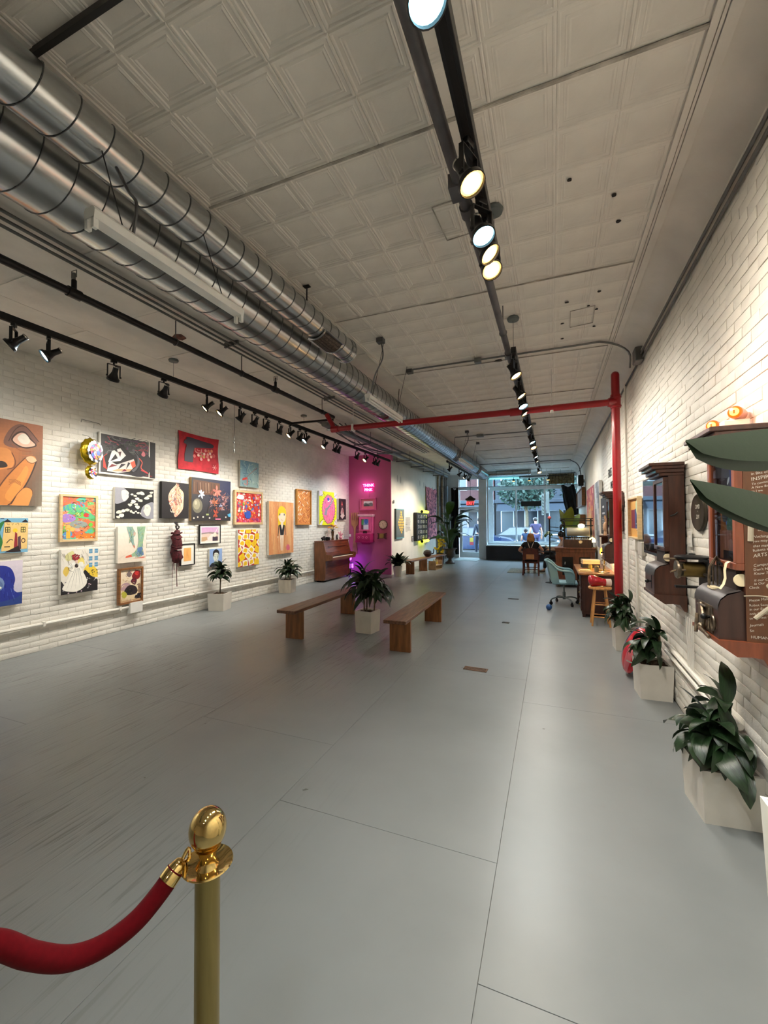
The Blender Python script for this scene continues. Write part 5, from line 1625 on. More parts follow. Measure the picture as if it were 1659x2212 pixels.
def leaf_mesh(L_, w, a0, a1, fold=0.25, twist=0.0, key=None, m=None):
    """blade starting at the origin along +x, arching from elevation a0 to a1 (degrees)"""
    k = (L_, w, a0, a1, fold, twist, m.name)
    if k in LEAFMESH:
        return LEAFMESH[k]
    n = 7
    x = z = 0.0
    rows = []
    for i in range(n + 1):
        t = i / n
        an = math.radians(a0 + (a1 - a0) * t)
        hw = w / 2 * max(0.04, math.sin(PI * min(1, t * 0.93 + 0.07)) ** 0.75)
        tw = twist * t
        nx, nz = -math.sin(an), math.cos(an)
        r = []
        for s in (-1, 0, 1):
            yy = s * hw * math.cos(tw)
            up = abs(s) * hw * fold + s * hw * math.sin(tw)
            r.append((x + nx * up, yy, z + nz * up))
        rows.append(r)
        x += L_ / n * math.cos(an); z += L_ / n * math.sin(an)
    o = MB().sheet(rows).build('leaf', m, angle=80, fix=False)
    me = o.data
    bpy.data.objects.remove(o)
    LEAFMESH[k] = me
    return me


def add_leaf(t, me, loc, yaw, s=1.0, roll=0.0):
    o = bpy.data.objects.new('leaf', me)
    link(o, t)
    o.location = loc
    o.rotation_euler = (roll, 0, yaw)
    o.scale = (s, s, s)
    return o


def square_pot(t, w, h, m, taper=0.92):
    mb = MB()
    a, b, c = w / 2 * taper, w / 2, w / 2 - 0.018
    lv = [(a, 0.0), (b, h), (c, h), (c * 0.97, h - 0.05)]
    vs = []
    for q, z in lv:
        vs += [(-q, -q, z), (q, -q, z), (q, q, z), (-q, q, z)]
    fs = [(3, 2, 1, 0)]
    for i in range(3):
        for k in range(4):
            j = (k + 1) % 4
            fs.append((4 * i + k, 4 * i + j, 4 * i + 4 + j, 4 * i + 4 + k))
    mb.add(vs, fs).build('pot', m, t, smooth=False)
    rows = []
    for i in range(6):
        rows.append([((-1 + 2 * k / 5) * c * 0.96, (-1 + 2 * i / 5) * c * 0.96, h - 0.028 + rnd.uniform(-.012, .016)) for k in range(6)])
    MB().sheet(rows).build('soil', SOIL, t)


def cane_plant(label, loc, rz, w, h, canes, nleaf, L_, lw, m=None, pm=None, cat='potted plant', up=40, dn=-85, seed=1, name='potted_plant', group=None, xlim=None):
    r = random.Random(seed)
    m = m or LEAF
    t = thing(name, label, cat, loc, rz, group)
    square_pot(t, w, h, pm or POTW)
    for (cx, cy, ch, n) in canes:
        top = (cx * 1.25, cy * 1.25, h - 0.03 + ch)
        MB().tube(cr([(cx, cy, h - 0.05), (cx * 1.1 + 0.01, cy * 1.1, h + ch * 0.5), top], 4), 0.011, 7).build('stem', CANE, t)
        for i in range(n):
            f = i / max(1, n - 1)
            yaw = i * 2.399 + r.uniform(-.3, .3)
            z = top[2] - 0.22 * min(1, ch / 0.3) * (1 - f)
            a0 = up + (85 - up) * f ** 3 + r.choice([-20, 0, 10])
            a1 = dn + 110 * f ** 5
            sc = r.uniform(0.8, 1.1) * (1 - 0.25 * f)
            me = leaf_mesh(L_, lw, round(a0 / 10) * 10, round(a1 / 15) * 15, 0.22, r.choice([-0.5, 0.0, 0.5]), m=m)
            q = min(1.0, max(0.0, (z - h) / max(0.05, ch)))
            if xlim is not None:
                reach = loc[0] + cx * 1.25 + math.cos(yaw + rz) * L_ * sc * 0.95
                if not (xlim[0] < reach < xlim[1]):
                    out = 0.0 if reach < xlim[0] else PI
                    yaw = out + (1 if i % 2 else -1) * r.uniform(0.6, 1.35) - rz
            add_leaf(t, me, (cx * (1 + 0.25 * q), cy * (1 + 0.25 * q), z), yaw, sc, r.uniform(-.6, .6))
    return t


cane_plant('potted plant with one bare stem in a white pot under the blue portrait', (-5.72, 6.08, 0), 0.25, 0.31, 0.31, [(0.0, 0.0, 0.50, 38)], 17, 0.30, 0.10, seed=3, up=30, dn=-80, xlim=(-5.95, 9))
cane_plant('potted dracaena in a streaky white pot between the girl canvas and the piano', (-5.68, 8.15, 0), 0.2, 0.31, 0.30, [(-0.06, 0.03, 0.32, 32), (0.08, -0.02, 0.34, 32)], 15, 0.38, 0.07, seed=5, pm=POTD, up=55, xlim=(-5.95, 9))
cane_plant('large dark potted dracaena between the two wooden benches', (-2.53, 5.64, 0), -0.12, 0.275, 0.315, [(-0.06, 0.0, 0.52, 34), (0.0, -0.03, 0.42, 30), (0.09, 0.03, 0.40, 34)], 22, 0.46, 0.085, seed=8, up=45, dn=-95)
t = thing('potted_plant', 'bushy peace lily in a small white pot at the corner of the pink wall', 'potted plant', (-4.27, 11.70, 0), 0.1)
MB().lathe([(0.10, 0), (0.145, 0.30), (0.15, 0.31), (0.138, 0.30), (0.13, 0.26), (0.001, 0.26)], 20).build('pot', POTW, t)
r = random.Random(4)
for i in range(95):
    a0 = r.choice([80, 70, 60, 50]); a1 = r.choice([-30, 0, -60, 30])
    add_leaf(t, leaf_mesh(0.50, 0.13, a0, a1, 0.2, 0.0, m=LEAF), (r.uniform(-.06, .06), r.uniform(-.06, .06), 0.26 + 0.1 * r.random()), i * 2.399, r.uniform(0.55, 1.05))

# ================================================================ benches
WOODB = mat('bench_wood', (108, 72, 50), rough=0.42, var=0.28, scale=5, stretch=(8, 0.8, 8), bump=0.15, bscale=20)
WOODL = mat('bench_leg_wood', (126, 80, 44), rough=0.45, var=0.22, scale=4, stretch=(6, 6, 0.8), bump=0.12, bscale=20)


def make_bench(L_, w, h, lab, loc, rz, lw=0.27):
    t = thing('wooden_bench', lab, 'bench', loc, rz)
    MB().box(-w / 2, w / 2, 0, L_, h - 0.042, h, bev=0.005).build('seat', WOODB, t, smooth=False)
    for y in (0.20, L_ - 0.34):
        MB().box(-lw / 2, lw / 2, y, y + 0.045, 0, h - 0.042, bev=0.003).build('leg', WOODL, t, smooth=False)
    return t


b1 = make_bench(2.2, 0.285, 0.425, 'plain wooden plank bench right of the large dark plant', (-1.76, 4.70, 0), 0.02)
clone(b1, (-3.32, 4.72, 0), 0.01, 'plain wooden plank bench left of the large dark plant')
t = make_bench(3.0, 0.30, 0.43, 'long low wooden bench along the white partition wall', (-4.10, 12.08, 0), -0.12)
MB().box(-0.14, 0.14, 1.2, 1.245, 0, 0.388, bev=0.003).build('leg', WOODL, t, smooth=False)
# things on and under the long bench
t = thing('dark_vase', 'round dark pot with a short spout standing on the long bench', 'pot', (-3.93, 13.75, 0.43))
MB().lathe([(0.06, 0), (0.12, 0.04), (0.15, 0.11), (0.13, 0.18), (0.07, 0.22), (0.06, 0.23)], 20).build('body', mat('dark_glaze', (46, 38, 36), rough=0.3, var=0.3), t)
MB().tube(cr([(0.13, 0, 0.1), (0.2, 0, 0.12), (0.22, 0, 0.26)], 4), 0.018, 8).build('spout', MATS['dark_glaze'], t)
t = thing('shelf_crate', 'small open wooden crate of bottles standing beneath the long bench', 'crate', (-3.72, 13.55, 0), -0.12)
MB().box(-0.13, 0.13, 0, 0.6, 0.0, 0.02).box(-0.13, 0.13, 0, 0.02, 0, 0.30).box(-0.13, 0.13, 0.58, 0.6, 0, 0.30).box(-0.13, 0.13, 0, 0.6, 0.14, 0.16).build('crate', mat('pale_wood', (176, 146, 108), rough=0.6, var=0.15), t, smooth=False)
for k in range(3):
    tb = thing('bottle', 'small yellow-labelled bottle in the bench crate, %s from the pink wall' % ORD[k], 'bottle', (-3.70 + 0.02 * k, 13.68 + 0.13 * k, 0.16), 0, 'bottles in the crate')
    MB().lathe([(0.032, 0), (0.034, 0.10), (0.014, 0.15), (0.013, 0.19)], 14).build('glass', mat('pale_bottle', (206, 196, 140), rough=0.2), tb)
    MB().lathe([(0.0345, 0.02), (0.0352, 0.09)], 14).build('paper_label', mat('yellow_label', (226, 196, 80), rough=0.7), tb)

# ================================================================ stanchion and rope
BRASS = mat('polished_brass', (222, 190, 122), rough=0.09, metal=1.0, var=0.04)
BRASSB = mat('brushed_brass', (158, 140, 88), rough=0.36, metal=0.95, var=0.06, scale=20, stretch=(4, 4, 0.3))
VELV = mat('red_velvet', (88, 3, 11), rough=0.95, var=0.06, scale=90, sheen=0.04, spec=0.12)
SX, SY = -0.697, 0.709


def stanchion(label, x, y):
    t = thing('stanchion_post', label, 'stanchion', (x, y, 0))
    MB().lathe([(0.001, 0.03), (0.16, 0.012), (0.165, 0.006), (0.165, 0.0)], 32).build('base', BRASSB, t)
    MB().cyl((0, 0, 0.015), (0, 0, 0.858), 0.0255, n=28).build('post', BRASSB, t)
    MB().lathe([(0.027, 0.850), (0.030, 0.856), (0.027, 0.862), (0.020, 0.872), (0.016, 0.884), (0.019, 0.893), (0.020, 0.900), (0.026, 0.905)], 28).build('neck', BRASS, t)
    MB().ell((0, 0, 0.9415), 0.0385, 0.0385, 0.044, 32, 20).build('ball_finial', BRASS, t)
    rg = MB()
    rg.lathe([(0.027, 0.858), (0.043, 0.866), (0.051, 0.868), (0.0525, 0.870), (0.051, 0.8725), (0.043, 0.870), (0.03, 0.866)], 36)
    rg.build('rope_plate', BRASS, t)
    return t


stanchion('polished brass stanchion post with a round ball finial in the foreground', SX, SY)
stanchion('second brass stanchion post just outside the left edge, at the other end of the rope', -0.955, 0.335)
RP = [(-0.727, 0.690, 0.885), (-0.748, 0.672, 0.868), (-0.760, 0.640, 0.838), (-0.777, 0.600, 0.811), (-0.805, 0.555, 0.796), (-0.832, 0.510, 0.806), (-0.857, 0.465, 0.845), (-0.884, 0.424, 0.893), (-0.912, 0.382, 0.905)]
t = thing('velvet_rope', 'red velvet rope sagging from the brass post to the left edge', 'rope', (-0.82, 0.53, 0.796))
L0 = V((-0.82, 0.53, 0.796))
MB().tube([p - L0 for p in cr(RP[1:], 8)], 0.0190, 20).build('rope', VELV, t)
d = (V(RP[2]) - V(RP[1])).normalized()
p0 = V(RP[1]) - L0
MB().tube([p0 - d * 0.020, p0 - d * 0.016, p0 - d * 0.008, p0 + d * 0.004, p0 + d * 0.022], [0.006, 0.012, 0.015, 0.0195, 0.0200], 20).build('end_cap', BRASS, t)
MB().tube(cr([p0 - d * 0.016, p0 - d * 0.035 + V((0, 0, 0.006)), V((-0.733, 0.694, 0.882)) - L0, V((-0.742, 0.690, 0.872)) - L0], 5), 0.004, 8).build('snap_hook', BRASS, t)

# ================================================================ piano
PW = mat('piano_mahogany', (104, 50, 26), rough=0.28, var=0.28, scale=4, stretch=(5, 0.7, 5), coat=0.3)
PS = mat('piano_side_wood', (118, 72, 42), rough=0.4, var=0.18, scale=5, stretch=(4, 4, 0.6))
t = thing('upright_piano', 'brown upright piano against the left wall beside the pink wall', 'piano', (-5.96, 9.80, 0))
LW_ = 1.46
side = [(0.0, 0.04), (0.30, 0.04), (0.33, 0.10), (0.335, 0.56), (0.52, 0.60), (0.545, 0.68), (0.53, 0.73), (0.36, 0.74), (0.345, 0.80), (0.275, 1.07), (0.0, 1.07)]
for y in (0.0, LW_ - 0.03):
    MB().prism(side, (0, y, 0), (1, 0, 0), (0, 0, 1), (0, 1, 0), 0.03).build('side_panel', PS, t, smooth=False)
MB().box(-0.005, 0.285, -0.012, LW_ + 0.012, 1.07, 1.10, bev=0.004).build('lid', PW, t, smooth=False)
MB().box(0.0, 0.02, 0.03, LW_ - 0.03, 0.05, 1.07).build('back', PS, t)
mb = MB()
mb.add([(0.335, 0.03, 0.79), (0.335, LW_ - 0.03, 0.79), (0.27, LW_ - 0.03, 1.07), (0.27, 0.03, 1.07), (0.31, 0.03, 0.79), (0.31, LW_ - 0.03, 0.79), (0.245, LW_ - 0.03, 1.07), (0.245, 0.03, 1.07)], [(0, 1, 2, 3), (4, 5, 6, 7), (0, 1, 5, 4), (2, 3, 7, 6), (0, 3, 7, 4), (1, 2, 6, 5)])
mb.box(0.30, 0.325, 0.2, LW_ - 0.2, 0.93, 0.945)
mb.build('upper_panel', PW, t, smooth=False)
MB().box(0.295, 0.315, 0.03, LW_ - 0.03, 0.10, 0.58).build('lower_panel', PW, t, smooth=False)
MB().box(0.02, 0.30, 0.03, LW_ - 0.03, 0.04, 0.10).build('bottom_board', PW, t, smooth=False)
MB().box(0.30, 0.53, 0.03, LW_ - 0.03, 0.575, 0.625).box(0.50, 0.525, 0.03, LW_ - 0.03, 0.625, 0.655).box(0.36, 0.50, 0.03, 0.12, 0.625, 0.70).box(0.36, 0.50, LW_ - 0.12, LW_ - 0.03, 0.625, 0.70).build('keybed', PW, t, smooth=False)
MB().box(0.34, 0.365, 0.03, LW_ - 0.03, 0.66, 0.80).build('fallboard', PW, t, smooth=False)
mb = MB()
IV = mat('ivory_keys', (236, 226, 200), rough=0.3, var=0.02)
nk = 50
for k in range(nk):
    y0 = 0.125 + (LW_ - 0.25) * k / nk
    mb.box(0.365, 0.498, y0 + 0.0008, y0 + (LW_ - 0.25) / nk - 0.0008, 0.63, 0.668)
o = mb.build('white_keys', IV, t, smooth=False)
mb = MB()
for k in range(nk):
    if k % 7 in (0, 1, 3, 4, 5):
        y0 = 0.125 + (LW_ - 0.25) * (k + 1) / nk
        mb.box(0.365, 0.45, y0 - 0.006, y0 + 0.006, 0.66, 0.68)
mb.build('black_keys', BLACKF, t, smooth=False)
for y in (0.06, LW_ - 0.06):
    for x in (0.06, 0.27):
        MB().cyl((x, y - 0.012, 0.02), (x, y + 0.012, 0.02), 0.02, n=12).box(x - 0.012, x + 0.012, y - 0.01, y + 0.01, 0.03, 0.045).build('caster', BLACKM, t)
for y in (0.64, 0.73, 0.82):
    MB().box(0.33, 0.37, y - 0.02, y + 0.02, 0.06, 0.075).build('pedal', BRASS, t)
# things on the piano
ZP = 1.10
t = thing('flower_vase', 'brown vase of orange and yellow flowers standing on the piano', 'vase', (-5.82, 10.55, ZP))
MB().lathe([(0.035, 0), (0.04, 0.02), (0.028, 0.08), (0.045, 0.22), (0.05, 0.25), (0.042, 0.25), (0.02, 0.1)], 18).build('vase', mat('brown_glass', (86, 56, 30), rough=0.2), t)
FO = mat('orange_petals', (232, 130, 40), rough=0.6, var=0.3, scale=20)
FY = mat('yellow_petals', (236, 190, 50), rough=0.6, var=0.2, scale=20)
for k in range(11):
    an = k * 2.4
    e = V((0.13 * math.cos(an) * (0.4 + 0.06 * k), 0.16 * math.sin(an) * (0.4 + 0.06 * k), 0.42 - 0.008 * k + rnd.uniform(-.04, .06)))
    s_ = MB().tube(cr([(0, 0, 0.2), e * 0.6 + V((0, 0, 0.12)), e], 4), 0.003, 5).build('stem', LEAF2, t)
    mb = MB()
    for q in range(7):
        b = q * 0.9
        mb.ell((e.x + 0.022 * math.cos(b), e.y + 0.022 * math.sin(b), e.z + 0.006), 0.02, 0.02, 0.012, 7, 5)
    mb.ell((e.x, e.y, e.z + 0.012), 0.014, n=7, m=5)
    mb.build('bloom', FO if k % 2 else FY, s_)
for k in range(9):
    add_leaf(t, leaf_mesh(0.16, 0.05, 60, -20, 0.2, 0.0, m=LEAF), (0, 0, 0.24), k * 0.7, 0.9)
t = thing('model_cannon', 'small black toy cannon on the near end of the piano', 'toy', (-5.82, 10.0, ZP), 0.2)
MB().cyl((0, -0.1, 0.07), (0, 0.12, 0.10), 0.02, 0.028, n=14).build('barrel', BLACKM, t)
MB().box(-0.025, 0.025, -0.02, 0.16, 0.02, 0.06).build('carriage', BLACKM, t)
for x in (-0.035, 0.035):
    MB().cyl((x - 0.006, 0.07, 0.045), (x + 0.006, 0.07, 0.045), 0.045, n=18).build('wheel', BLACKM, t)
t = thing('dark_camera', 'squat black box with a lens beside the toy cannon on the piano', 'camera', (-5.82, 10.27, ZP))
MB().box(-0.04, 0.04, -0.06, 0.06, 0, 0.10, bev=0.008).build('body', BLACKM, t, smooth=False)
MB().cyl((0.03, 0, 0.05), (0.07, 0, 0.05), 0.03, n=16).build('lens', BLACKM, t)
t = thing('pale_figurine', 'slim pale figurine between the cannon and the flowers on the piano', 'figurine', (-5.86, 10.36, ZP))
MB().lathe([(0.03, 0), (0.03, 0.01), (0.012, 0.03), (0.016, 0.1), (0.02, 0.14), (0.01, 0.19), (0.012, 0.22), (0.006, 0.3), (0.001, 0.34)], 14).build('figure', mat('pale_pink_glaze', (226, 196, 196), rough=0.3), t)
t = thing('round_ornament', 'black and white round ornament right of the flowers on the piano', 'ornament', (-5.82, 10.82, ZP), 0.4)
MB().cyl((-0.02, 0, 0.075), (0.02, 0, 0.075), 0.075, n=24).build('disc', BLACKF, t)
MB().cyl((0.02, 0.012, 0.082), (0.023, 0.012, 0.082), 0.042, n=18).build('white_spot', WHITEM, t)
t = thing('pink_ornament', 'small pink coral-like ornament at the far end of the piano', 'ornament', (-5.84, 11.08, ZP))
PKO = mat('pink_ceramic', (232, 150, 170), rough=0.4)
mb = MB().ell((0, 0, 0.05), 0.05, 0.05, 0.05)
for k in range(5):
    mb.tube(cr([(0, 0, 0.06), (0.03 * math.cos(k * 1.3), 0.03 * math.sin(k * 1.3), 0.12), (0.07 * math.cos(k * 1.3), 0.07 * math.sin(k * 1.3), 0.16 + 0.02 * k)], 4), 0.012, 6)
mb.build('body', PKO, t)

# ================================================================ pink wall
YP = 11.95
t = thing('neon_sign', 'glowing pink neon lettering sign on the pink wall', 'neon sign', (-5.30, YP - 0.035, 2.68))
NEON = glow('neon_pink', (255, 120, 214), 7.0)
MB().box(-0.21, 0.21, 0.012, 0.02, -0.13, 0.14).build('clear_back', glass('clear_acrylic', (255, 225, 245)), t, smooth=False)
for w_, z0 in (('THINK', 0.035), ('PINK', -0.105)):
    mb = MB()
    add_text(mb, w_, 0.125, (0, -0.008, z0), (1, 0, 0), (0, 0, 1), depth=0.006, align='CENTER')
    mb.build('lettering', NEON, t, smooth=False)
mb = MB()
mb.tube(cr([(-0.12, -0.016, 0.01), (-0.10, -0.016, 0.035), (-0.09, -0.016, -0.01), (-0.06, -0.016, 0.02), (-0.04, -0.016, -0.005), (-0.01, -0.016, 0.02), (0.0, -0.016, -0.015), (0.03, -0.016, 0.02), (0.05, -0.016, -0.005), (0.08, -0.016, 0.03), (0.09, -0.016, 0.0), (0.13, -0.016, 0.01)], 5), 0.004, 6)
mb.build('script_line', mat('dark_script', (60, 10, 50), rough=0.5), t)
MB().tube([(0.0, 0.025, -0.12), (0.01, 0.025, -0.33)], 0.004, 5).build('power_cord', PINKW, t)
ld = bpy.data.lights.new('neon_light', 'POINT'); ld.energy = 3.2; ld.color = (1.0, 0.35, 0.9); ld.shadow_soft_size = 0.15
lo = bpy.data.objects.new('neon_light', ld); link(lo); lo.location = (-5.42, YP - 0.22, 2.70)
PINKO = mat('pink_painted_wood', (206, 84, 146), rough=0.4, var=0.05)
PINKD = mat('magenta_painted_wood', (170, 36, 104), rough=0.3, var=0.06)
t = thing('pink_framed_picture', 'pink wooden picture frame around a small grey landscape on the pink wall', 'picture', (-5.57, YP, 1.98))
mb = MB()
for q in ((0, 0.53, 0, 0.035), (0, 0.53, 0.345, 0.38), (0, 0.035, 0.035, 0.345), (0.495, 0.53, 0.035, 0.345)):
    mb.box(q[0], q[1], -0.09, 0, q[2], q[3], bev=0.003)
mb.build('frame', PINKO, t, smooth=False)
MB().box(0.03, 0.5, -0.05, -0.03, 0.03, 0.35).build('mat_board', mat('salmon_board', (214, 110, 140), rough=0.7), t)
a = Art(0.31, 0.16, -0.0515, 0.11, 0.12)
a.rect(0, 0, 1, 1, (226, 226, 232)); a.blob([(0, 0.4), (0.2, 0.7), (0.5, 0.55), (0.8, 0.7), (1, 0.5), (1, 0), (0, 0)], (110, 120, 124)); a.blob([(0.0, 0.2), (0.3, 0.4), (0.6, 0.25), (0.6, 0), (0, 0)], (60, 70, 76)); a.done(t)
MB().tube([(0.27, -0.01, 0.0), (0.28, -0.01, -0.14)], 0.004, 5).build('cord', PINKW, t)
# pink viewing cabinet
t = thing('pink_wall_cabinet', 'pink wooden viewing cabinet with a window, arch and crank box on the pink wall', 'cabinet', (-5.62, YP, 0.90))
MB().box(0.06, 0.50, -0.20, 0, 0.36, 0.90).build('case', PINKO, t, smooth=False)
MB().box(0.03, 0.53, -0.24, 0, 0.90, 0.945, bev=0.006).box(0.045, 0.515, -0.22, 0, 0.87, 0.90).build('cornice', mat('pale_pink_wood', (224, 170, 196), rough=0.4), t, smooth=False)
fr = MB()
for q in ((0.08, 0.14, 0.44, 0.86), (0.40, 0.46, 0.44, 0.86), (0.14, 0.40, 0.80, 0.86), (0.14, 0.40, 0.44, 0.48)):
    fr.box(q[0], q[1], -0.225, -0.195, q[2], q[3])
d0 = fr.build('door', PINKO, t, smooth=False)
a = Art(0.26, 0.32, -0.2045, 0.14, 0.48)
a.rect(0, 0, 1, 1, (120, 150, 200)); a.rect(0, 0, 0.1, 1, (120, 40, 90)); a.blob([(0.1, 1), (0.1, 0.4), (0.3, 0.5), (0.34, 1)], (60, 140, 90)); a.blob([(0.4, 0.9), (0.6, 0.5), (0.9, 0.7), (0.8, 1.0)], (50, 100, 190)); a.poly([(0.3, 0), (1, 0), (1, 0.45), (0.3, 0.4)], (206, 210, 236)); a.rect(0.1, 0, 0.3, 0.42, (90, 50, 70)); a.done(d0, 'window_picture', PAINTG)
MB().prism([(0.17 + 0.075 * math.cos(PI * k / 10), 0.0 + 0.12 * math.sin(PI * k / 10)) for k in range(11)], (0.10, -0.203, 0.36), (1, 0, 0), (0, 0, 1), (0, 1, 0), 0.005).build('arch_opening', mat('deep_maroon', (60, 14, 40), rough=0.6), t, smooth=False)
MB().box(0.0, 0.50, -0.34, 0, 0.12, 0.36, bev=0.015).box(-0.01, 0.51, -0.36, 0, 0.09, 0.12).build('crank_box', PINKD, t, smooth=False)
for x in (0.12, 0.26, 0.38):
    MB().tube([(x + 0.03 * math.cos(2 * PI * k / 14), -0.345, 0.24 + 0.03 * math.sin(2 * PI * k / 14)) for k in range(14)], 0.008, 6, closed=True).build('dial', PINKO, t)
MB().prism([(0.06, 0.0), (0.46, 0.0), (0.40, -0.07), (0.14, -0.07)], (0, -0.12, 0.09), (1, 0, 0), (0, 0, 1), (0, 1, 0), 0.12).build('bracket', PINKD, t, smooth=False)
# giant fork
t = thing('giant_fork', 'oversized wooden fork hanging upright on the pink wall', 'wall decoration', (-5.785, YP - 0.012, 0.60))
FW = mat('fork_wood', (178, 124, 92), rough=0.5, var=0.12, scale=6)
out = [(-0.075, 0.0), (0.075, 0.0), (0.085, 0.1), (0.055, 0.36), (0.032, 0.48), (0.030, 0.78), (0.05, 0.86), (0.115, 0.92), (0.12, 1.02), (0.118, 1.31), (0.092, 1.31), (0.086, 1.06), (0.052, 1.06), (0.046, 1.31), (0.020, 1.31), (0.014, 1.06),
       (-0.014, 1.06), (-0.020, 1.31), (-0.046, 1.31), (-0.052, 1.06), (-0.086, 1.06), (-0.092, 1.31), (-0.118, 1.31), (-0.12, 1.02), (-0.115, 0.92), (-0.05, 0.86), (-0.030, 0.78), (-0.032, 0.48), (-0.055, 0.36), (-0.085, 0.1)]
MB().prism(out, (0, -0.02, 0), (1, 0, 0), (0, 0, 1), (0, 1, 0), 0.028).build('fork', FW, t, smooth=False)
# wall clock
t = thing('wall_clock', 'round pale wall clock with a thin dark rim on the pink wall', 'clock', (-4.82, YP, 1.53))
MB().lathe([(0.14, 0.0), (0.145, 0.035), (0.135, 0.04), (0.128, 0.03), (0.001, 0.028)], 32, M=Matrix.Rotation(PI / 2, 4, 'X')).build('case', mat('bronze_rim', (90, 66, 58), rough=0.4, metal=0.4), t)
a = Art(0.25, 0.25, -0.031, -0.125, -0.125)
a.ell(0.5, 0.5, 0.49, 0.49, (232, 216, 200), n=32)
for k in range(12):
    an = k * PI / 6
    a.stroke([(0.5 + 0.33 * math.cos(an), 0.5 + 0.33 * math.sin(an)), (0.5 + 0.44 * math.cos(an), 0.5 + 0.44 * math.sin(an))], 0.045, (80, 60, 60), smooth=False)
a.stroke([(0.5, 0.5), (0.42, 0.7)], 0.04, (50, 36, 40), smooth=False); a.stroke([(0.5, 0.5), (0.54, 0.22)], 0.03, (50, 36, 40), smooth=False); a.done(t, 'dial')
# brass gadget under the clock
t = thing('brass_wall_gadget', 'small brass telephone gadget with dark brackets under the clock', 'wall gadget', (-4.855, YP, 1.18))
MB().box(-0.07, 0.07, -0.09, 0, -0.075, 0.075, bev=0.01).cyl((0, -0.1, 0), (0, -0.085, 0), 0.055, n=20).build('brass_body', BRASSB, t)
for s in (-1, 1):
    MB().prism([(0.07 * s, -0.05), (0.10 * s, -0.09), (0.15 * s, -0.10), (0.13 * s, -0.03), (0.13 * s, 0.04), (0.155 * s, 0.09), (0.11 * s, 0.09), (0.07 * s, 0.06)], (0, -0.05, 0), (1, 0, 0), (0, 0, 1), (0, 1, 0), 0.04).build('bracket', mat('dark_maroon_metal', (76, 26, 44), rough=0.4), t, smooth=False)
tag(MB().box(-6.0, -5.925, YP - 0.012, YP, 1.15, 1.225, bev=0.003).box(-5.98, -5.945, YP - 0.016, YP - 0.01, 1.17, 1.205).build('light_switch', WHITEM, None, smooth=False, center=True), 'white light switch plate at the left edge of the pink wall', 'switch')
# purple-lit stool lamp hidden by the piano
t = thing('purple_lamp', 'small purple glowing lamp on a dark stand in the corner behind the piano', 'lamp', (-5.80, 11.62, 0))
MB().cyl((0, 0, 0), (0, 0, 0.30), 0.03).lathe([(0.14, 0.0), (0.13, 0.02), (0.03, 0.03)], 18).lathe([(0.12, 0.34), (0.13, 0.36), (0.02, 0.37)], 16).build('stand', BLACKM, t)
for k in range(5):
    MB().cyl((0.09 * math.cos(k * 1.26), 0.09 * math.sin(k * 1.26), 0.2), (0.09 * math.cos(k * 1.26), 0.09 * math.sin(k * 1.26), 0.34), 0.018, n=8).build('purple_tube', glow('purple_glow', (150, 60, 255), 9.0), t)
MB().ell((0, 0, 0.5), 0.05, 0.05, 0.07, 12, 8).build('purple_bulb', MATS['purple_glow'], t)
ld = bpy.data.lights.new('purple_light', 'POINT'); ld.energy = 1.3; ld.color = (0.45, 0.12, 1.0); ld.shadow_soft_size = 0.08
lo = bpy.data.objects.new('purple_light', ld); link(lo); lo.location = (-5.68, 11.70, 0.42)

# ================================================================ white partition
XW = -4.556
t, a = picture('cone_panel', 'grey-green panel with stacked yellow hexagon shapes in a cone, on the white partition', 'picture', (XW, 12.25, 1.08), RZL, 0.75, 0.945, 0.05, edge=mat('dark_panel_edge', (70, 84, 82), rough=0.6))
a.field(6, 8, lambda x, y: mixc((84, 92, 86), (108, 112, 104), y)); a.rect(0, 0, 1, 0.04, (90, 140, 146)); a.rect(0, 0.965, 1, 1, (90, 140, 146))
a.stroke([(0.55, 0.95), (0.2, 0.5)], 0.02, (190, 180, 130), smooth=False)
rows_ = [(0.62, 0.88, 1), (0.62, 0.80, 1), (0.62, 0.72, 2), (0.6, 0.63, 3), (0.6, 0.54, 4), (0.62, 0.45, 4), (0.62, 0.36, 3), (0.62, 0.28, 2), (0.66, 0.2, 1)]
for cx, cy, n in rows_:
    for k in range(n):
        x = cx + (k - (n - 1) / 2) * 0.19
        a.poly([(x + 0.09 * math.cos(q * PI / 3), cy + 0.045 * math.sin(q * PI / 3)) for q in range(6)], (240, 196, 60)); a.poly([(x - 0.09, cy), (x - 0.045, cy - 0.039), (x + 0.045, cy - 0.039), (x + 0.02, cy)], (176, 130, 40))
a.done(t)
mb = MB()
for blk, n in ((1.74, 6), (1.50, 6)):
    for k in range(n):
        w_ = (0.60 if k < n - 1 else 0.2) * (0.8 + 0.2 * rnd.random())
        x = 0
        while x < w_ - 0.03:
            l_ = rnd.uniform(0.03, 0.09)
            mb.box(XW, XW + 0.002, 13.28 + x, 13.28 + min(w_, x + l_), blk - 0.045 * k, blk - 0.045 * k + 0.014)
            x += l_ + 0.014
tag(mb.build('wall_text', mat('grey_vinyl', (120, 112, 104), rough=0.6), None, smooth=False, center=True), 'block of tiny grey wall text on the white partition', 'wall text')
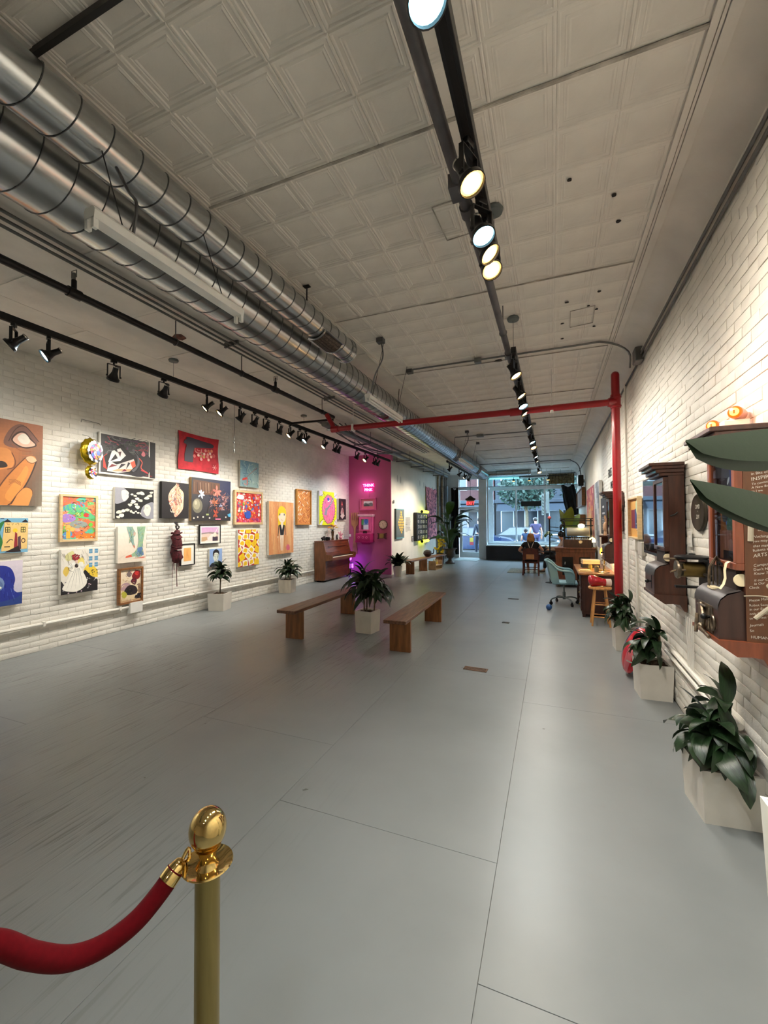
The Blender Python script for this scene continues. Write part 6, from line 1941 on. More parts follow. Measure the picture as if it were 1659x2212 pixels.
# black letter board with two yellow tube lamps
t = thing('black_relief_panel', 'black box panel with rows of pale metal loops on the white partition', 'wall panel', (XW, 14.17, 0.93), RZL)
MB().box(0, 1.37, -0.12, 0, 0, 1.01, bev=0.006).build('panel', BLACKF, t, smooth=False)
CR2 = mat('pale_metal_letter', (206, 206, 210), rough=0.3, metal=0.6)
for j in range(5):
    for i in range(6):
        cx, cz = 0.16 + 0.205 * i, 0.13 + 0.185 * j
        q = MB()
        if (i + j) % 3 == 0:
            q.tube([(cx + 0.04 * math.cos(2 * PI * k / 12), -0.125, cz + 0.055 * math.sin(2 * PI * k / 12)) for k in range(12)], 0.012, 5, closed=True)
        elif (i + j) % 3 == 1:
            q.tube([(cx, -0.125, cz - 0.06), (cx, -0.125, cz + 0.06)], 0.013, 5)
        else:
            q.tube(cr([(cx + 0.03, -0.125, cz + 0.055), (cx - 0.03, -0.125, cz + 0.03), (cx + 0.03, -0.125, cz - 0.02), (cx - 0.03, -0.125, cz - 0.055)], 4), 0.012, 5)
        q.build('metal_loop', CR2, t)
YG = glow('yellow_tube', (240, 255, 60), 5.0)
for z, lab in ((1.985, 'glowing yellow tube light on top of the black panel'), (0.895, 'glowing yellow tube light under the black panel')):
    tt = thing('yellow_tube_light', lab, 'light', (XW + 0.14, 14.75, z), RZL)
    MB().cyl((0.0, 0, 0), (0.78, 0, 0), 0.05, n=16).build('tube', YG, tt)
    MB().cyl((-0.03, 0, 0), (0.01, 0, 0), 0.053, n=16).cyl((0.77, 0, 0), (0.81, 0, 0), 0.053, n=16).box(0.3, 0.4, 0, 0.13, -0.01, 0.01).build('end_fitting', BLACKM, tt)
conduit('thin white cord from the lower yellow light down to the long bench', [(XW + 0.012, 14.62, 0.86), (XW + 0.012, 14.60, 0.40)], 0.006, WHITEM, name='power_cord')
t, a = picture('tiny_dark_frame', 'tiny dark-framed card beside the black panel', 'picture', (XW, 13.95, 0.93), RZL, 0.14, 0.18, 0.02, BLACKF, 0.014)
a.rect(0, 0, 1, 1, (226, 222, 220)); a.rect(0.2, 0.3, 0.8, 0.36, (120, 110, 120)); a.rect(0.2, 0.5, 0.8, 0.56, (120, 110, 120)); a.done(t)
# purple hanging
t = thing('purple_hanging', 'tall ragged purple and pink textile hanging at the end of the white partition', 'textile', (XW, 15.70, 0.91), RZL)
rows = []
for j in range(26):
    rr = []
    for i in range(13):
        x, z = i / 12, j / 25
        rr.append((x * 1.5 + 0.10 * (1 - z) + 0.03 * math.sin(z * 23 + i) * (1 if i in (0, 12) else 0.2), -0.03 - 0.02 * math.sin(x * 9 + z * 5) - 0.01 * rnd.random(), z * 2.08 - (0.06 * rnd.random() if j == 25 else 0)))
    rows.append(rr)
MB().sheet(rows).build('cloth', mat('purple_weave', (92, 54, 80), rough=0.85, col2=(228, 140, 150), scale=9, bump=0.5, bscale=50, contrast=0.08), t)
tag(MB().cyl((XW, 12.14, 2.235), (XW + 0.03, 12.14, 2.235), 0.05, n=16).build('round_sensor', mat('grey_plastic', (150, 150, 148), rough=0.5), None, center=True), 'small round grey sensor at the edge of the white partition', 'sensor')
mb = MB()
for y, z in ((12.55, 3.0), (12.85, 2.98), (15.0, 3.05), (15.5, 3.03), (16.8, 2.95)):
    mb.ell((-4.568, y, z), 0.002, 0.05, 0.12, 10, 6)
mb.build('wall_smudge', mat('smudge', (186, 182, 172), rough=0.7), bpy.data.objects['wall_partition'])
# urn with palm, black pot with yellow flowers
UM = mat('urn_bronze', (78, 66, 60), rough=0.5, var=0.2, scale=10)
t = thing('urn_planter', 'dark pedestal urn with tall bird-of-paradise leaves near the shop door', 'planter', (-3.66, 15.95, 0))
MB().lathe([(0.19, 0.0), (0.19, 0.05), (0.11, 0.10), (0.075, 0.16), (0.08, 0.20), (0.17, 0.27), (0.20, 0.36), (0.18, 0.46), (0.20, 0.54), (0.26, 0.57), (0.27, 0.59), (0.24, 0.59), (0.18, 0.54), (0.001, 0.53)], 28).build('urn', UM, t)
r = random.Random(9)
for k in range(22):
    an = k * 2.399
    hh = 0.35 + 0.9 * r.random() + (0.35 if k < 4 else 0)
    e = V((0.24 * math.cos(an), 0.24 * math.sin(an), 0.53 + hh))
    MB().tube(cr([(0.05 * math.cos(an), 0.05 * math.sin(an), 0.5), e * 0.55 + V((0, 0, 0.28)), e], 4), 0.014, 6).build('stem', LEAF2, t)
    add_leaf(t, leaf_mesh(0.80, 0.30, r.choice([60, 40, 20]), r.choice([-40, -70, 0]), 0.25, 0.0, m=LEAF2 if k % 3 else LEAF), e, an + r.uniform(-.3, .3), r.uniform(0.75, 1.1), r.uniform(-.3, .3))
t = thing('yellow_flower_pot', 'black cylinder pot of bright yellow flowers between the long bench and the urn', 'potted plant', (-3.98, 15.7, 0))
MB().lathe([(0.12, 0), (0.15, 0.38), (0.155, 0.39), (0.14, 0.39), (0.13, 0.35), (0.001, 0.35)], 22).build('pot', BLACKF, t)
for k in range(16):
    an = k * 2.399
    e = V((0.22 * math.cos(an) * r.random(), 0.22 * math.sin(an) * r.random(), 0.45 + 0.5 * r.random()))
    s_ = MB().tube(cr([(0, 0, 0.35), e * 0.6 + V((0, 0, 0.2)), e], 3), 0.005, 5).build('stem', LEAF2, t)
    mb = MB()
    for q in range(5):
        mb.ell((e.x + r.uniform(-.04, .04), e.y + r.uniform(-.04, .04), e.z + r.uniform(-.04, .05)), 0.04, 0.04, 0.03, 7, 5)
    mb.build('bloom', FY, s_)
# ================================================================ right wall
RZR = -PI / 2
CW = mat('cabinet_oak', (70, 38, 26), rough=0.38, var=0.22, scale=5, stretch=(6, 6, 0.8), coat=0.15)
CWR = mat('cabinet_red_oak', (128, 66, 40), rough=0.38, var=0.2, scale=5, stretch=(6, 6, 0.8), coat=0.15)
CWD = mat('cabinet_grey_iron', (62, 56, 54), rough=0.42, metal=0.25, var=0.2, scale=12)
CWM = mat('cabinet_dark_box', (62, 40, 33), rough=0.42, var=0.2, scale=4, stretch=(5, 5, 0.8))
DGL = mat('dark_mirror_glass', (14, 16, 20), rough=0.06, var=0.0, spec=1.0, coat=1.0)
PAPER = mat('cream_paper', (226, 208, 168), rough=0.7, var=0.06)
OLDM = mat('old_metal', (120, 106, 88), rough=0.35, metal=0.8, var=0.3, scale=30)


def viewing_cabinet(label, y, W_=0.37, door_m=None, board=False):
    """antique wall cabinet. local x = along the wall away from the near side (+Y world), y = wall, -y into the room ... """
    # world: near side plane at Y=y, wall at X=1; local frame: x -> -Y?  keep it simple: local axes = world axes, origin on wall at near side
    t = thing('viewing_cabinet', label, 'cabinet', (XR - 0.02, y, 0.88))
    z = lambda h: h - 0.88
    m = door_m or CW
    # crown moulding, wider each step
    mb = MB()
    for k, (o_, z0, z1) in enumerate(((0.02, 1.965, 1.99), (0.045, 1.99, 2.02), (0.075, 2.02, 2.045), (0.095, 2.045, 2.07))):
        mb.box(-0.15 - o_, 0, -o_ * 0.35, W_ + o_ * 0.35, z(z0), z(z1), bev=0.004)
    mb.build('crown_moulding', m, t, smooth=False)
    # tall case (side panel faces the room end)
    side = [(0, z(1.965)), (-0.115, z(1.965)), (-0.115, z(1.36)), (-0.125, z(1.33)), (-0.16, z(1.24)), (-0.20, z(1.24)), (-0.20, z(1.0)), (0, z(1.0))]
    MB().box(-0.107, 0, 0.0, W_, z(1.24), z(1.965)).build('case', m, t, smooth=False)
    # plinth with the scroll below
    scroll = [(0, z(0.88)), (-0.02, z(0.885)), (-0.05, z(0.935)), (-0.09, z(0.94)), (-0.15, z(0.935)), (-0.19, z(0.965)), (-0.225, z(0.99)), (-0.225, z(1.01)), (0, z(1.01))]
    MB().prism(scroll, (0, -0.015, 0), (1, 0, 0), (0, 0, 1), (0, 1, 0), W_ + 0.03).build('scroll_base', m if not board else CWR, t, smooth=False)
    # lower box with a rounded iron lid
    bx = [(0, z(1.01)), (-0.215, z(1.01)), (-0.215, z(1.16)), (-0.205, z(1.20)), (-0.175, z(1.23)), (-0.12, z(1.25)), (0, z(1.25))]
    MB().prism(bx, (0, 0.012, 0), (1, 0, 0), (0, 0, 1), (0, 1, 0), W_ - 0.024).build('lower_box', CWM if board else m, t, smooth=False)
    lid = []
    for p in [(-0.218, 1.15), (-0.217, 1.175), (-0.208, 1.205), (-0.178, 1.235), (-0.12, 1.253)]:
        lid.append(p)
    rows = [[(p[0], yy, z(p[1]) + 0.003) for p in lid] for yy in (0.005, W_ - 0.005)]
    MB().sheet(rows).build('iron_lid', CWD, t, fix=False)
    if board:
        # the lid's yellow card
        MB().box(-0.190, -0.155, 0.17, 0.25, z(1.235), z(1.246)).build('card', PAPER, t)
    # glazed door standing proud of the case
    f = 0.035
    d = MB()
    for q in ((0.0, W_, z(1.355), z(1.355) + f), (0.0, W_, z(1.955) - f, z(1.955)), (0, f, z(1.39), z(1.92)), (W_ - f, W_, z(1.39), z(1.92))):
        d.box(-0.142, -0.107, q[0], q[1], q[2], q[3], bev=0.002)
    do = d.build('glazed_door', CWR if board else m, t, smooth=False)
    MB().box(-0.132, -0.127, f, W_ - f, z(1.39), z(1.92)).build('glass_pane', DGL if not board else glass('cabinet_glass', (225, 228, 230), 0.07), do, smooth=False)
    MB().cyl((-0.15, W_ * 0.5, z(1.372)), (-0.156, W_ * 0.5, z(1.372)), 0.01).box(-0.153, -0.149, 0.15, 0.22, z(1.366), z(1.38)).build('brass_plate', BLACKM, do)
    # eyepiece gear between door and box
    MB().box(-0.13, -0.02, 0.04, W_ - 0.04, z(1.25), z(1.355)).build('recess', mat('deep_brown', (34, 20, 14), rough=0.6), t)
    MB().lathe([(0.001, 0.006), (0.030, 0.005), (0.032, 0.0), (0.032, -0.006)], 20, M=Matrix.Translation((-0.115, 0.02, z(1.305))) @ Matrix.Rotation(-0.35, 4, 'Z') @ Matrix.Rotation(PI / 2, 4, 'X')).build('paper_dial', PAPER, t)
    # slot and knob on the front of the lower box
    MB().box(-0.218, -0.213, 0.10, 0.115, z(1.04), z(1.15)).build('slot', BLACKM, t)
    MB().cyl((-0.215, 0.11, z(1.10)), (-0.24, 0.11, z(1.10)), 0.008).ell((-0.248, 0.11, z(1.10)), 0.016).build('knob', BLACKM, t)
    return t


t = viewing_cabinet('antique dark wooden viewing cabinet with a crown top, in front of the black screen', 3.97)
MB().tube([(-0.10, -0.004, 0.76), (-0.07, -0.012, 0.77), (-0.05, -0.012, 0.79)], 0.006, 6).build('door_catch', BLACKM, t)
viewing_cabinet('dark wooden viewing cabinet half hidden behind the red riser pipe', 7.42)
t = viewing_cabinet('reddish antique viewing cabinet with white handwriting cut in its side, at the right edge', 2.56, W_=0.38, board=True)
# inside of its door: a picture of a blue sky, trees and figures
a = Art(0.30, 0.52, 0, 0, 0)
a.mb = MB()
a.P = lambda x, y: (-0.112 - a.k * 0.00004, 0.345 - x * 0.30, 0.515 + y * 0.52)
a.rect(0, 0, 1, 1, (70, 58, 60)); a.rect(0.55, 0.55, 1, 1, (90, 96, 150)); a.blob([(0.3, 0.55), (0.3, 0.95), (0.6, 0.98), (0.66, 0.6)], (96, 88, 92)); a.rect(0.2, 0.3, 0.55, 0.55, (150, 96, 60)); a.rect(0.45, 0.35, 1.0, 0.62, (92, 120, 190)); a.blob([(0.3, 0.4), (0.3, 0.62), (0.52, 0.64), (0.56, 0.42)], (70, 74, 80)); a.blob([(0.5, 0.3), (0.6, 0.46), (1.0, 0.44), (1.0, 0.28)], (76, 110, 96)); a.rect(0.15, 0.0, 1, 0.3, (150, 96, 74))
for k in range(5):
    a.ell(0.4 + 0.12 * k, 0.2, 0.04, 0.1, (176, 120, 104), n=9)
a.rect(0.3, 0.0, 1.0, 0.09, (40, 28, 28)); a.ell(0.6, 0.8, 0.07, 0.025, (235, 238, 240), rot=0.5, n=12); a.rect(0, 0, 0.12, 1, (40, 28, 26))
a.done(t, 'inner_picture', PAINTG)
# handwriting on the near side panel, white scratched letters
mb = MB()
WRT = mat('white_engraving', (214, 206, 190), rough=0.7)
def wr_line(s_, x, h, size, tilt=0.13, shear=0.25):
    ca, sa = math.cos(tilt), math.sin(tilt)
    add_text(mb, s_, size, (x - (XR - 0.02), -0.0012, h - 0.88), (ca, 0, sa), (-sa, 0, ca), shear=shear)
lines = [('To BUILT N', 1.875, 0.017), ('a question Fun', 1.845, 0.013), ('in Bits of', 1.822, 0.014), ('INSPIRATION', 1.793, 0.019), ('To connect Tec', 1.772, 0.012), ('A New Biome', 1.755, 0.012), ('as I we', 1.738, 0.012),
         ('Scientists', 1.60, 0.012), ('Humanities', 1.583, 0.012), ('Degrees', 1.566, 0.012), ('depth, no', 1.549, 0.012), ('Nothing is', 1.515, 0.014), ('you may work', 1.494, 0.013), ('that make it', 1.47, 0.013), ('Robots and', 1.448, 0.013), ('ARTS / o', 1.42, 0.018),
         ('Computer L', 1.375, 0.014), ("Don't Now", 1.356, 0.013), ('Know To A', 1.337, 0.013), ('it our Own', 1.305, 0.013), ('In Our', 1.287, 0.012), ('Clock', 1.268, 0.013),
         ('Please Make D', 1.205, 0.013), ('Robot Security', 1.183, 0.012), ('in our Ecosys', 1.163, 0.012), ('only Found Some', 1.142, 0.012), ('to harness we', 1.12, 0.012), ('Journals', 1.085, 0.013), ('So', 1.06, 0.013)]
# lower lines stand right of the lower box
for s_, h, sz in lines:
    x = 0.905 if h > 1.28 else 0.885
    if 1.54 < h < 1.62: x = 0.925
    wr_line(s_, x, h, sz * 1.3, tilt=rnd.uniform(0.08, 0.22), shear=rnd.uniform(0.0, 0.4))
wr_line('HUMANITY', 0.888, 1.030, 0.019, tilt=0.0, shear=0.0)
MB().box(-0.107, 0.0, -0.002, 0.0005, 0.13, 1.085).build('side_board', mat('engraved_board', (100, 62, 36), rough=0.5, var=0.15, scale=5, stretch=(5, 5, 1)), t, smooth=False)
mb.v = [(p[0], p[1] - 0.0022, p[2]) for p in mb.v]
mb.v = [(min(p[0], -0.001), p[1], p[2]) for p in mb.v]
tag(mb.build('engraved_writing', WRT, t, smooth=False), kind='stuff')
mb = MB()
mb.tube(cr([(-0.075, -0.004, 0.80), (-0.08, -0.004, 0.75), (-0.082, -0.004, 0.68), (-0.084, -0.004, 0.62)], 5), [0.012] * 16, 8)
mb.tube(cr([(-0.08, -0.004, 0.79), (-0.05, -0.004, 0.82), (-0.02, -0.004, 0.76), (0.0, -0.004, 0.74)], 5), 0.012, 8)
mb.tube(cr([(-0.075, -0.004, 0.245), (-0.05, -0.004, 0.27), (-0.02, -0.004, 0.30), (0.0, -0.004, 0.31)], 5), 0.010, 8)
mb.tube(cr([(-0.115, -0.004, 0.352), (-0.06, -0.004, 0.356), (0.0, -0.004, 0.350)], 4), 0.0035, 6)
mb.ell((-0.015, -0.004, 0.405), 0.014, 0.004, 0.014)
mb.build('pale_relief', mat('relief_putty', (168, 156, 134), rough=0.5), t)
# works on the front of its lower box
mb = MB()
for p, q, r_ in (((-0.225, 0.23, 0.27), (-0.235, 0.15, 0.20), 0.010), ((-0.235, 0.15, 0.20), (-0.23, 0.20, 0.12), 0.008), ((-0.23, 0.29, 0.20), (-0.25, 0.24, 0.11), 0.009), ((-0.23, 0.27, 0.26), (-0.23, 0.13, 0.27), 0.006), ((-0.235, 0.08, 0.12), (-0.245, 0.19, 0.145), 0.009), ((-0.22, 0.12, 0.26), (-0.23, 0.10, 0.16), 0.005), ((-0.24, 0.29, 0.13), (-0.235, 0.20, 0.15), 0.007)):
    mb.cyl(p, q, r_, n=8)
mb.ell((-0.235, 0.20, 0.15), 0.02, n=10, m=7).ell((-0.232, 0.15, 0.21), 0.016, n=10, m=7)
mb.box(-0.22, -0.215, 0.08, 0.30, 0.14, 0.28)
mb.build('mechanism', OLDM, t)
MB().tube([(-0.225, 0.055 + 0.022 * math.cos(2 * PI * k / 18), 0.20 + 0.036 * math.sin(2 * PI * k / 18)) for k in range(18)], 0.006, 7, closed=True).build('ring_handle', OLDM, t)
# tape and cage on its lid
mb = MB()
for k in range(7):
    an = k * PI / 6
    mb.tube(cr([(-0.16 - 0.035 * math.cos(an), 0.20 + 0.06 * math.sin(an), 0.37), (-0.16 - 0.03 * math.cos(an), 0.20 + 0.05 * math.sin(an), 0.47), (-0.16, 0.20, 0.53)], 4), 0.004, 5)
mb.build('wire_cage', OLDM, t)
rows = [[(x, y + x * 0.2, zz) for y in (0.07, 0.105)] for x, zz in ((-0.150, 0.515), (-0.165, 0.505), (-0.172, 0.47), (-0.170, 0.43), (-0.178, 0.40), (-0.195, 0.375))]
MB().sheet(rows).build('paper_strip', PAPER, t, fix=False)
# beacons over it
for y, lab in ((3.12, 'glowing orange beacon lamp on the right brick wall, the one further from the frame edge'), (2.78, 'glowing orange beacon lamp on the right brick wall, nearer the right edge above the cabinet')):
    tb = thing('beacon_lamp', lab, 'lamp', (XR - 0.02, y, 2.155))
    MB().box(-0.12, 0.0, -0.03, 0.03, -0.09, -0.015, bev=0.006).build('bracket', WHITEM, tb, smooth=False)
    Mx = Matrix.Rotation(PI / 2, 4, 'X')
    MB().lathe([(0.030, -0.10), (0.033, -0.09), (0.034, -0.04), (0.032, 0.0)], 22, M=Matrix.Translation((-0.07, -0.035, 0.022)) @ Matrix.Rotation(-0.55, 4, 'Z') @ Mx).build('housing', mat('pale_red_plastic', (226, 170, 150), rough=0.4), tb)
    Mf = Matrix.Translation((-0.07, -0.035, 0.022)) @ Matrix.Rotation(-0.55, 4, 'Z') @ Mx
    MB().lathe([(0.033, 0.0), (0.029, 0.008), (0.02, 0.012), (0.0001, 0.014)], 22, M=Mf).build('orange_lens', glow('amber_glow', (255, 66, 8), 2.4), tb)
    MB().lathe([(0.021, 0.0120), (0.015, 0.0145), (0.0001, 0.016)], 20, M=Mf).build('bright_centre', glow('amber_core', (255, 200, 80), 3.0), tb)
    MB().box(-0.004, 0.004, -0.009, 0.009, 0.015, 0.018, M=Mf).build('lamp_mark', glow('amber_mark', (230, 60, 0), 0.8), tb)
    ld = bpy.data.lights.new('beacon_light', 'POINT'); ld.energy = 0.8; ld.color = (1.0, 0.30, 0.08); ld.shadow_soft_size = 0.04
    lo = bpy.data.objects.new('beacon_light', ld); link(lo); lo.location = (XR - 0.13, y - 0.11, 2.18)
# oval plaque
t = thing('oval_plaque', 'dark oval plaque with three lines of white marks on the right wall', 'plaque', (XR - 0.013, 3.62, 1.66))
Mx = Matrix.Rotation(-PI / 2, 4, 'Y')
S2 = Matrix.Diagonal((1, 1.12, 1, 1))
MB().lathe([(0.135, 0.0), (0.137, 0.012), (0.128, 0.02), (0.115, 0.014), (0.0001, 0.012)], 32, M=Mx @ S2).build('plate', mat('dark_bronze', (62, 56, 44), rough=0.35, metal=0.5, var=0.2), t)
mb = MB()
for s_, z_, sz in (('DMD', 0.028, 0.042), ('o', 0.004, 0.022), ('ZW', -0.045, 0.042)):
    add_text(mb, s_, sz, (-0.0165, 0.0, z_), (0, -1, 0), (0, 0, 1), align='CENTER')
mb.build('plaque_marks', WRT, t, smooth=False)
# ---- more on the right wall
t = thing('wall_plate', 'white blank wall plate between the dark cabinet and the oval plaque', 'wall plate', (XR - 0.02, 3.83, 1.40))
MB().box(-0.01, 0, -0.04, 0.04, 0, 0.12, bev=0.004).build('plate', WHITEM, t, smooth=False)
MB().box(-0.013, -0.009, -0.02, 0.02, 0.03, 0.05).box(-0.013, -0.009, -0.02, 0.02, 0.07, 0.09).build('socket', MATB, t)
t = thing('iron_apparatus', 'small black iron winding apparatus with a brass drum on a wall bracket', 'apparatus', (XR - 0.02, 3.42, 1.15))
MB().box(-0.04, 0, -0.10, 0.10, 0.0, 0.20, bev=0.006).box(-0.20, 0.0, -0.02, 0.02, -0.005, 0.01).build('bracket', BLACKM, t, smooth=False)
MB().cyl((-0.16, 0.0, 0.12), (-0.04, 0.0, 0.12), 0.052, n=20).build('brass_drum', mat('aged_brass', (120, 100, 56), rough=0.4, metal=0.8, var=0.2), t)
MB().lathe([(0.10, 0.0), (0.105, 0.012), (0.09, 0.02), (0.02, 0.026), (0.018, 0.034), (0.001, 0.036)], 20, c=(-0.10, 0, 0.195)).build('top_plate', BLACKM, t)
mb = MB()
for k in range(6):
    an = k * PI / 3
    mb.cyl((-0.19, 0.045 * math.cos(an), 0.12 + 0.045 * math.sin(an)), (-0.15, 0.05 * math.cos(an), 0.12 + 0.05 * math.sin(an)), 0.008, n=6)
mb.lathe([(0.06, -0.01), (0.065, 0), (0.06, 0.01)], 16, M=Matrix.Translation((-0.185, 0, 0.12)) @ Matrix.Rotation(PI / 2, 4, 'Y')).cyl((-0.26, 0.02, 0.19), (-0.14, 0.0, 0.19), 0.008, n=6).cyl((-0.23, -0.02, 0.10), (-0.18, 0, 0.12), 0.007, n=6)
mb.build('gear_work', OLDM, t)
MB().cyl((-0.06, -0.10, 0.10), (-0.06, -0.26, 0.10), 0.010, n=8).build('axle', BLACKM, t)
# black flat screen
t = thing('wall_screen', 'black flat screen on the right wall, tucked behind the dark viewing cabinet', 'screen', (0.90, 4.40, 1.27))
MB().box(0, 0.05, 0, 0.74, 0, 0.76, bev=0.004).build('bezel', mat('screen_bezel', (14, 14, 15), rough=0.35), t, smooth=False)
MB().box(-0.002, 0.0, 0.02, 0.72, 0.03, 0.74).build('display', DGL, t, smooth=False)
MB().box(0.05, 0.088, 0.25, 0.5, 0.2, 0.5).build('wall_mount', BLACKM, t)
# framed collage box
t = thing('framed_collage_box', 'deep pale wood box frame with an ochre, maroon and blue collage, beside the screen', 'picture', (XR - 0.02, 5.66, 1.385))
f = 0.02
mb = MB()
for q in ((0, 0.66, 0, f), (0, 0.66, 0.51 - f, 0.51), (0, f, f, 0.51 - f), (0.66 - f, 0.66, f, 0.51 - f)):
    mb.box(-0.05, 0, q[0], q[1], q[2], q[3], bev=0.002)
mb.build('frame', PALEW, t, smooth=False)
MB().box(-0.02, 0, 0.01, 0.65, 0.01, 0.50).build('backing', MATB, t)
a = Art(0.62, 0.47)
a.P = lambda x, y: (-0.0215 - a.k * 0.00004, 0.64 - x * 0.62, 0.02 + y * 0.47)
a.rect(0, 0, 1, 1, (214, 160, 80)); a.ring(0.5, 0.7, 0.25, 0.24, 0.04, (240, 190, 90)); a.rect(0.1, 0.22, 0.55, 0.72, (120, 20, 40)); a.rect(0.5, 0.22, 0.85, 0.74, (60, 76, 120)); a.blob([(0.6, 0.9), (0.9, 0.95), (0.95, 0.6), (0.7, 0.6)], (170, 190, 150)); a.poly([(0.55, 0.3), (0.75, 0.6), (0.9, 0.3)], (30, 36, 50)); a.ring(0.5, 0.16, 0.2, 0.14, 0.03, (240, 180, 60))
for k in range(16):
    a.ell(0.6 + 0.35 * rnd.random(), 0.08 + 0.4 * rnd.random(), 0.02, 0.024, rnd.choice([(240, 240, 240), (200, 210, 230), (30, 30, 40)]), n=7)
a.done(t, 'collage')
tag(MB().box(0.95, 0.988, 5.55, 5.80, 1.20, 1.36, bev=0.004).build('grey_box', mat('grey_box_paint', (178, 172, 162), rough=0.5), None, smooth=False, center=True), 'grey electrical box under the framed collage', 'electrical box')
# lettering high on the wall
mb = MB()
for s_, y, z_, sz in (('ERIES', 8.78, 2.40, 0.22), ('INE', 8.45, 2.18, 0.18), ('T', 8.62, 2.02, 0.12), ('A', 8.62, 1.90, 0.12)):
    add_text(mb, s_, sz, (XR - 0.016, y, z_), (0, -1, 0), (0, 0, 1), depth=0.002)
tag(mb.build('wall_lettering', BLACKF, None, smooth=False, center=True), 'dark capital letters painted high on the right wall, partly hidden by the red riser', 'lettering')


def wall_pic(name, label, y0, y1, z0, z1, d, fn, frame=None, cat='picture', fw=0.03):
    t = thing(name, label, cat, (XR - 0.02, y1, z0), RZR)
    w, h = y1 - y0, z1 - z0
    if frame:
        fr = MB()
        for q in ((0, w, 0, fw), (0, w, h - fw, h), (0, fw, fw, h - fw), (w - fw, w, fw, h - fw)):
            fr.box(q[0], q[1], -d, 0, q[2], q[3])
        fr.build('frame', frame, t, smooth=False)
        MB().box(0.01, w - 0.01, -d * 0.6, 0, 0.01, h - 0.01).build('backing', MATB, t)
        a = Art(w - 2 * fw, h - 2 * fw, -d * 0.6 - 0.001, fw, fw)
    else:
        MB().box(0, w, -d, 0, 0, h).build('canvas', CANVAS, t)
        a = Art(w, h, -d - 0.001)
    fn(a)
    a.done(t)
    return t


def red_abstract(a):
    a.field(8, 14, lambda x, y: mixc(mixc((240, 190, 110), (176, 40, 60), (y - 0.45) * 1.8 + abs(x - 0.4)), (110, 30, 60), (x - 0.6) * 2))
    for k in range(60):
        x, y = R.random(), R.random()
        a.stroke([(x, y), (x + R.uniform(-.04, .04), y - 0.1)], 0.03, R.choice([(244, 210, 140), (236, 160, 60), (206, 70, 60), (150, 30, 60), (250, 230, 190)]))
wall_pic('red_gold_painting', 'tall red and gold abstract canvas on the right wall beyond the red riser', 11.0, 13.2, 1.20, 2.47, 0.05, red_abstract, cat='painting')
wall_pic('silver_grey_panel', 'tall narrow silver-grey panel between the red-gold canvas and the black menu board', 9.75, 10.65, 1.05, 2.46, 0.06, lambda a: a.field(5, 12, lambda x, y: mixc((96, 100, 108), (196, 196, 200), 0.5 + 0.5 * math.sin(9 * y + 5 * x))))
def menu(a):
    a.rect(0, 0, 1, 1, (38, 36, 40))
    a.rect(0.3, 0.72, 0.6, 0.78, (200, 200, 200)); a.rect(0.25, 0.55, 0.7, 0.6, (190, 190, 190))
    for k in range(8):
        a.rect(0.2, 0.44 - 0.045 * k, 0.45 + 0.4 * R.random(), 0.455 - 0.045 * k, (150, 150, 150))
wall_pic('black_menu_board', 'black board with rows of pale text left of the cabinet behind the red riser', 8.70, 9.65, 1.35, 2.06, 0.04, menu)
def woodart(a):
    a.rect(0, 0, 1, 1, (150, 104, 60))
    for k in range(5):
        a.rect(0.05 + 0.2 * k, 0.03, 0.1 + 0.2 * k, 0.97, (70, 44, 26))
    a.rect(0.55, 0.05, 0.9, 0.95, (166, 120, 74))
wall_pic('wooden_shutter', 'brown wooden shutter with slats hung on the right wall near the window', 14.5, 17.6, 2.10, 2.68, 0.10, woodart, BROWNF, cat='wall panel')
wall_pic('brown_box_shelf', 'brown wooden wall shelf under the shutter near the window', 14.6, 17.4, 1.5, 1.82, 0.22, woodart, BROWNF, cat='shelf')
t = thing('wall_speaker', 'small black loudspeaker high on the right wall near the window', 'speaker', (XR - 0.02, 14.75, 2.74))
MB().box(-0.18, -0.03, -0.12, 0.12, 0, 0.34, bev=0.01).build('cabinet', BLACKF, t, smooth=False)
MB().cyl((-0.185, 0, 0.12), (-0.178, 0, 0.12), 0.08, n=18).build('cone', mat('speaker_cone', (36, 36, 38), rough=0.6), t)
MB().box(-0.03, 0, -0.03, 0.03, 0.1, 0.2).build('mount', BLACKM, t)
t = thing('octagonal_clock', 'carved brown wall clock with a pale dial to the right of the red riser', 'clock', (XR - 0.02, 7.12, 1.45), RZR)
MB().prism([(0.16 * math.cos(PI / 8 + k * PI / 4), 0.45 + 0.16 * math.sin(PI / 8 + k * PI / 4)) for k in range(8)], (0, -0.09, 0), (1, 0, 0), (0, 0, 1), (0, 1, 0), 0.09).box(-0.09, 0.09, -0.08, 0, 0.0, 0.30, bev=0.01).build('case', CW, t, smooth=False)
MB().cyl((0, -0.093, 0.45), (0, -0.089, 0.45), 0.11, n=24).build('dial', PAPER, t)
# wooden figure hand on the wall cabinet
t = thing('wooden_hand', 'pale wooden hand ornament upright on the shelf left of the red riser', 'ornament', (0.86, 8.05, 1.36))
WH = mat('pale_carved_wood', (214, 170, 130), rough=0.5, var=0.1)
hm = MB().ell((0, 0, 0.14), 0.05, 0.06, 0.10).cyl((0, 0, 0), (0, 0, 0.08), 0.045, 0.035, n=12)
for k, l_ in enumerate((0.10, 0.13, 0.14, 0.12)):
    y = -0.045 + 0.03 * k
    hm.tube(cr([(0, y, 0.20), (-0.008, y * 1.15, 0.20 + l_ * 0.6), (-0.02, y * 1.2, 0.20 + l_)], 4), 0.012, 7)
hm.tube(cr([(0, -0.05, 0.12), (-0.01, -0.085, 0.17), (-0.015, -0.095, 0.22)], 4), 0.013, 7)
hm.build('hand', WH, t)
t = thing('wall_shelf', 'small dark wall shelf carrying the wooden hand', 'shelf', (XR - 0.02, 7.9, 1.335))
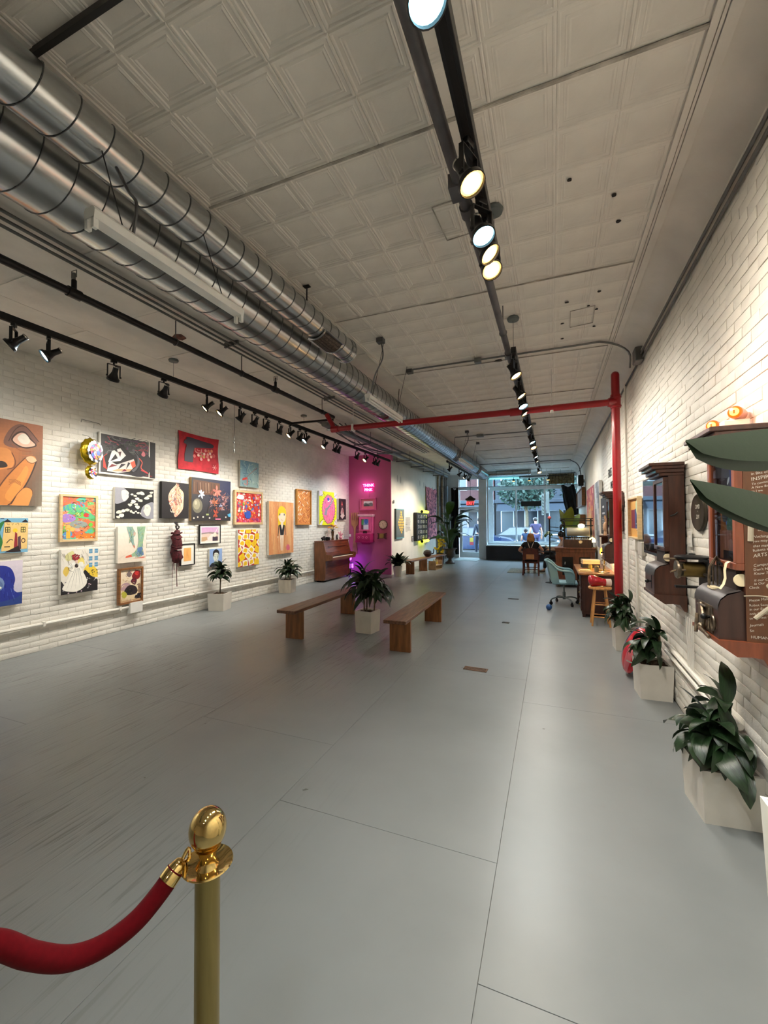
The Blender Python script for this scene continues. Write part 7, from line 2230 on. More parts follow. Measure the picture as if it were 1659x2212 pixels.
MB().box(-0.24, 0, 0, 0.34, 0, 0.025).box(-0.2, 0, 0.1, 0.13, -0.12, 0).build('shelf', CW, t, smooth=False)

# ---- pots along the right wall
cane_plant('bushy potted plant in a white cube pot beside the wooden stool', (0.83, 6.02, 0), 0.05, 0.26, 0.315, [(-0.04, 0, 0.26, 26), (0.05, 0.03, 0.30, 26), (0.0, -0.05, 0.18, 18)], 20, 0.30, 0.075, m=LEAF, seed=12, up=50, xlim=(0, 0.96))
cane_plant('potted plant in a white cube pot, in front of the red striped foil balloon', (0.84, 4.52, 0), 0.06, 0.27, 0.31, [(-0.03, -0.02, 0.26, 22), (0.05, 0.02, 0.30, 22)], 15, 0.32, 0.08, m=LEAF, seed=14, up=40, xlim=(0, 0.96))
t = cane_plant('largest potted plant in a white cube pot, nearest on the right', (0.845, 2.86, 0), 0.10, 0.28, 0.28, [(-0.035, -0.03, 0.24, 18), (0.04, 0.03, 0.32, 20), (0.02, -0.06, 0.14, 9)], 13, 0.33, 0.105, m=LEAF, seed=19, up=40, xlim=(0, 0.96))
# red foil balloon lying between the pots
t = thing('foil_balloon', 'red and pink striped foil balloon lying on the floor between two right-hand pots', 'balloon', (0.80, 5.02, 0))
RF = mat('printed_foil', attr=True, rough=0.2, metal=0.35, var=0.08)
b0 = MB().ell((0, 0, 0.265), 0.12, 0.20, 0.262, 24, 14, M=Matrix.Rotation(0.35, 4, 'Y'))
b0.c = [((206, 36, 50), (214, 110, 120), (190, 26, 40), (150, 150, 160), (206, 40, 52), (60, 60, 110))[(i % 24) // 2 % 6] for i in range(len(b0.f))]
b0.build('foil', RF, t)
MB().tube(cr([(-0.12, -0.17, 0.20), (-0.02, -0.22, 0.17), (0.10, -0.18, 0.14)], 4), 0.008, 6).build('silver_band', CHR, t)

# ---- tall white planter with bird-of-paradise leaves
t = thing('tall_planter', 'tall white planter box at the right edge, holding the big green leaves', 'planter', (0.775, 1.46, 0))
vs = []
for (sx, sy, z) in ((0.165, 0.165, 0.0), (0.19, 0.19, 0.75), (0.178, 0.178, 0.75), (0.176, 0.176, 0.66)):
    vs += [(-sx, -sy, z), (sx, -sy, z), (sx, sy, z), (-sx, sy, z)]
fs = [(3, 2, 1, 0)]
for i in range(3):
    for k in range(4):
        j = (k + 1) % 4
        fs.append((4 * i + k, 4 * i + j, 4 * i + 4 + j, 4 * i + 4 + k))
MB().add(vs, fs).build('box', mat('bright_white_planter', (240, 238, 226), rough=0.4, var=0.02), t, smooth=False)
MB().box(-0.176, 0.176, -0.176, 0.176, 0.62, 0.66).build('soil', SOIL, t)
MB().lathe([(0.10, 0.62), (0.13, 0.75), (0.14, 0.765), (0.125, 0.76), (0.11, 0.70), (0.001, 0.70)], 26, c=(-0.02, 0.0, 0)).build('liner_pot', WHITEM, t)


def big_leaf(t, base, tip, w, droop, name='leaf', lo=1.0, bend=0.0, side=None):
    """folded blade from base to tip: spine on top, both halves hanging down"""
    b, e = V(base), V(tip)
    n = 12
    ax = (e - b)
    rows = []
    sd = V(side) if side else ax.cross(V((0, 0, 1))).normalized()
    for i in range(n + 1):
        s_ = i / n
        p = b + ax * s_ + V((0, 0, droop * math.sin(PI * s_)))
        hw = w * max(0.03, math.sin(PI * (0.10 + 0.88 * s_ ** 1.0)) ** 0.6)
        if s_ > 0.93:
            hw *= (1 - s_) / 0.07 * 0.8 + 0.2
        rows.append([p - sd * hw * 0.20 - V((0, 0, hw)), p - sd * hw * 0.16 - V((0, 0, hw * 0.5)), p, p + sd * hw * 0.16 - V((0, 0, hw * 0.5)), p + sd * hw * 0.30 - V((0, 0, hw * lo))])
    return MB().sheet(rows).build(name, LEAF3, t, angle=80, fix=False)


LB = V((0.775, 1.46, 0))
def loc(*p):
    return V(p) - LB
for (c, k) in (((0.69, 1.42, 1.80), 0), ((0.68, 1.40, 1.60), 1), ((0.84, 1.3, 2.2), 2), ((0.84, 1.62, 1.95), 3)):
    MB().tube(cr([(0.0, 0.0, 0.65), (0.02, 0.0, 1.1), loc(*c) + V((0.06, 0.02, -0.12)), loc(*c)], 6), [0.013 - 0.0003 * q for q in range(19)], 8).build('stem', LEAF2, t)
big_leaf(t, loc(0.69, 1.40, 1.845), loc(0.302, 1.203, 1.795), 0.082, 0.006, lo=1.25)
big_leaf(t, loc(0.68, 1.40, 1.600), loc(0.310, 1.205, 1.700), 0.086, 0.012, lo=1.0)

# ---- stool with a red glove
SW = mat('stool_wood', (190, 136, 78), rough=0.45, var=0.15, scale=5, stretch=(6, 6, 1))
t = thing('wooden_stool', 'tall pale wooden stool by the desk, carrying a red boxing glove', 'stool', (0.675, 7.27, 0))
MB().lathe([(0.155, 0.555), (0.165, 0.565), (0.165, 0.585), (0.15, 0.592), (0.001, 0.592)], 26).build('seat', SW, t)
legs = []
for k in range(4):
    an = PI / 4 + k * PI / 2
    p, q = V((0.10 * math.cos(an), 0.10 * math.sin(an), 0.56)), V((0.175 * math.cos(an), 0.175 * math.sin(an), 0.0))
    legs.append((p, q))
    MB().tube([q, q * 0.5 + p * 0.5, p], [0.014, 0.018, 0.015], 10).build('leg', SW, t)
for k in range(4):
    for f_ in ((0.62,) if k % 2 else (0.42, 0.75)):
        a_, b_ = legs[k], legs[(k + 1) % 4]
        MB().cyl(a_[0].lerp(a_[1], f_), b_[0].lerp(b_[1], f_), 0.009, n=8).build('rung', SW, t)
t = thing('boxing_glove', 'shiny red boxing glove lying on the wooden stool', 'glove', (0.675, 7.27, 0.592))
GR = mat('red_leather', (170, 14, 32), rough=0.22, var=0.15, scale=8, coat=0.4)
MB().tube(cr([(-0.165, -0.02, 0.085), (-0.12, -0.02, 0.088), (-0.05, -0.015, 0.08), (0.03, 0.0, 0.07), (0.08, 0.01, 0.062)], 5), [0.02, 0.05, 0.068, 0.078, 0.083, 0.086, 0.086, 0.085, 0.083, 0.08, 0.078, 0.074, 0.07, 0.066, 0.062, 0.06, 0.058, 0.057, 0.056, 0.055, 0.055], 20).build('mitt', GR, t)
MB().tube(cr([(0.03, -0.06, 0.085), (-0.03, -0.085, 0.09), (-0.09, -0.08, 0.085)], 5), [0.03, 0.032, 0.034, 0.035, 0.035, 0.034, 0.033, 0.032, 0.03, 0.026, 0.018], 14).build('thumb', GR, t)
MB().tube([(0.075, 0.01, 0.063), (0.15, 0.025, 0.058)], [0.058, 0.062], 18).build('cuff', mat('glove_cuff', (206, 186, 176), rough=0.4), t)

# ---- desk
DW = mat('dark_desk_wood', (58, 30, 22), rough=0.4, var=0.25, scale=5, stretch=(5, 5, 1))
DT = mat('desk_top_wood', (150, 100, 56), rough=0.3, var=0.2, scale=4, stretch=(5, 1, 5), coat=0.2)
t = thing('wooden_desk', 'dark wooden desk with a lighter top against the right wall behind the stool', 'desk', (0.40, 7.72, 0))
MB().box(0, 0.57, 0, 1.60, 0.705, 0.735, bev=0.004).build('desk_top', DT, t, smooth=False)
MB().box(0.05, 0.55, 0.04, 0.44, 0.05, 0.705).build('pedestal', DW, t, smooth=False)
MB().box(0.05, 0.55, 1.50, 1.56, 0.05, 0.705).build('end_leg', DW, t, smooth=False)
MB().box(0.05, 0.55, 0.44, 1.50, 0.60, 0.705).build('centre_drawer', DW, t, smooth=False)
for z in (0.10, 0.30, 0.50):
    d = MB().box(0.032, 0.05, 0.07, 0.41, z, z + 0.17, bev=0.004).build('drawer', DW, t, smooth=False)
    MB().ell((0.022, 0.24, z + 0.085), 0.014, n=10, m=7).build('knob', BRASSB, d)
MB().box(0.09, 0.53, 0.028, 0.042, 0.12, 0.64).build('end_panel', DW, t, smooth=False)
for x in (0.08, 0.52):
    for y in (0.07, 1.53):
        MB().box(x - 0.025, x + 0.025, y - 0.025, y + 0.025, 0, 0.05).build('foot', DW, t)
ZD = 0.735
BK = [((206, 190, 160), 0.035, 'thick cream-paged open book on the stack at the back of the desk'), ((166, 100, 56), 0.045, 'brown book in the middle of the stack at the back of the desk'), ((40, 36, 36), 0.07, 'black box file lowest in the stack at the back of the desk')]
z = ZD
for c, h, lab in BK[::-1]:
    tb = thing('book', lab, 'book', (0.66, 8.75, z), 0.1, 'books stacked on the desk')
    MB().box(-0.15, 0.15, -0.11, 0.11, 0, 0.006).box(-0.15, 0.15, -0.11, 0.11, h - 0.006, h).box(-0.15, 0.15, 0.105, 0.11, 0, h).build('cover', mat('book_%d' % c[0], c, rough=0.6), tb, smooth=False)
    MB().box(-0.145, 0.145, -0.105, 0.105, 0.006, h - 0.006).build('pages', PAPER if h < 0.06 else BLACKF, tb, smooth=False)
    z += h
for k, (x, y, zz) in enumerate(((0.52, 8.05, 0), (0.54, 8.08, 0.012))):
    tb = thing('notepad', ('wide flat pad of paper at the front left of the desk', 'smaller pad of paper on top of the wide pad on the desk')[k], 'notepad', (x, y, ZD + zz), 0.06)
    MB().box(-0.10, 0.10 - 0.03 * k, -0.13 + 0.03 * k, 0.13, 0, 0.012).build('pages', mat('pad_paper', (214, 184, 130), rough=0.7), tb, smooth=False)
    MB().box(-0.10, 0.10 - 0.03 * k, 0.11, 0.13, 0.0121, 0.0135).build('binding', DW, tb)
t = thing('desk_lamp', 'glowing amber glass desk lamp on the desk under the wall cabinet', 'lamp', (0.84, 8.25, ZD))
MB().lathe([(0.09, 0), (0.085, 0.015), (0.02, 0.03), (0.012, 0.06), (0.012, 0.20), (0.02, 0.22)], 20).build('stand', BRASSB, t)
MB().tube(cr([(0, -0.09, 0.30), (0, -0.06, 0.345), (0, 0, 0.36), (0, 0.06, 0.345), (0, 0.09, 0.30)], 4), 0.058, 12).build('shade', glow('amber_shade', (255, 170, 50), 3.0), t)
ld = bpy.data.lights.new('desk_lamp_light', 'POINT'); ld.energy = 9; ld.color = (1.0, 0.62, 0.24); ld.shadow_soft_size = 0.05
lo = bpy.data.objects.new('desk_lamp_light', ld); link(lo); lo.location = (0.80, 8.24, ZD + 0.24)
t = thing('brass_scale', 'small brass wire contraption standing before the amber lamp on the desk', 'ornament', (0.80, 7.95, ZD))
MB().lathe([(0.09, 0), (0.092, 0.012), (0.03, 0.02), (0.008, 0.035), (0.008, 0.13)], 20).build('stand', OLDM, t)
mb = MB()
for k in range(3):
    mb.tube([(0.05 * math.cos(2 * PI * q / 16) * math.cos(k), 0.05 * math.cos(2 * PI * q / 16) * math.sin(k), 0.17 + 0.05 * math.sin(2 * PI * q / 16)) for q in range(16)], 0.004, 5, closed=True)
mb.build('wire_ball', OLDM, t)
for k, (x, y, c) in enumerate(((0.70, 8.02, (150, 140, 110)), (0.62, 8.30, (190, 170, 80)))):
    t = thing('glass_jar', ('small greenish glass jar before the scale on the desk', 'small yellow glass jar further back on the desk')[k], 'jar', (x, y, ZD))
    MB().lathe([(0.035, 0), (0.037, 0.07), (0.03, 0.085), (0.03, 0.095), (0.026, 0.095), (0.03, 0.01)], 18).build('jar', mat('jar_%d' % c[0], c, rough=0.15, trans=0.4), t)
    MB().lathe([(0.031, 0.09), (0.031, 0.10), (0.001, 0.102)], 18).build('lid', BRASSB, t)

# ---- teal swivel armchair
TEAL = mat('teal_chair', (122, 160, 170), rough=0.4, var=0.06, scale=4)
GREYM = mat('grey_chair_metal', (110, 122, 124), rough=0.4, metal=0.4)
t = thing('swivel_chair', 'pale teal swivel armchair on a castered base at the desk', 'chair', (0.20, 8.84, 0), 0.0)
MB().box(-0.21, 0.24, -0.20, 0.24, 0.40, 0.445, bev=0.012).build('seat', TEAL, t, smooth=False)
for s in (-1, 1):
    y = 0.235 * s
    arm = [(-0.19, y, 0.44), (-0.235, y, 0.62), (-0.27, y, 0.82)]
    rail = cr([(-0.29, y * 1.02, 0.84), (-0.22, y * 1.04, 0.80), (-0.12, y * 1.06, 0.70), (0.0, y * 1.06, 0.665), (0.11, y * 1.05, 0.655), (0.17, y, 0.60), (0.175, y * 0.98, 0.50), (0.165, y * 0.95, 0.42)], 5)
    side = MB()
    rows = [[p, V((p.x * 0.55 - 0.02 if p.z > 0.6 else p.x - 0.06, p.y, max(0.44, p.z - 0.16)))] for p in rail]
    side.tube(rail, 0.020, 8)
    side.build('arm_rail', TEAL, t)
    MB().prism([(0.04, 0.44), (0.18, 0.44), (0.185, 0.58), (0.13, 0.645), (0.0, 0.66), (0.02, 0.55)], (0, y - 0.01, 0), (1, 0, 0), (0, 0, 1), (0, 1, 0), 0.02).build('arm_panel', TEAL, t, smooth=False)
    MB().prism([(-0.21, 0.42), (-0.08, 0.42), (-0.10, 0.55), (-0.13, 0.69), (-0.22, 0.79), (-0.29, 0.83), (-0.26, 0.70)], (0, y - 0.01, 0), (1, 0, 0), (0, 0, 1), (0, 1, 0), 0.02).build('back_wing', TEAL, t, smooth=False)
rows = []
for i in range(9):
    y = -0.235 + 0.47 * i / 8
    cv = -0.05 * (1 - (y / 0.235) ** 2)
    rows.append([(-0.19 + cv, y, 0.44), (-0.225 + cv, y, 0.58), (-0.255 + cv, y, 0.72), (-0.285 + cv, y, 0.845)])
MB().sheet(rows).build('backrest', TEAL, t)
MB().tube(cr([r_[3] for r_ in rows], 2), 0.020, 8).build('top_rail', TEAL, t)
MB().cyl((0.0, 0.0, 0.14), (0, 0, 0.40), 0.016).cyl((0, 0, 0.10), (0, 0, 0.24), 0.028, n=16).build('column', GREYM, t)
for k in range(4):
    an = 0.5 + k * PI / 2
    e = V((0.27 * math.cos(an), 0.27 * math.sin(an), 0.075))
    MB().tube(cr([(0.02 * math.cos(an), 0.02 * math.sin(an), 0.13), e * 0.5 + V((0, 0, 0.10)), e * 0.9 + V((0, 0, 0.045)), e], 4), 0.013, 8).build('base_arm', GREYM, t)
    MB().cyl((e.x - 0.012 * math.sin(an), e.y + 0.012 * math.cos(an), 0.032), (e.x + 0.012 * math.sin(an), e.y - 0.012 * math.cos(an), 0.032), 0.032, n=14).box(e.x - 0.014, e.x + 0.014, e.y - 0.014, e.y + 0.014, 0.04, 0.085).build('caster', BLACKM, t)
t = tag(MB().ell((-0.07, 8.17, 0.052), 0.052, n=22, m=14).build('ball', mat('blue_rubber', (46, 92, 150), rough=0.45, var=0.05), None, center=True), 'small blue ball on the floor beside the swivel chair', 'ball')

# ---- the big printing-machine cabinet
MW = mat('machine_cabinet_wood', (112, 60, 34), rough=0.4, var=0.25, scale=5, stretch=(5, 5, 1))
t = thing('machine_cabinet', 'large brown panelled cabinet carrying a roll machine, behind the swivel chair', 'cabinet', (0.08, 11.10, 0))
MB().box(0, 0.86, 0, 0.60, 0.10, 0.93).build('carcass', MW, t, smooth=False)
MB().box(-0.03, 0.89, -0.03, 0.63, 0.93, 0.965, bev=0.006).box(-0.015, 0.875, -0.015, 0.6, 0.86, 0.93, bev=0.004).build('top_moulding', MW, t, smooth=False)
MB().box(-0.02, 0.88, -0.02, 0.62, 0.08, 0.22, bev=0.006).build('plinth', MW, t, smooth=False)
for x in (0.06, 0.84):
    for y in (0.06, 0.54):
        MB().cyl((x, y - 0.02, 0.04), (x, y + 0.02, 0.04), 0.04, n=14).box(x - 0.025, x + 0.025, y - 0.03, y + 0.03, 0.05, 0.09).build('caster', OLDM, t)
DARKG = mat('dark_window_panel', (10, 10, 12), rough=0.25)
for x in (0.14, 0.52):
    p_ = MB().box(x, x + 0.24, -0.012, 0.0, 0.30, 0.74).build('dark_panel', DARKG, t, smooth=False)
    MB().tube([(x + 0.06, -0.016, 0.56), (x + 0.065, -0.016, 0.62)], 0.008, 6).build('white_mark', WHITEM, p_)
MB().box(0.17, 0.80, 0.05, 0.5, 0.965, 1.155, bev=0.005).build('machine_box', CW, t, smooth=False)
# roll machine on top
t = thing('roll_machine', 'iron-framed machine with a wide cream paper roll on the brown cabinet', 'machine', (0.58, 11.35, 1.155))
IRON = mat('dark_iron', (26, 28, 26), rough=0.45, metal=0.5, var=0.2)
MB().cyl((-0.24, 0, 0.19), (0.26, 0, 0.19), 0.105, n=28).build('paper_roll', mat('cream_roll', (186, 180, 158), rough=0.6, var=0.03), t)
for x in (-0.30, 0.30):
    mb = MB().box(x - 0.015, x + 0.015, -0.02, 0.02, 0, 0.52).box(x - 0.015, x + 0.015, -0.16, 0.16, 0, 0.03)
    mb.tube([(x, 0.12 * math.cos(2 * PI * k / 20), 0.19 + 0.12 * math.sin(2 * PI * k / 20)) for k in range(20)], 0.012, 6, closed=True)
    mb.build('side_frame', IRON, t)
for z_, y in ((0.51, 0.0), (0.46, 0.06), (0.34, -0.05), (0.06, -0.1), (0.03, 0.1)):
    MB().cyl((-0.40 if z_ > 0.3 else -0.3, y, z_), (0.38, y, z_), 0.012, n=8).build('cross_bar', IRON, t)
mb = MB()
for k in range(16):
    mb.ell((-0.34 + rnd.uniform(-.06, .04), rnd.uniform(-.08, .05), rnd.uniform(0.08, 0.5)), rnd.uniform(0.015, 0.045), n=8, m=6)
mb.build('gear_train', IRON, t)
mb = MB()
for k in range(8):
    mb.box(-0.15 + 0.05 * k, -0.125 + 0.05 * k, -0.10, -0.08, 0.0, 0.06)
mb.build('key_block', mat('pale_keys', (206, 196, 170), rough=0.4), t)
MB().cyl((0.30, -0.05, 0.0), (0.30, -0.05, 0.52), 0.008, n=8).build('post', IRON, t)
t = thing('globe_lamp', 'small glowing white globe resting over the paper roll', 'lamp', (0.66, 11.22, 1.44))
MB().ell((0, 0, 0.05), 0.075, 0.075, 0.055, 18, 12).build('globe', glow('globe_glow', (255, 236, 190), 5.0), t)
MB().cyl((0, 0.05, -0.02), (0, 0.12, -0.06), 0.008).build('arm', IRON, t)
t = thing('table_lamp', 'small lit table lamp with a pale shade at the right end of the brown cabinet', 'lamp', (0.90, 11.28, 0.965))
MB().lathe([(0.05, 0), (0.015, 0.02), (0.01, 0.12)], 16).build('stand', IRON, t)
MB().lathe([(0.10, 0.13), (0.04, 0.26)], 20).build('shade', glow('lamp_shade', (255, 226, 150), 3.0), t)
# iron post with a plant at its left
t = thing('iron_stand', 'thin dark iron stand with hanging leaves left of the brown cabinet', 'stand', (-0.06, 11.80, 0))
MB().cyl((0, 0, 0), (0, 0, 1.66), 0.018, n=10).lathe([(0.12, 0), (0.12, 0.015), (0.02, 0.03)], 16).build('post', IRON, t)
for z_ in (1.05, 1.18, 1.36, 1.46):
    MB().cyl((0, 0, z_), (0.22, 0.03, z_ - 0.02), 0.009, n=8).build('arm', IRON, t)
mb = MB().ell((0.0, 0, 1.70), 0.045)
mb.build('red_knob', mat('pinkish_red', (226, 110, 110), rough=0.4), t)
for k in range(10):
    add_leaf(t, leaf_mesh(0.20, 0.07, 10, -80, 0.2, 0.0, m=LEAF2), (-0.02, 0, 1.25 + 0.03 * (k % 4)), 2.2 + k * 0.35, 0.9)
t = thing('broad_leaf_plant', 'potted plant with broad upright leaves beyond the roll machine', 'potted plant', (0.42, 12.6, 0))
MB().lathe([(0.16, 0), (0.2, 0.35), (0.21, 0.36), (0.19, 0.36), (0.001, 0.33)], 22).build('pot', BLACKF, t)
for k, (x, y, z_, s_, yaw) in enumerate(((0.0, -0.1, 1.42, 1.0, -1.2), (-0.10, 0.05, 1.40, 0.95, 2.4), (0.18, 0.1, 1.35, 0.8, 0.6), (0.1, 0.2, 1.25, 0.7, 1.6))):
    MB().tube(cr([(0.03 * k - 0.04, 0, 0.33), (x * 0.7, y * 0.7, 0.9), (x, y, z_)], 4), 0.016, 7).build('stem', LEAF2, t)
    add_leaf(t, leaf_mesh(0.62, 0.32, 90, 50, 0.12, 0.2, m=mat('bright_leaf', (92, 122, 44), rough=0.4, var=0.2, scale=5)), (x, y, z_), yaw, s_)

# ---- floor registers and mat
for (x, y, w_, d_, lab, m) in ((-0.79, 4.615, 0.25, 0.10, 'brown metal floor vent nearest the camera in the middle of the floor', 'brown_vent'), (-0.70, 6.91, 0.11, 0.08, 'tiny dark floor vent right of the benches', 'dark_vent'), (-0.76, 9.07, 0.21, 0.09, 'dark floor vent far out on the open floor', 'dark_vent')):
    t = thing('floor_vent', lab, 'floor vent', (x, y, 0), -0.05)
    mm = mat(m, (118, 88, 66) if m == 'brown_vent' else (70, 62, 56), rough=0.45, metal=0.5, var=0.15)
    mb = MB()
    for q in ((-w_ / 2, w_ / 2, -d_ / 2, -d_ / 2 + 0.012), (-w_ / 2, w_ / 2, d_ / 2 - 0.012, d_ / 2), (-w_ / 2, -w_ / 2 + 0.018, -d_ / 2, d_ / 2), (w_ / 2 - 0.018, w_ / 2, -d_ / 2, d_ / 2)):
        mb.box(q[0], q[1], q[2], q[3], 0.0, 0.006)
    mb.build('frame', mm, t, smooth=False)
    MB().box(-w_ / 2 + 0.01, w_ / 2 - 0.01, -d_ / 2 + 0.01, d_ / 2 - 0.01, 0.0005, 0.002).build('well', DARK, t)
    n = int(w_ / 0.016)
    for k in range(n):
        x0 = -w_ / 2 + 0.02 + (w_ - 0.04) * k / n
        MB().box(x0, x0 + 0.008, -d_ / 2 + 0.012, d_ / 2 - 0.012, 0.001, 0.005).build('louvre', mm, t, smooth=False)
t = tag(MB().box(-1.33, -0.2, 13.7, 15.0, 0.0, 0.012, bev=0.004).build('floor_mat', mat('woven_mat', (166, 170, 160), rough=0.9, col2=(126, 132, 126), scale=3, stretch=(20, 1, 1), bump=0.5), None, smooth=False, center=True), 'pale ribbed floor mat under the seated woman', 'mat')
tag(MB().box(-3.85, -2.85, 17.2, 18.6, 0.0, 0.010, bev=0.003).build('door_mat', mat('pale_mat', (176, 190, 190), rough=0.8, var=0.1), None, smooth=False, center=True), 'pale mat on the floor before the glass shop door', 'mat')
# ================================================================ fittings of the shop front
VEL = mat('black_curtain_cloth', (10, 10, 12), rough=0.9, var=0.3, scale=6)


def curtain(label, x0, x1, z0, z1, y, amp=0.03, lean=0.0, n=26):
    rows = []
    for j in range(12):
        q = j / 11
        rr = []
        for i in range(n + 1):
            s_ = i / n
            rr.append((x0 + (x1 - x0) * s_ + lean * (1 - q) + 0.015 * math.sin(q * 9 + i), y + amp * math.sin(s_ * 22 + q * 1.5), z0 + (z1 - z0) * q + (0.05 * math.sin(s_ * 9) if j == 11 else 0)))
        rows.append(rr)
    t = thing('curtain', label, 'curtain', ((x0 + x1) / 2, y, z0))
    mb = MB().sheet(rows)
    mb.v = [(p[0] - (x0 + x1) / 2, p[1] - y, p[2] - z0) for p in mb.v]
    mb.build('cloth', VEL, t)
    for k in range(5):
        xx = x0 + (x1 - x0) * (k + 0.5) / 5 - (x0 + x1) / 2
        MB().tube([(xx, 0.016 * math.cos(2 * PI * q / 10), z1 - z0 + 0.03 + 0.016 * math.sin(2 * PI * q / 10)) for q in range(10)], 0.003, 4, closed=True).build('ring', BLACKM, t)


curtain('long black curtain hanging left of the glass shop door', -4.22, -3.88, 0.15, 3.08, 18.62)
curtain('short black curtain gathered at the right side of the shop window', 0.36, 0.86, 1.70, 3.05, 18.52, lean=0.22)
conduit('thin black curtain rod across the whole shop front', [(-4.2, 18.6, 3.13), (0.98, 18.5, 3.10)], 0.012, BLACKM, name='curtain_rod')
t = thing('exit_sign', 'red lit EXIT sign hung on a rod before the shop door', 'exit sign', (-3.05, 17.0, 2.25))
MB().box(-0.20, 0.20, -0.03, 0.03, 0.22, 0.30, bev=0.01).prism([(-0.15, 0.30), (0.15, 0.30), (0.03, 0.40), (-0.03, 0.40)], (0, -0.03, 0), (1, 0, 0), (0, 0, 1), (0, 1, 0), 0.06).build('housing', BLACKM, t, smooth=False)
MB().cyl((0, 0, 0.38), (0, 0, ZC - 2.25), 0.008, n=8).build('rod', BLACKM, t)
MB().box(-0.15, 0.15, -0.012, 0.012, 0.0, 0.22).build('sign_panel', mat('pink_white_acrylic', (236, 170, 170), rough=0.3), t, smooth=False)
mb = MB()
add_text(mb, 'EXIT', 0.17, (0, -0.014, 0.05), (1, 0, 0), (0, 0, 1), depth=0.002, align='CENTER')
mb.build('lettering', glow('exit_red', (255, 60, 70), 4.0), t, smooth=False)
t = thing('neon_tube', 'cyan glowing tube light along the top of the left shop window', 'light', (-2.52, 18.55, 3.46))
MB().cyl((0, 0, 0), (1.28, 0, 0), 0.02, n=12).build('tube', glow('cyan_tube', (90, 226, 245), 5.0), t)
for x in (0.0, 1.28):
    MB().cyl((x - 0.02, 0, 0), (x + 0.02, 0, 0), 0.024, n=12).box(x - 0.01, x + 0.01, -0.01, 0.01, 0, 0.05).build('end_cap', BLACKM, t)
t = thing('window_track', 'thin black lamp track across the shop window', 'lamp track', (-1.25, 18.3, 3.46))
MB().box(0, 1.85, -0.018, 0.018, 0, 0.035).build('rail', BLACKM, t, smooth=False)
MB().cyl((0.3, 0, 0.035), (0.3, 0, ZC - 3.46), 0.005, n=6).cyl((1.6, 0, 0.035), (1.6, 0, ZC - 3.46), 0.005, n=6).build('hanging_wire', BLACKM, t)
for k, x in enumerate((-1.47, -0.85, -0.12)):
    tb = thing('window_spotlight', 'small lit spotlight over the shop window, %s from the left' % ORD[k], 'spotlight', (x, 18.3, 3.46 if k else 3.46), 0, 'window spotlights')
    MB().cyl((0, 0, 0), (0, 0, -0.06), 0.012, n=8).lathe([(0.02, -0.06), (0.03, -0.10), (0.07, -0.16), (0.066, -0.16)], 18).build('shade', BLACKM, tb)
    MB().lathe([(0.064, -0.155), (0.05, -0.17), (0.0001, -0.178)], 18).build('bulb', LENS_WARM, tb)
    if k == 0:
        MB().box(0, 0.24, -0.012, 0.012, -0.012, 0.0).build('arm', BLACKM, tb)
t = thing('wavy_panel', 'corrugated bronze sheet hung above the right shop window', 'panel', (-0.10, 18.45, 3.13))
rows = []
for j in range(2):
    rows.append([(i / 60 * 0.96, 0.02 * math.sin(i * 0.9), j * 0.42 + 0.012 * math.sin(i * 1.7) * (1 - j)) for i in range(61)])
MB().sheet(rows).build('sheet', mat('bronze_foil', (112, 100, 76), rough=0.35, metal=0.6, var=0.35, scale=14), t)
MB().cyl((-0.02, 0, 0.44), (1.0, 0, 0.44), 0.012).cyl((0.1, 0, 0.44), (0.1, 0, 0.59), 0.004, n=6).cyl((0.85, 0, 0.44), (0.85, 0, 0.59), 0.004, n=6).build('rail', BLACKM, t)
t = thing('window_sign', 'plain dark rectangular sign seen from behind in the shop window', 'sign', (-1.21, 18.70, 2.25))
MB().box(0, 0.80, -0.01, 0.01, 0, 0.215, bev=0.004).build('board', BLACKF, t, smooth=False)
MB().cyl((0.08, 0, 0.2), (0.08, 0, 0.85), 0.002, n=5).cyl((0.72, 0, 0.2), (0.72, 0, 0.85), 0.002, n=5).build('wire', COND, t)
for k, (x, z_) in enumerate(((-0.40, 1.87), (-0.22, 1.95))):
    t = thing('vertical_banner', ('white vertical banner with dark marks hung outside the shop window, left of the mullion', 'plain pale vertical banner hung outside the shop window, right of the mullion')[k], 'banner', (x, 18.975, z_))
    MB().box(0, 0.13, 0, 0.01, 0, 0.92).build('cloth', MATB, t, smooth=False)
    if k == 0:
        mb = MB()
        for q in range(6):
            mb.box(0.035, 0.095, -0.002, 0, 0.06 + 0.14 * q, 0.085 + 0.14 * q).box(0.035, 0.05, -0.002, 0, 0.085 + 0.14 * q, 0.15 + 0.14 * q)
        mb.build('marks', BLACKF, t, smooth=False)
    MB().cyl((0.065, 0.005, 0.92), (0.065, 0.005, 2.2), 0.003, n=5).build('cord', COND, t)
conduit('thin white pull rod hanging in front of the right window', [(-0.18, 18.0, ZC), (-0.18, 18.0, 2.45)], 0.010, WHITEM, name='pull_rod')

# ================================================================ people
SKIN = mat('skin', (206, 150, 122), rough=0.5, var=0.06, scale=10)


def skin_part(name, nodes, edges, m, parent, lv=2):
    me = bpy.data.meshes.new(name)
    keys = list(nodes)
    me.from_pydata([nodes[k][0] for k in keys], [(keys.index(a), keys.index(b)) for a, b in edges], [])
    o = bpy.data.objects.new(name, me)
    link(o, parent)
    me.materials.append(m)
    sk = o.modifiers.new('skin', 'SKIN')
    sk.use_smooth_shade = True
    for i, k in enumerate(keys):
        r = nodes[k][1]
        me.skin_vertices[0].data[i].radius = (r, r) if not isinstance(r, tuple) else r
        me.skin_vertices[0].data[i].use_root = (i == 0)
    sb = o.modifiers.new('subsurf', 'SUBSURF')
    sb.levels = lv; sb.render_levels = lv
    return o


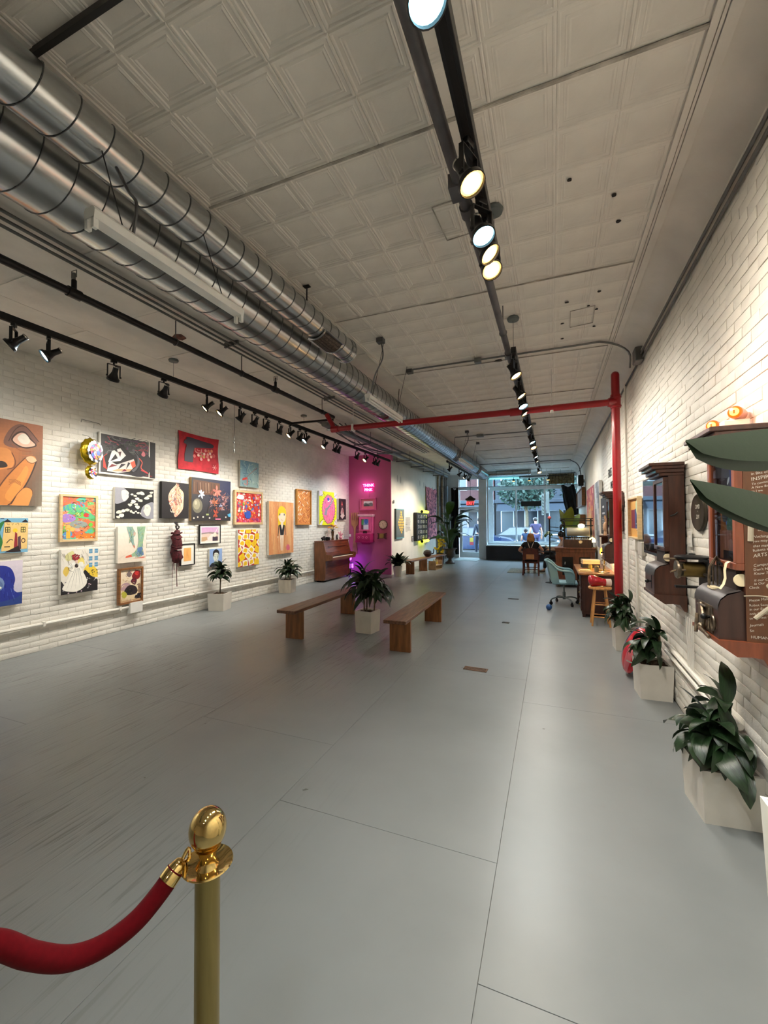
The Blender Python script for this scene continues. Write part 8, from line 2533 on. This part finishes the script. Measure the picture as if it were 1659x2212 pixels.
def person(label, loc, rz, J, shirt, trousers, hair, hair_long=False, shoe=None, cap=None, bare_legs=False, sleeve=0.5):
    """J: joint positions in metres, facing +y; L/R keys. One continuous skinned body, clothes over it"""
    t = thing('person', label, 'person', loc, rz)
    g = lambda k: V(J[k])
    head = g('head')
    up = (head - g('neck')).normalized()
    fw = V(J.get('look', (0, 1, 0))).normalized()
    N = {'pelvis': (g('pelvis'), 0.115), 'waist': (g('waist'), 0.105), 'chest': (g('chest'), 0.125), 'neck0': (g('neck') - up * 0.05, 0.062), 'neck': (g('neck'), 0.050), 'jaw': (head - up * 0.065 + fw * 0.02, 0.062), 'head': (head, 0.082), 'crown': (head + up * 0.065, 0.068)}
    Ed = [('pelvis', 'waist'), ('waist', 'chest'), ('chest', 'neck0'), ('neck0', 'neck'), ('neck', 'jaw'), ('jaw', 'head'), ('head', 'crown')]
    for s_ in 'LR':
        sh, el, wr_, hd = g('sh' + s_), g('el' + s_), g('wr' + s_), g('hand' + s_)
        N['sh' + s_] = (sh, 0.055); N['el' + s_] = (el, 0.040); N['wr' + s_] = (wr_, 0.028); N['palm' + s_] = (wr_.lerp(hd, 0.55), 0.032)
        Ed += [('chest', 'sh' + s_), ('sh' + s_, 'el' + s_), ('el' + s_, 'wr' + s_), ('wr' + s_, 'palm' + s_)]
        dirn = (hd - wr_).normalized()
        side = dirn.cross(V((0, 0, 1)))
        if side.length < 0.1: side = V((1, 0, 0))
        side.normalize()
        for k in range(4):
            b = wr_.lerp(hd, 0.6) + side * (-0.026 + 0.0175 * k)
            l_ = (0.062, 0.074, 0.078, 0.058)[k]
            N['f%d%s' % (k, s_)] = (b + dirn * l_ * 0.55, 0.0085); N['g%d%s' % (k, s_)] = (b + dirn * l_ - V((0, 0, 0.018)), 0.0075)
            Ed += [('palm' + s_, 'f%d%s' % (k, s_)), ('f%d%s' % (k, s_), 'g%d%s' % (k, s_))]
        N['t' + s_] = (wr_.lerp(hd, 0.35) - side * 0.05, 0.010); N['tt' + s_] = (wr_.lerp(hd, 0.6) - side * 0.062, 0.009)
        Ed += [('palm' + s_, 't' + s_), ('t' + s_, 'tt' + s_)]
        hp, kn, an, to = g('hip' + s_), g('kn' + s_), g('an' + s_), g('toe' + s_)
        N['hip' + s_] = (hp, 0.085); N['kn' + s_] = (kn, 0.056); N['an' + s_] = (an, 0.036); N['toe' + s_] = (to, 0.030)
        Ed += [('pelvis', 'hip' + s_), ('hip' + s_, 'kn' + s_), ('kn' + s_, 'an' + s_), ('an' + s_, 'toe' + s_)]
    skin_part('body', N, Ed, SKIN, t)
    # face
    rt = fw.cross(up).normalized()
    f = MB()
    f.ell(head + fw * 0.086 - up * 0.018, 0.012, 0.016, 0.02, 8, 6)
    for q in (-1, 1):
        f.ell(head + rt * (0.082 * q) - up * 0.01, 0.012, 0.02, 0.03, 8, 6)
    f.build('nose_and_ears', SKIN, t)
    f = MB()
    for q in (-1, 1):
        f.ell(head + fw * 0.076 + rt * (0.03 * q) + up * 0.008, 0.009, n=8, m=6)
    f.build('eyes', BLACKM, t)
    MB().ell(head + fw * 0.076 - up * 0.055, 0.02, 0.008, 0.006, 8, 5).build('mouth', mat('lips', (170, 90, 84), rough=0.5), t)
    if hair:
        hb = MB().ell(head - fw * 0.018 + up * 0.028, 0.096, 0.104, 0.098, 18, 12)
        if hair_long:
            hb.ell(head - fw * 0.05 - up * 0.045, 0.098, 0.07, 0.10, 16, 10)
            for k in range(9):
                x = -0.085 + 0.17 * k / 8
                hb.tube(cr([head - fw * 0.07 + rt * x * 0.7 + up * 0.08, head - fw * (0.105 - abs(x) * 0.4) + rt * x, head - fw * (0.10 - abs(x) * 0.4) + rt * x * 1.1 - up * 0.14], 4), [0.022] * 8 + [0.010], 6)
        o = hb.build('hair', hair, t, angle=70)
        if not hair_long:
            o.location = V((0, 0, 0.004))
    if cap:
        MB().ell(head + up * 0.05, 0.10, 0.105, 0.075, 18, 10).box(head.x - 0.07, head.x + 0.07, head.y + 0.06, head.y + 0.17, head.z + 0.04, head.z + 0.052).build('cap', cap, t)
    if shirt:
        N2 = {'waist0': (g('pelvis').lerp(g('waist'), 0.25), 0.135), 'waist': (g('waist'), 0.128), 'chest': (g('chest'), 0.148), 'collar': (g('neck') - up * 0.055, 0.080)}
        E2 = [('waist0', 'waist'), ('waist', 'chest'), ('chest', 'collar')]
        for s_ in 'LR':
            N2['sh' + s_] = (g('sh' + s_), 0.072); N2['sl' + s_] = (g('sh' + s_).lerp(g('el' + s_), sleeve), 0.058)
            E2 += [('chest', 'sh' + s_), ('sh' + s_, 'sl' + s_)]
            if sleeve >= 1:
                N2['cf' + s_] = (g('wr' + s_), 0.040)
                E2.append(('sl' + s_, 'cf' + s_))
        skin_part('shirt', N2, E2, shirt, t)
    if trousers:
        N3 = {'pelvis': (g('pelvis'), 0.138)}
        E3 = []
        for s_ in 'LR':
            N3['hip' + s_] = (g('hip' + s_), 0.102); N3['kn' + s_] = (g('kn' + s_), 0.072)
            E3 += [('pelvis', 'hip' + s_), ('hip' + s_, 'kn' + s_)]
            if not bare_legs:
                N3['an' + s_] = (g('kn' + s_).lerp(g('an' + s_), 0.9), 0.058)
                E3.append(('kn' + s_, 'an' + s_))
        skin_part('trousers', N3, E3, trousers, t)
    if shoe:
        for s_ in 'LR':
            a_, b_ = g('an' + s_), g('toe' + s_)
            d_ = (b_ - a_); d_.z *= 0.3; d_.normalize()
            skin_part('shoe', {'h': (a_ - d_ * 0.03 - V((0, 0, 0.03)), 0.045), 'm': (a_.lerp(b_, 0.5) - V((0, 0, 0.012)), 0.046), 't': (b_ + d_ * 0.03, 0.036)}, [('h', 'm'), ('m', 't')], shoe, t)
    return t


BLKT = mat('black_cotton', (20, 19, 22), rough=0.8, var=0.2)
HAIRB = mat('tawny_hair', (164, 112, 52), rough=0.5, var=0.35, scale=16, stretch=(8, 8, 1))
DARKH = mat('dark_hair', (34, 26, 24), rough=0.5, var=0.3)
SHOE = mat('dark_shoe', (92, 76, 66), rough=0.5)
w = person('seated woman seen from behind, tawny hair, black shirt with pale straps crossing on the back', (-0.60, 13.38, 0), 0.0,
           dict(pelvis=(0, 0, 0.51), waist=(0, -0.02, 0.66), chest=(0, -0.03, 0.84), neck=(0, 0.0, 1.01), head=(0, 0.03, 1.13), shL=(-0.175, -0.02, 0.93), shR=(0.175, -0.02, 0.93), elL=(-0.345, 0.0, 0.73), elR=(0.335, 0.02, 0.74), wrL=(-0.28, 0.22, 0.66), wrR=(0.31, 0.25, 0.72),
                handL=(-0.25, 0.32, 0.65), handR=(0.30, 0.36, 0.72), hipL=(-0.10, 0.05, 0.50), hipR=(0.10, 0.05, 0.50), knL=(-0.13, 0.46, 0.49), knR=(0.13, 0.46, 0.49), anL=(-0.10, 0.42, 0.09), anR=(0.08, 0.40, 0.09), toeL=(-0.11, 0.54, 0.035), toeR=(0.09, 0.53, 0.035)),
           BLKT, BLKT, HAIRB, hair_long=True, shoe=mat('pale_sandal', (206, 196, 184), rough=0.6), bare_legs=True)
STRAP = mat('pale_strap', (206, 186, 172), rough=0.6)
mb = MB()
for s_ in (-1, 1):
    mb.tube(cr([(0.085 * s_, 0.0, 1.0), (0.07 * s_, -0.14, 0.95), (0.04 * s_, -0.185, 0.86), (0.003 * s_, -0.18, 0.74)], 5), 0.009, 6)
mb.build('straps', STRAP, w)
person('second seated person mostly hidden by the brown cabinet, dark trousers, one leg crossed', (0.30, 14.05, 0), PI / 2,
       dict(pelvis=(0, 0, 0.50), waist=(0, -0.02, 0.66), chest=(0, -0.02, 0.86), neck=(0, 0.02, 1.04), head=(0, 0.05, 1.17), shL=(-0.18, 0, 0.95), shR=(0.18, 0, 0.95), elL=(-0.26, 0.14, 0.74), elR=(0.26, 0.14, 0.74), wrL=(-0.14, 0.36, 0.72), wrR=(0.10, 0.38, 0.76),
            handL=(-0.08, 0.46, 0.72), handR=(0.05, 0.48, 0.78), hipL=(-0.10, 0.05, 0.49), hipR=(0.10, 0.05, 0.49), knL=(-0.10, 0.48, 0.50), knR=(0.26, 0.40, 0.60), anL=(-0.08, 0.54, 0.09), anR=(-0.04, 0.60, 0.62), toeL=(-0.08, 0.70, 0.04), toeR=(-0.16, 0.72, 0.66)),
       mat('taupe_shirt', (150, 126, 112), rough=0.8), mat('black_trousers', (24, 22, 26), rough=0.7), DARKH, shoe=SHOE, sleeve=1.0)
t = thing('sketch_board', 'pale notebook held on the knee of the second seated person', 'notebook', (-0.16, 14.02, 0.80), 0.3)
MB().box(-0.06, 0.06, -0.10, 0.10, 0, 0.012, M=Matrix.Rotation(0.9, 4, 'Y')).build('cover', MATB, t, smooth=False)
MB().box(-0.055, 0.055, -0.095, 0.095, 0.012, 0.018, M=Matrix.Rotation(0.9, 4, 'Y')).build('pages', PAPER, t, smooth=False)
# chairs for both
CHW = mat('carved_chair_wood', (84, 34, 22), rough=0.35, var=0.25, scale=8, coat=0.2)


def carved_chair(label, loc, rz, panel):
    t = thing('carved_armchair', label, 'chair', loc, rz)
    MB().box(-0.24, 0.24, -0.20, 0.26, 0.36, 0.41, bev=0.008).build('seat', CHW, t, smooth=False)
    prof = [(0.022, 0), (0.026, 0.03), (0.018, 0.06), (0.028, 0.12), (0.020, 0.17), (0.030, 0.24), (0.026, 0.36)]
    for x in (-0.21, 0.21):
        MB().lathe(prof, 12, c=(x, 0.22, 0)).build('leg', CHW, t)
        MB().tube(cr([(x * 1.06, -0.26, 0.0), (x, -0.20, 0.2), (x, -0.19, 0.38), (x * 0.98, -0.22, 0.60), (x * 0.92, -0.25, 0.80)], 4), 0.024, 8).build('rear_leg', CHW, t)
        MB().tube(cr([(x * 1.0, -0.23, 0.62), (x * 1.15, -0.05, 0.63), (x * 1.2, 0.14, 0.62), (x * 1.15, 0.22, 0.58), (x, 0.23, 0.41)], 4), 0.018, 8).build('arm', CHW, t)
    MB().cyl((-0.2, -0.19, 0.18), (0.2, -0.19, 0.18), 0.012).cyl((-0.2, 0.22, 0.2), (0.2, 0.22, 0.2), 0.012).build('stretcher', CHW, t)
    MB().prism([(-0.20, 0.46), (0.20, 0.46), (0.215, 0.70), (0.20, 0.76), (0.12, 0.80), (0.0, 0.83), (-0.12, 0.80), (-0.20, 0.76), (-0.215, 0.70)], (0, -0.255, 0), (1, 0, 0), (0, 0, 1), (0, 1, 0), 0.03).build('backrest', CHW, t, smooth=False)
    MB().box(-0.125, 0.10, -0.262, -0.254, 0.49, 0.63, bev=0.002).build('back_panel', panel, t, smooth=False)
    return t


carved_chair('carved dark wooden armchair with a tan back panel, carrying the seated woman', (-0.60, 13.40, 0), 0.0, mat('tan_panel', (186, 132, 82), rough=0.6, var=0.08))
carved_chair('dark wooden armchair of the second seated person, hidden behind the brown cabinet', (0.32, 14.05, 0), PI / 2, CHW)


# ================================================================ the street
ROAD = mat('asphalt', (38, 41, 44), rough=0.8, var=0.15, scale=6)
WALK = mat('pavement', (72, 74, 77), rough=0.8, var=0.08, scale=4)
struct(MB().box(-14, 9, 19.05, 23.0, -0.2, -0.02), 'pavement', WALK)
struct(MB().box(-30, 24, 23.0, 33.2, -0.3, -0.14), 'road', ROAD)
struct(MB().box(-30, 24, 33.2, 60, -0.3, -0.02), 'far_pavement', WALK)
TYRE = mat('tyre', (24, 24, 26), rough=0.7)
CGL = mat('car_glass', (40, 50, 60), rough=0.08, spec=0.8)


def car(label, x, y, paint, flip=1, L_=4.5, H_=1.45):
    t = thing('car', label, 'car', (x, y, -0.14))
    F = lambda p: (p[0] * flip, p[1])
    low = [(-L_ / 2, 0.42), (-L_ / 2 + 0.04, 0.72), (-L_ / 2 + 0.35, 0.90), (-L_ * 0.22, 0.95), (L_ * 0.18, 0.96), (L_ * 0.40, 0.84), (L_ / 2 - 0.05, 0.68), (L_ / 2, 0.42), (L_ / 2 - 0.1, 0.24), (-L_ / 2 + 0.1, 0.24)]
    MB().prism([F(p) for p in low], (0, -0.88, 0), (1, 0, 0), (0, 0, 1), (0, 1, 0), 1.76).build('body', paint, t, smooth=False)
    a0, a1, b0, b1 = -L_ * 0.36, L_ * 0.22, -L_ * 0.20, L_ * 0.06
    mb = MB()
    vs = []
    for (p, q, z_, yy) in ((a0, a1, 0.94, 0.80), (b0 - 0.10, b1 + 0.12, H_ - 0.06, 0.62)):
        vs += [(p * flip, -yy, z_), (q * flip, -yy, z_), (q * flip, yy, z_), (p * flip, yy, z_)]
    mb.add(vs, [(0, 1, 5, 4), (1, 2, 6, 5), (2, 3, 7, 6), (3, 0, 4, 7), (4, 5, 6, 7)]).build('windows', CGL, t, smooth=False)
    ro = cr([((b0 - 0.2) * flip, 0, H_ - 0.08), (b0 * flip, 0, H_ - 0.02), ((b0 + b1) / 2 * flip, 0, H_), (b1 * flip, 0, H_ - 0.02), ((b1 + 0.2) * flip, 0, H_ - 0.08)], 3)
    MB().sheet([[(p.x, yy, p.z - abs(yy) * 0.05) for yy in (-0.64, -0.3, 0, 0.3, 0.64)] for p in ro]).build('roof', paint, t)
    pl = MB()
    for yy in (-0.72, 0.72):
        for p, q in ((a0, b0 - 0.1), (a1, b1 + 0.12), ((a0 + a1) / 2, (b0 + b1) / 2)):
            pl.beam((p * flip, yy * 1.10, 0.94), (q * flip, yy * 0.88, H_ - 0.06), 0.05, 0.05)
    pl.build('pillar', paint, t)
    for xx in (-L_ * 0.31, L_ * 0.31):
        for yy in (-0.88, 0.68):
            w_ = MB().cyl((xx, yy, 0.32), (xx, yy + 0.2, 0.32), 0.32, n=22).build('wheel', TYRE, t)
            MB().cyl((xx, yy - 0.005 if yy < 0 else yy + 0.2, 0.32), (xx, yy if yy < 0 else yy + 0.205, 0.32), 0.19, n=16).build('hub_cap', CHROME, w_)
    for yy in (-0.7, 0.5):
        MB().box(min(-L_ / 2 * flip, (-L_ / 2 + 0.08) * flip) - 0.01, max(-L_ / 2 * flip, (-L_ / 2 + 0.08) * flip) + 0.01, yy, yy + 0.22, 0.62, 0.78).build('tail_light', mat('tail_red', (220, 50, 60), rough=0.2), t)
        MB().box(min(L_ / 2 * flip, (L_ / 2 - 0.14) * flip), max(L_ / 2 * flip, (L_ / 2 - 0.14) * flip), yy, yy + 0.22, 0.56, 0.70).build('headlight', WHITEM, t)
    return t


car('blue parked car at the kerb outside the left shop window', -4.05, 24.1, mat('car_blue', (23, 41, 75), rough=0.25, coat=0.8))
car('grey car on the street seen through the middle shop window', -1.4, 27.0, mat('car_grey', (60, 66, 71), rough=0.25, coat=0.8), 1, 4.6)
car('silver parked car outside the right shop window', 2.5, 24.2, mat('car_silver', (79, 84, 89), rough=0.25, coat=0.8), -1)
car('red car further along the street, seen through the left shop window', -6.2, 27.1, mat('car_red', (88, 30, 33), rough=0.25, coat=0.8))
BR2 = mat('far_red_brick', (66, 34, 33), rough=0.8, var=0.12, scale=4)
GRB = mat('far_grey_stone', (47, 54, 63), rough=0.8, var=0.1, scale=3)
DKS = mat('far_dark_shopfront', (24, 30, 40), rough=0.4, var=0.15, scale=3)
LTW = mat('far_lit_window', (69, 80, 86), rough=0.2)


def building(label, x0, x1, m, nwin, dark):
    t = thing('building', label, 'building', (x0, 37.0, -0.02))
    W_ = x1 - x0
    MB().box(0, W_, 0, 4, 3.4, 13).build('upper_wall', m, t, smooth=False)
    MB().box(0, W_, 0.3, 4, 0, 3.4).build('shopfront', dark, t, smooth=False)
    MB().box(-0.05, W_ + 0.05, -0.25, 0.1, 3.2, 3.5, bev=0.03).build('cornice', GRB, t, smooth=False)
    rows = [[(x, -1.3 * q, 3.2 - 0.7 * q) for x in (0.2, W_ - 0.2)] for q in (0, 0.5, 1)]
    MB().sheet(rows).build('awning', mat('awning_slate', (34, 43, 54), rough=0.7), t)
    for k in range(nwin):
        x = W_ * (k + 0.5) / nwin
        f = MB().box(x - 0.55, x + 0.55, 0.22, 0.3, 0.5, 2.6).build('shop_window', FRAME, t, smooth=False)
        MB().box(x - 0.47, x + 0.47, 0.20, 0.22, 0.6, 2.5).build('pane', LTW if k % 2 == 0 else CGL, f, smooth=False)
        for fl in (4.4, 7.4, 10.4):
            f = MB().box(x - 0.5, x + 0.5, -0.06, 0.02, fl, fl + 1.7).build('window', FRAME, t, smooth=False)
            MB().box(x - 0.42, x + 0.42, -0.08, -0.06, fl + 0.1, fl + 1.6).build('pane', CGL, f, smooth=False)


building('red brick building across the street, seen in the left window and the door', -14.0, -4.6, BR2, 5, DKS)
building('grey building across the street behind the trees', -4.5, 9.0, GRB, 7, DKS)
TL = mat('street_tree_leaf', (41, 64, 54), rough=0.6, var=0.3, scale=2)


def tree(label, x, y, h, r_, seed):
    r = random.Random(seed)
    t = thing('street_tree', label, 'tree', (x, y, -0.14))
    tr = MB().tube(cr([(0, 0, 0), (0.05, 0, h * 0.3), (0, 0.05, h * 0.6)], 4), [0.13, 0.12, 0.12, 0.11, 0.11, 0.10, 0.10, 0.09, 0.08], 9)
    for k in range(6):
        an = k * 1.05
        tr.tube(cr([(0, 0, h * 0.42), (0.5 * math.cos(an), 0.5 * math.sin(an), h * 0.6), (1.2 * math.cos(an), 1.2 * math.sin(an), h * 0.8)], 3), 0.04, 6)
    tr.build('trunk', CANE, t)
    mb = MB()
    for k in range(2400):
        d = V((r.gauss(0, 1), r.gauss(0, 1), r.gauss(0, 1))).normalized() * r.random() ** 0.4
        p = V((d.x * r_, d.y * r_, h * 0.72 + d.z * r_ * 0.75))
        a_ = V((r.gauss(0, 1), r.gauss(0, 1), r.gauss(0, 1))).normalized() * 0.16
        b_ = V((r.gauss(0, 1), r.gauss(0, 1), r.gauss(0, 1))).normalized() * 0.11
        mb.add([p - a_, p + b_, p + a_, p - b_], [(0, 1, 2, 3)])
    o = mb.build('foliage', TL, t, smooth=False, fix=False)
    o['kind'] = 'stuff'


tree('leafy street tree outside the middle shop window', -1.7, 31.6, 5.8, 2.1, 1)
tree('leafy street tree outside the right shop window', 2.6, 31.0, 5.6, 2.1, 2)
tree('street tree further back behind the parked cars', 7.0, 32.0, 6.2, 2.1, 3)
ST = dict(pelvis=(0, 0, 0.98), waist=(0, 0, 1.13), chest=(0, 0, 1.35), neck=(0, 0.01, 1.56), head=(0, 0.03, 1.70), shL=(-0.19, 0, 1.46), shR=(0.19, 0, 1.46), elL=(-0.27, -0.04, 1.18), elR=(0.27, 0.0, 1.17), wrL=(-0.29, 0.06, 0.95), wrR=(0.29, 0.08, 0.93), handL=(-0.29, 0.10, 0.84), handR=(0.29, 0.12, 0.82),
          hipL=(-0.10, 0, 0.93), hipR=(0.10, 0, 0.93), knL=(-0.11, 0.10, 0.52), knR=(0.11, -0.06, 0.52), anL=(-0.11, 0.10, 0.09), anR=(0.11, -0.20, 0.11), toeL=(-0.12, 0.24, 0.04), toeR=(0.12, -0.07, 0.04))
person('pedestrian in a pale cap and violet top walking away outside the middle window', (-0.72, 21.2, -0.02), 0.3, ST, mat('violet_top', (56, 48, 80), rough=0.8), mat('indigo_trousers', (50, 50, 86), rough=0.8), DARKH, shoe=SHOE, cap=mat('pale_cap', (171, 179, 185), rough=0.7))
SM = {k: tuple(c * 0.70 for c in v) for k, v in ST.items()}
p2 = person('child in blue clothes on the pavement outside the middle window', (-1.14, 20.6, -0.02), 0.2, SM, mat('blue_top', (20, 48, 80), rough=0.8), mat('blue_trousers', (28, 57, 100), rough=0.8), DARKH, shoe=SHOE)
person('person in dark clothes standing outside the glass shop door', (-3.22, 20.2, -0.02), 0.6, ST, mat('charcoal_coat', (44, 50, 66), rough=0.8), mat('charcoal_trousers', (40, 44, 58), rough=0.8), DARKH, shoe=SHOE, sleeve=1.0)
t = thing('shopping_bag', 'small yellow and red bag held by the person outside the door', 'bag', (-3.56, 20.05, 0.50))
MB().box(-0.08, 0.08, -0.05, 0.05, 0.15, 0.34).build('yellow_top', mat('bag_yellow', (188, 168, 64), rough=0.6), t, smooth=False)
MB().box(-0.08, 0.08, -0.05, 0.05, 0.0, 0.15).build('red_base', mat('bag_red', (160, 56, 64), rough=0.6), t, smooth=False)
MB().tube(cr([(-0.05, 0, 0.34), (0, 0, 0.44), (0.05, 0, 0.34)], 4), 0.006, 5).build('handle', BLACKM, t)
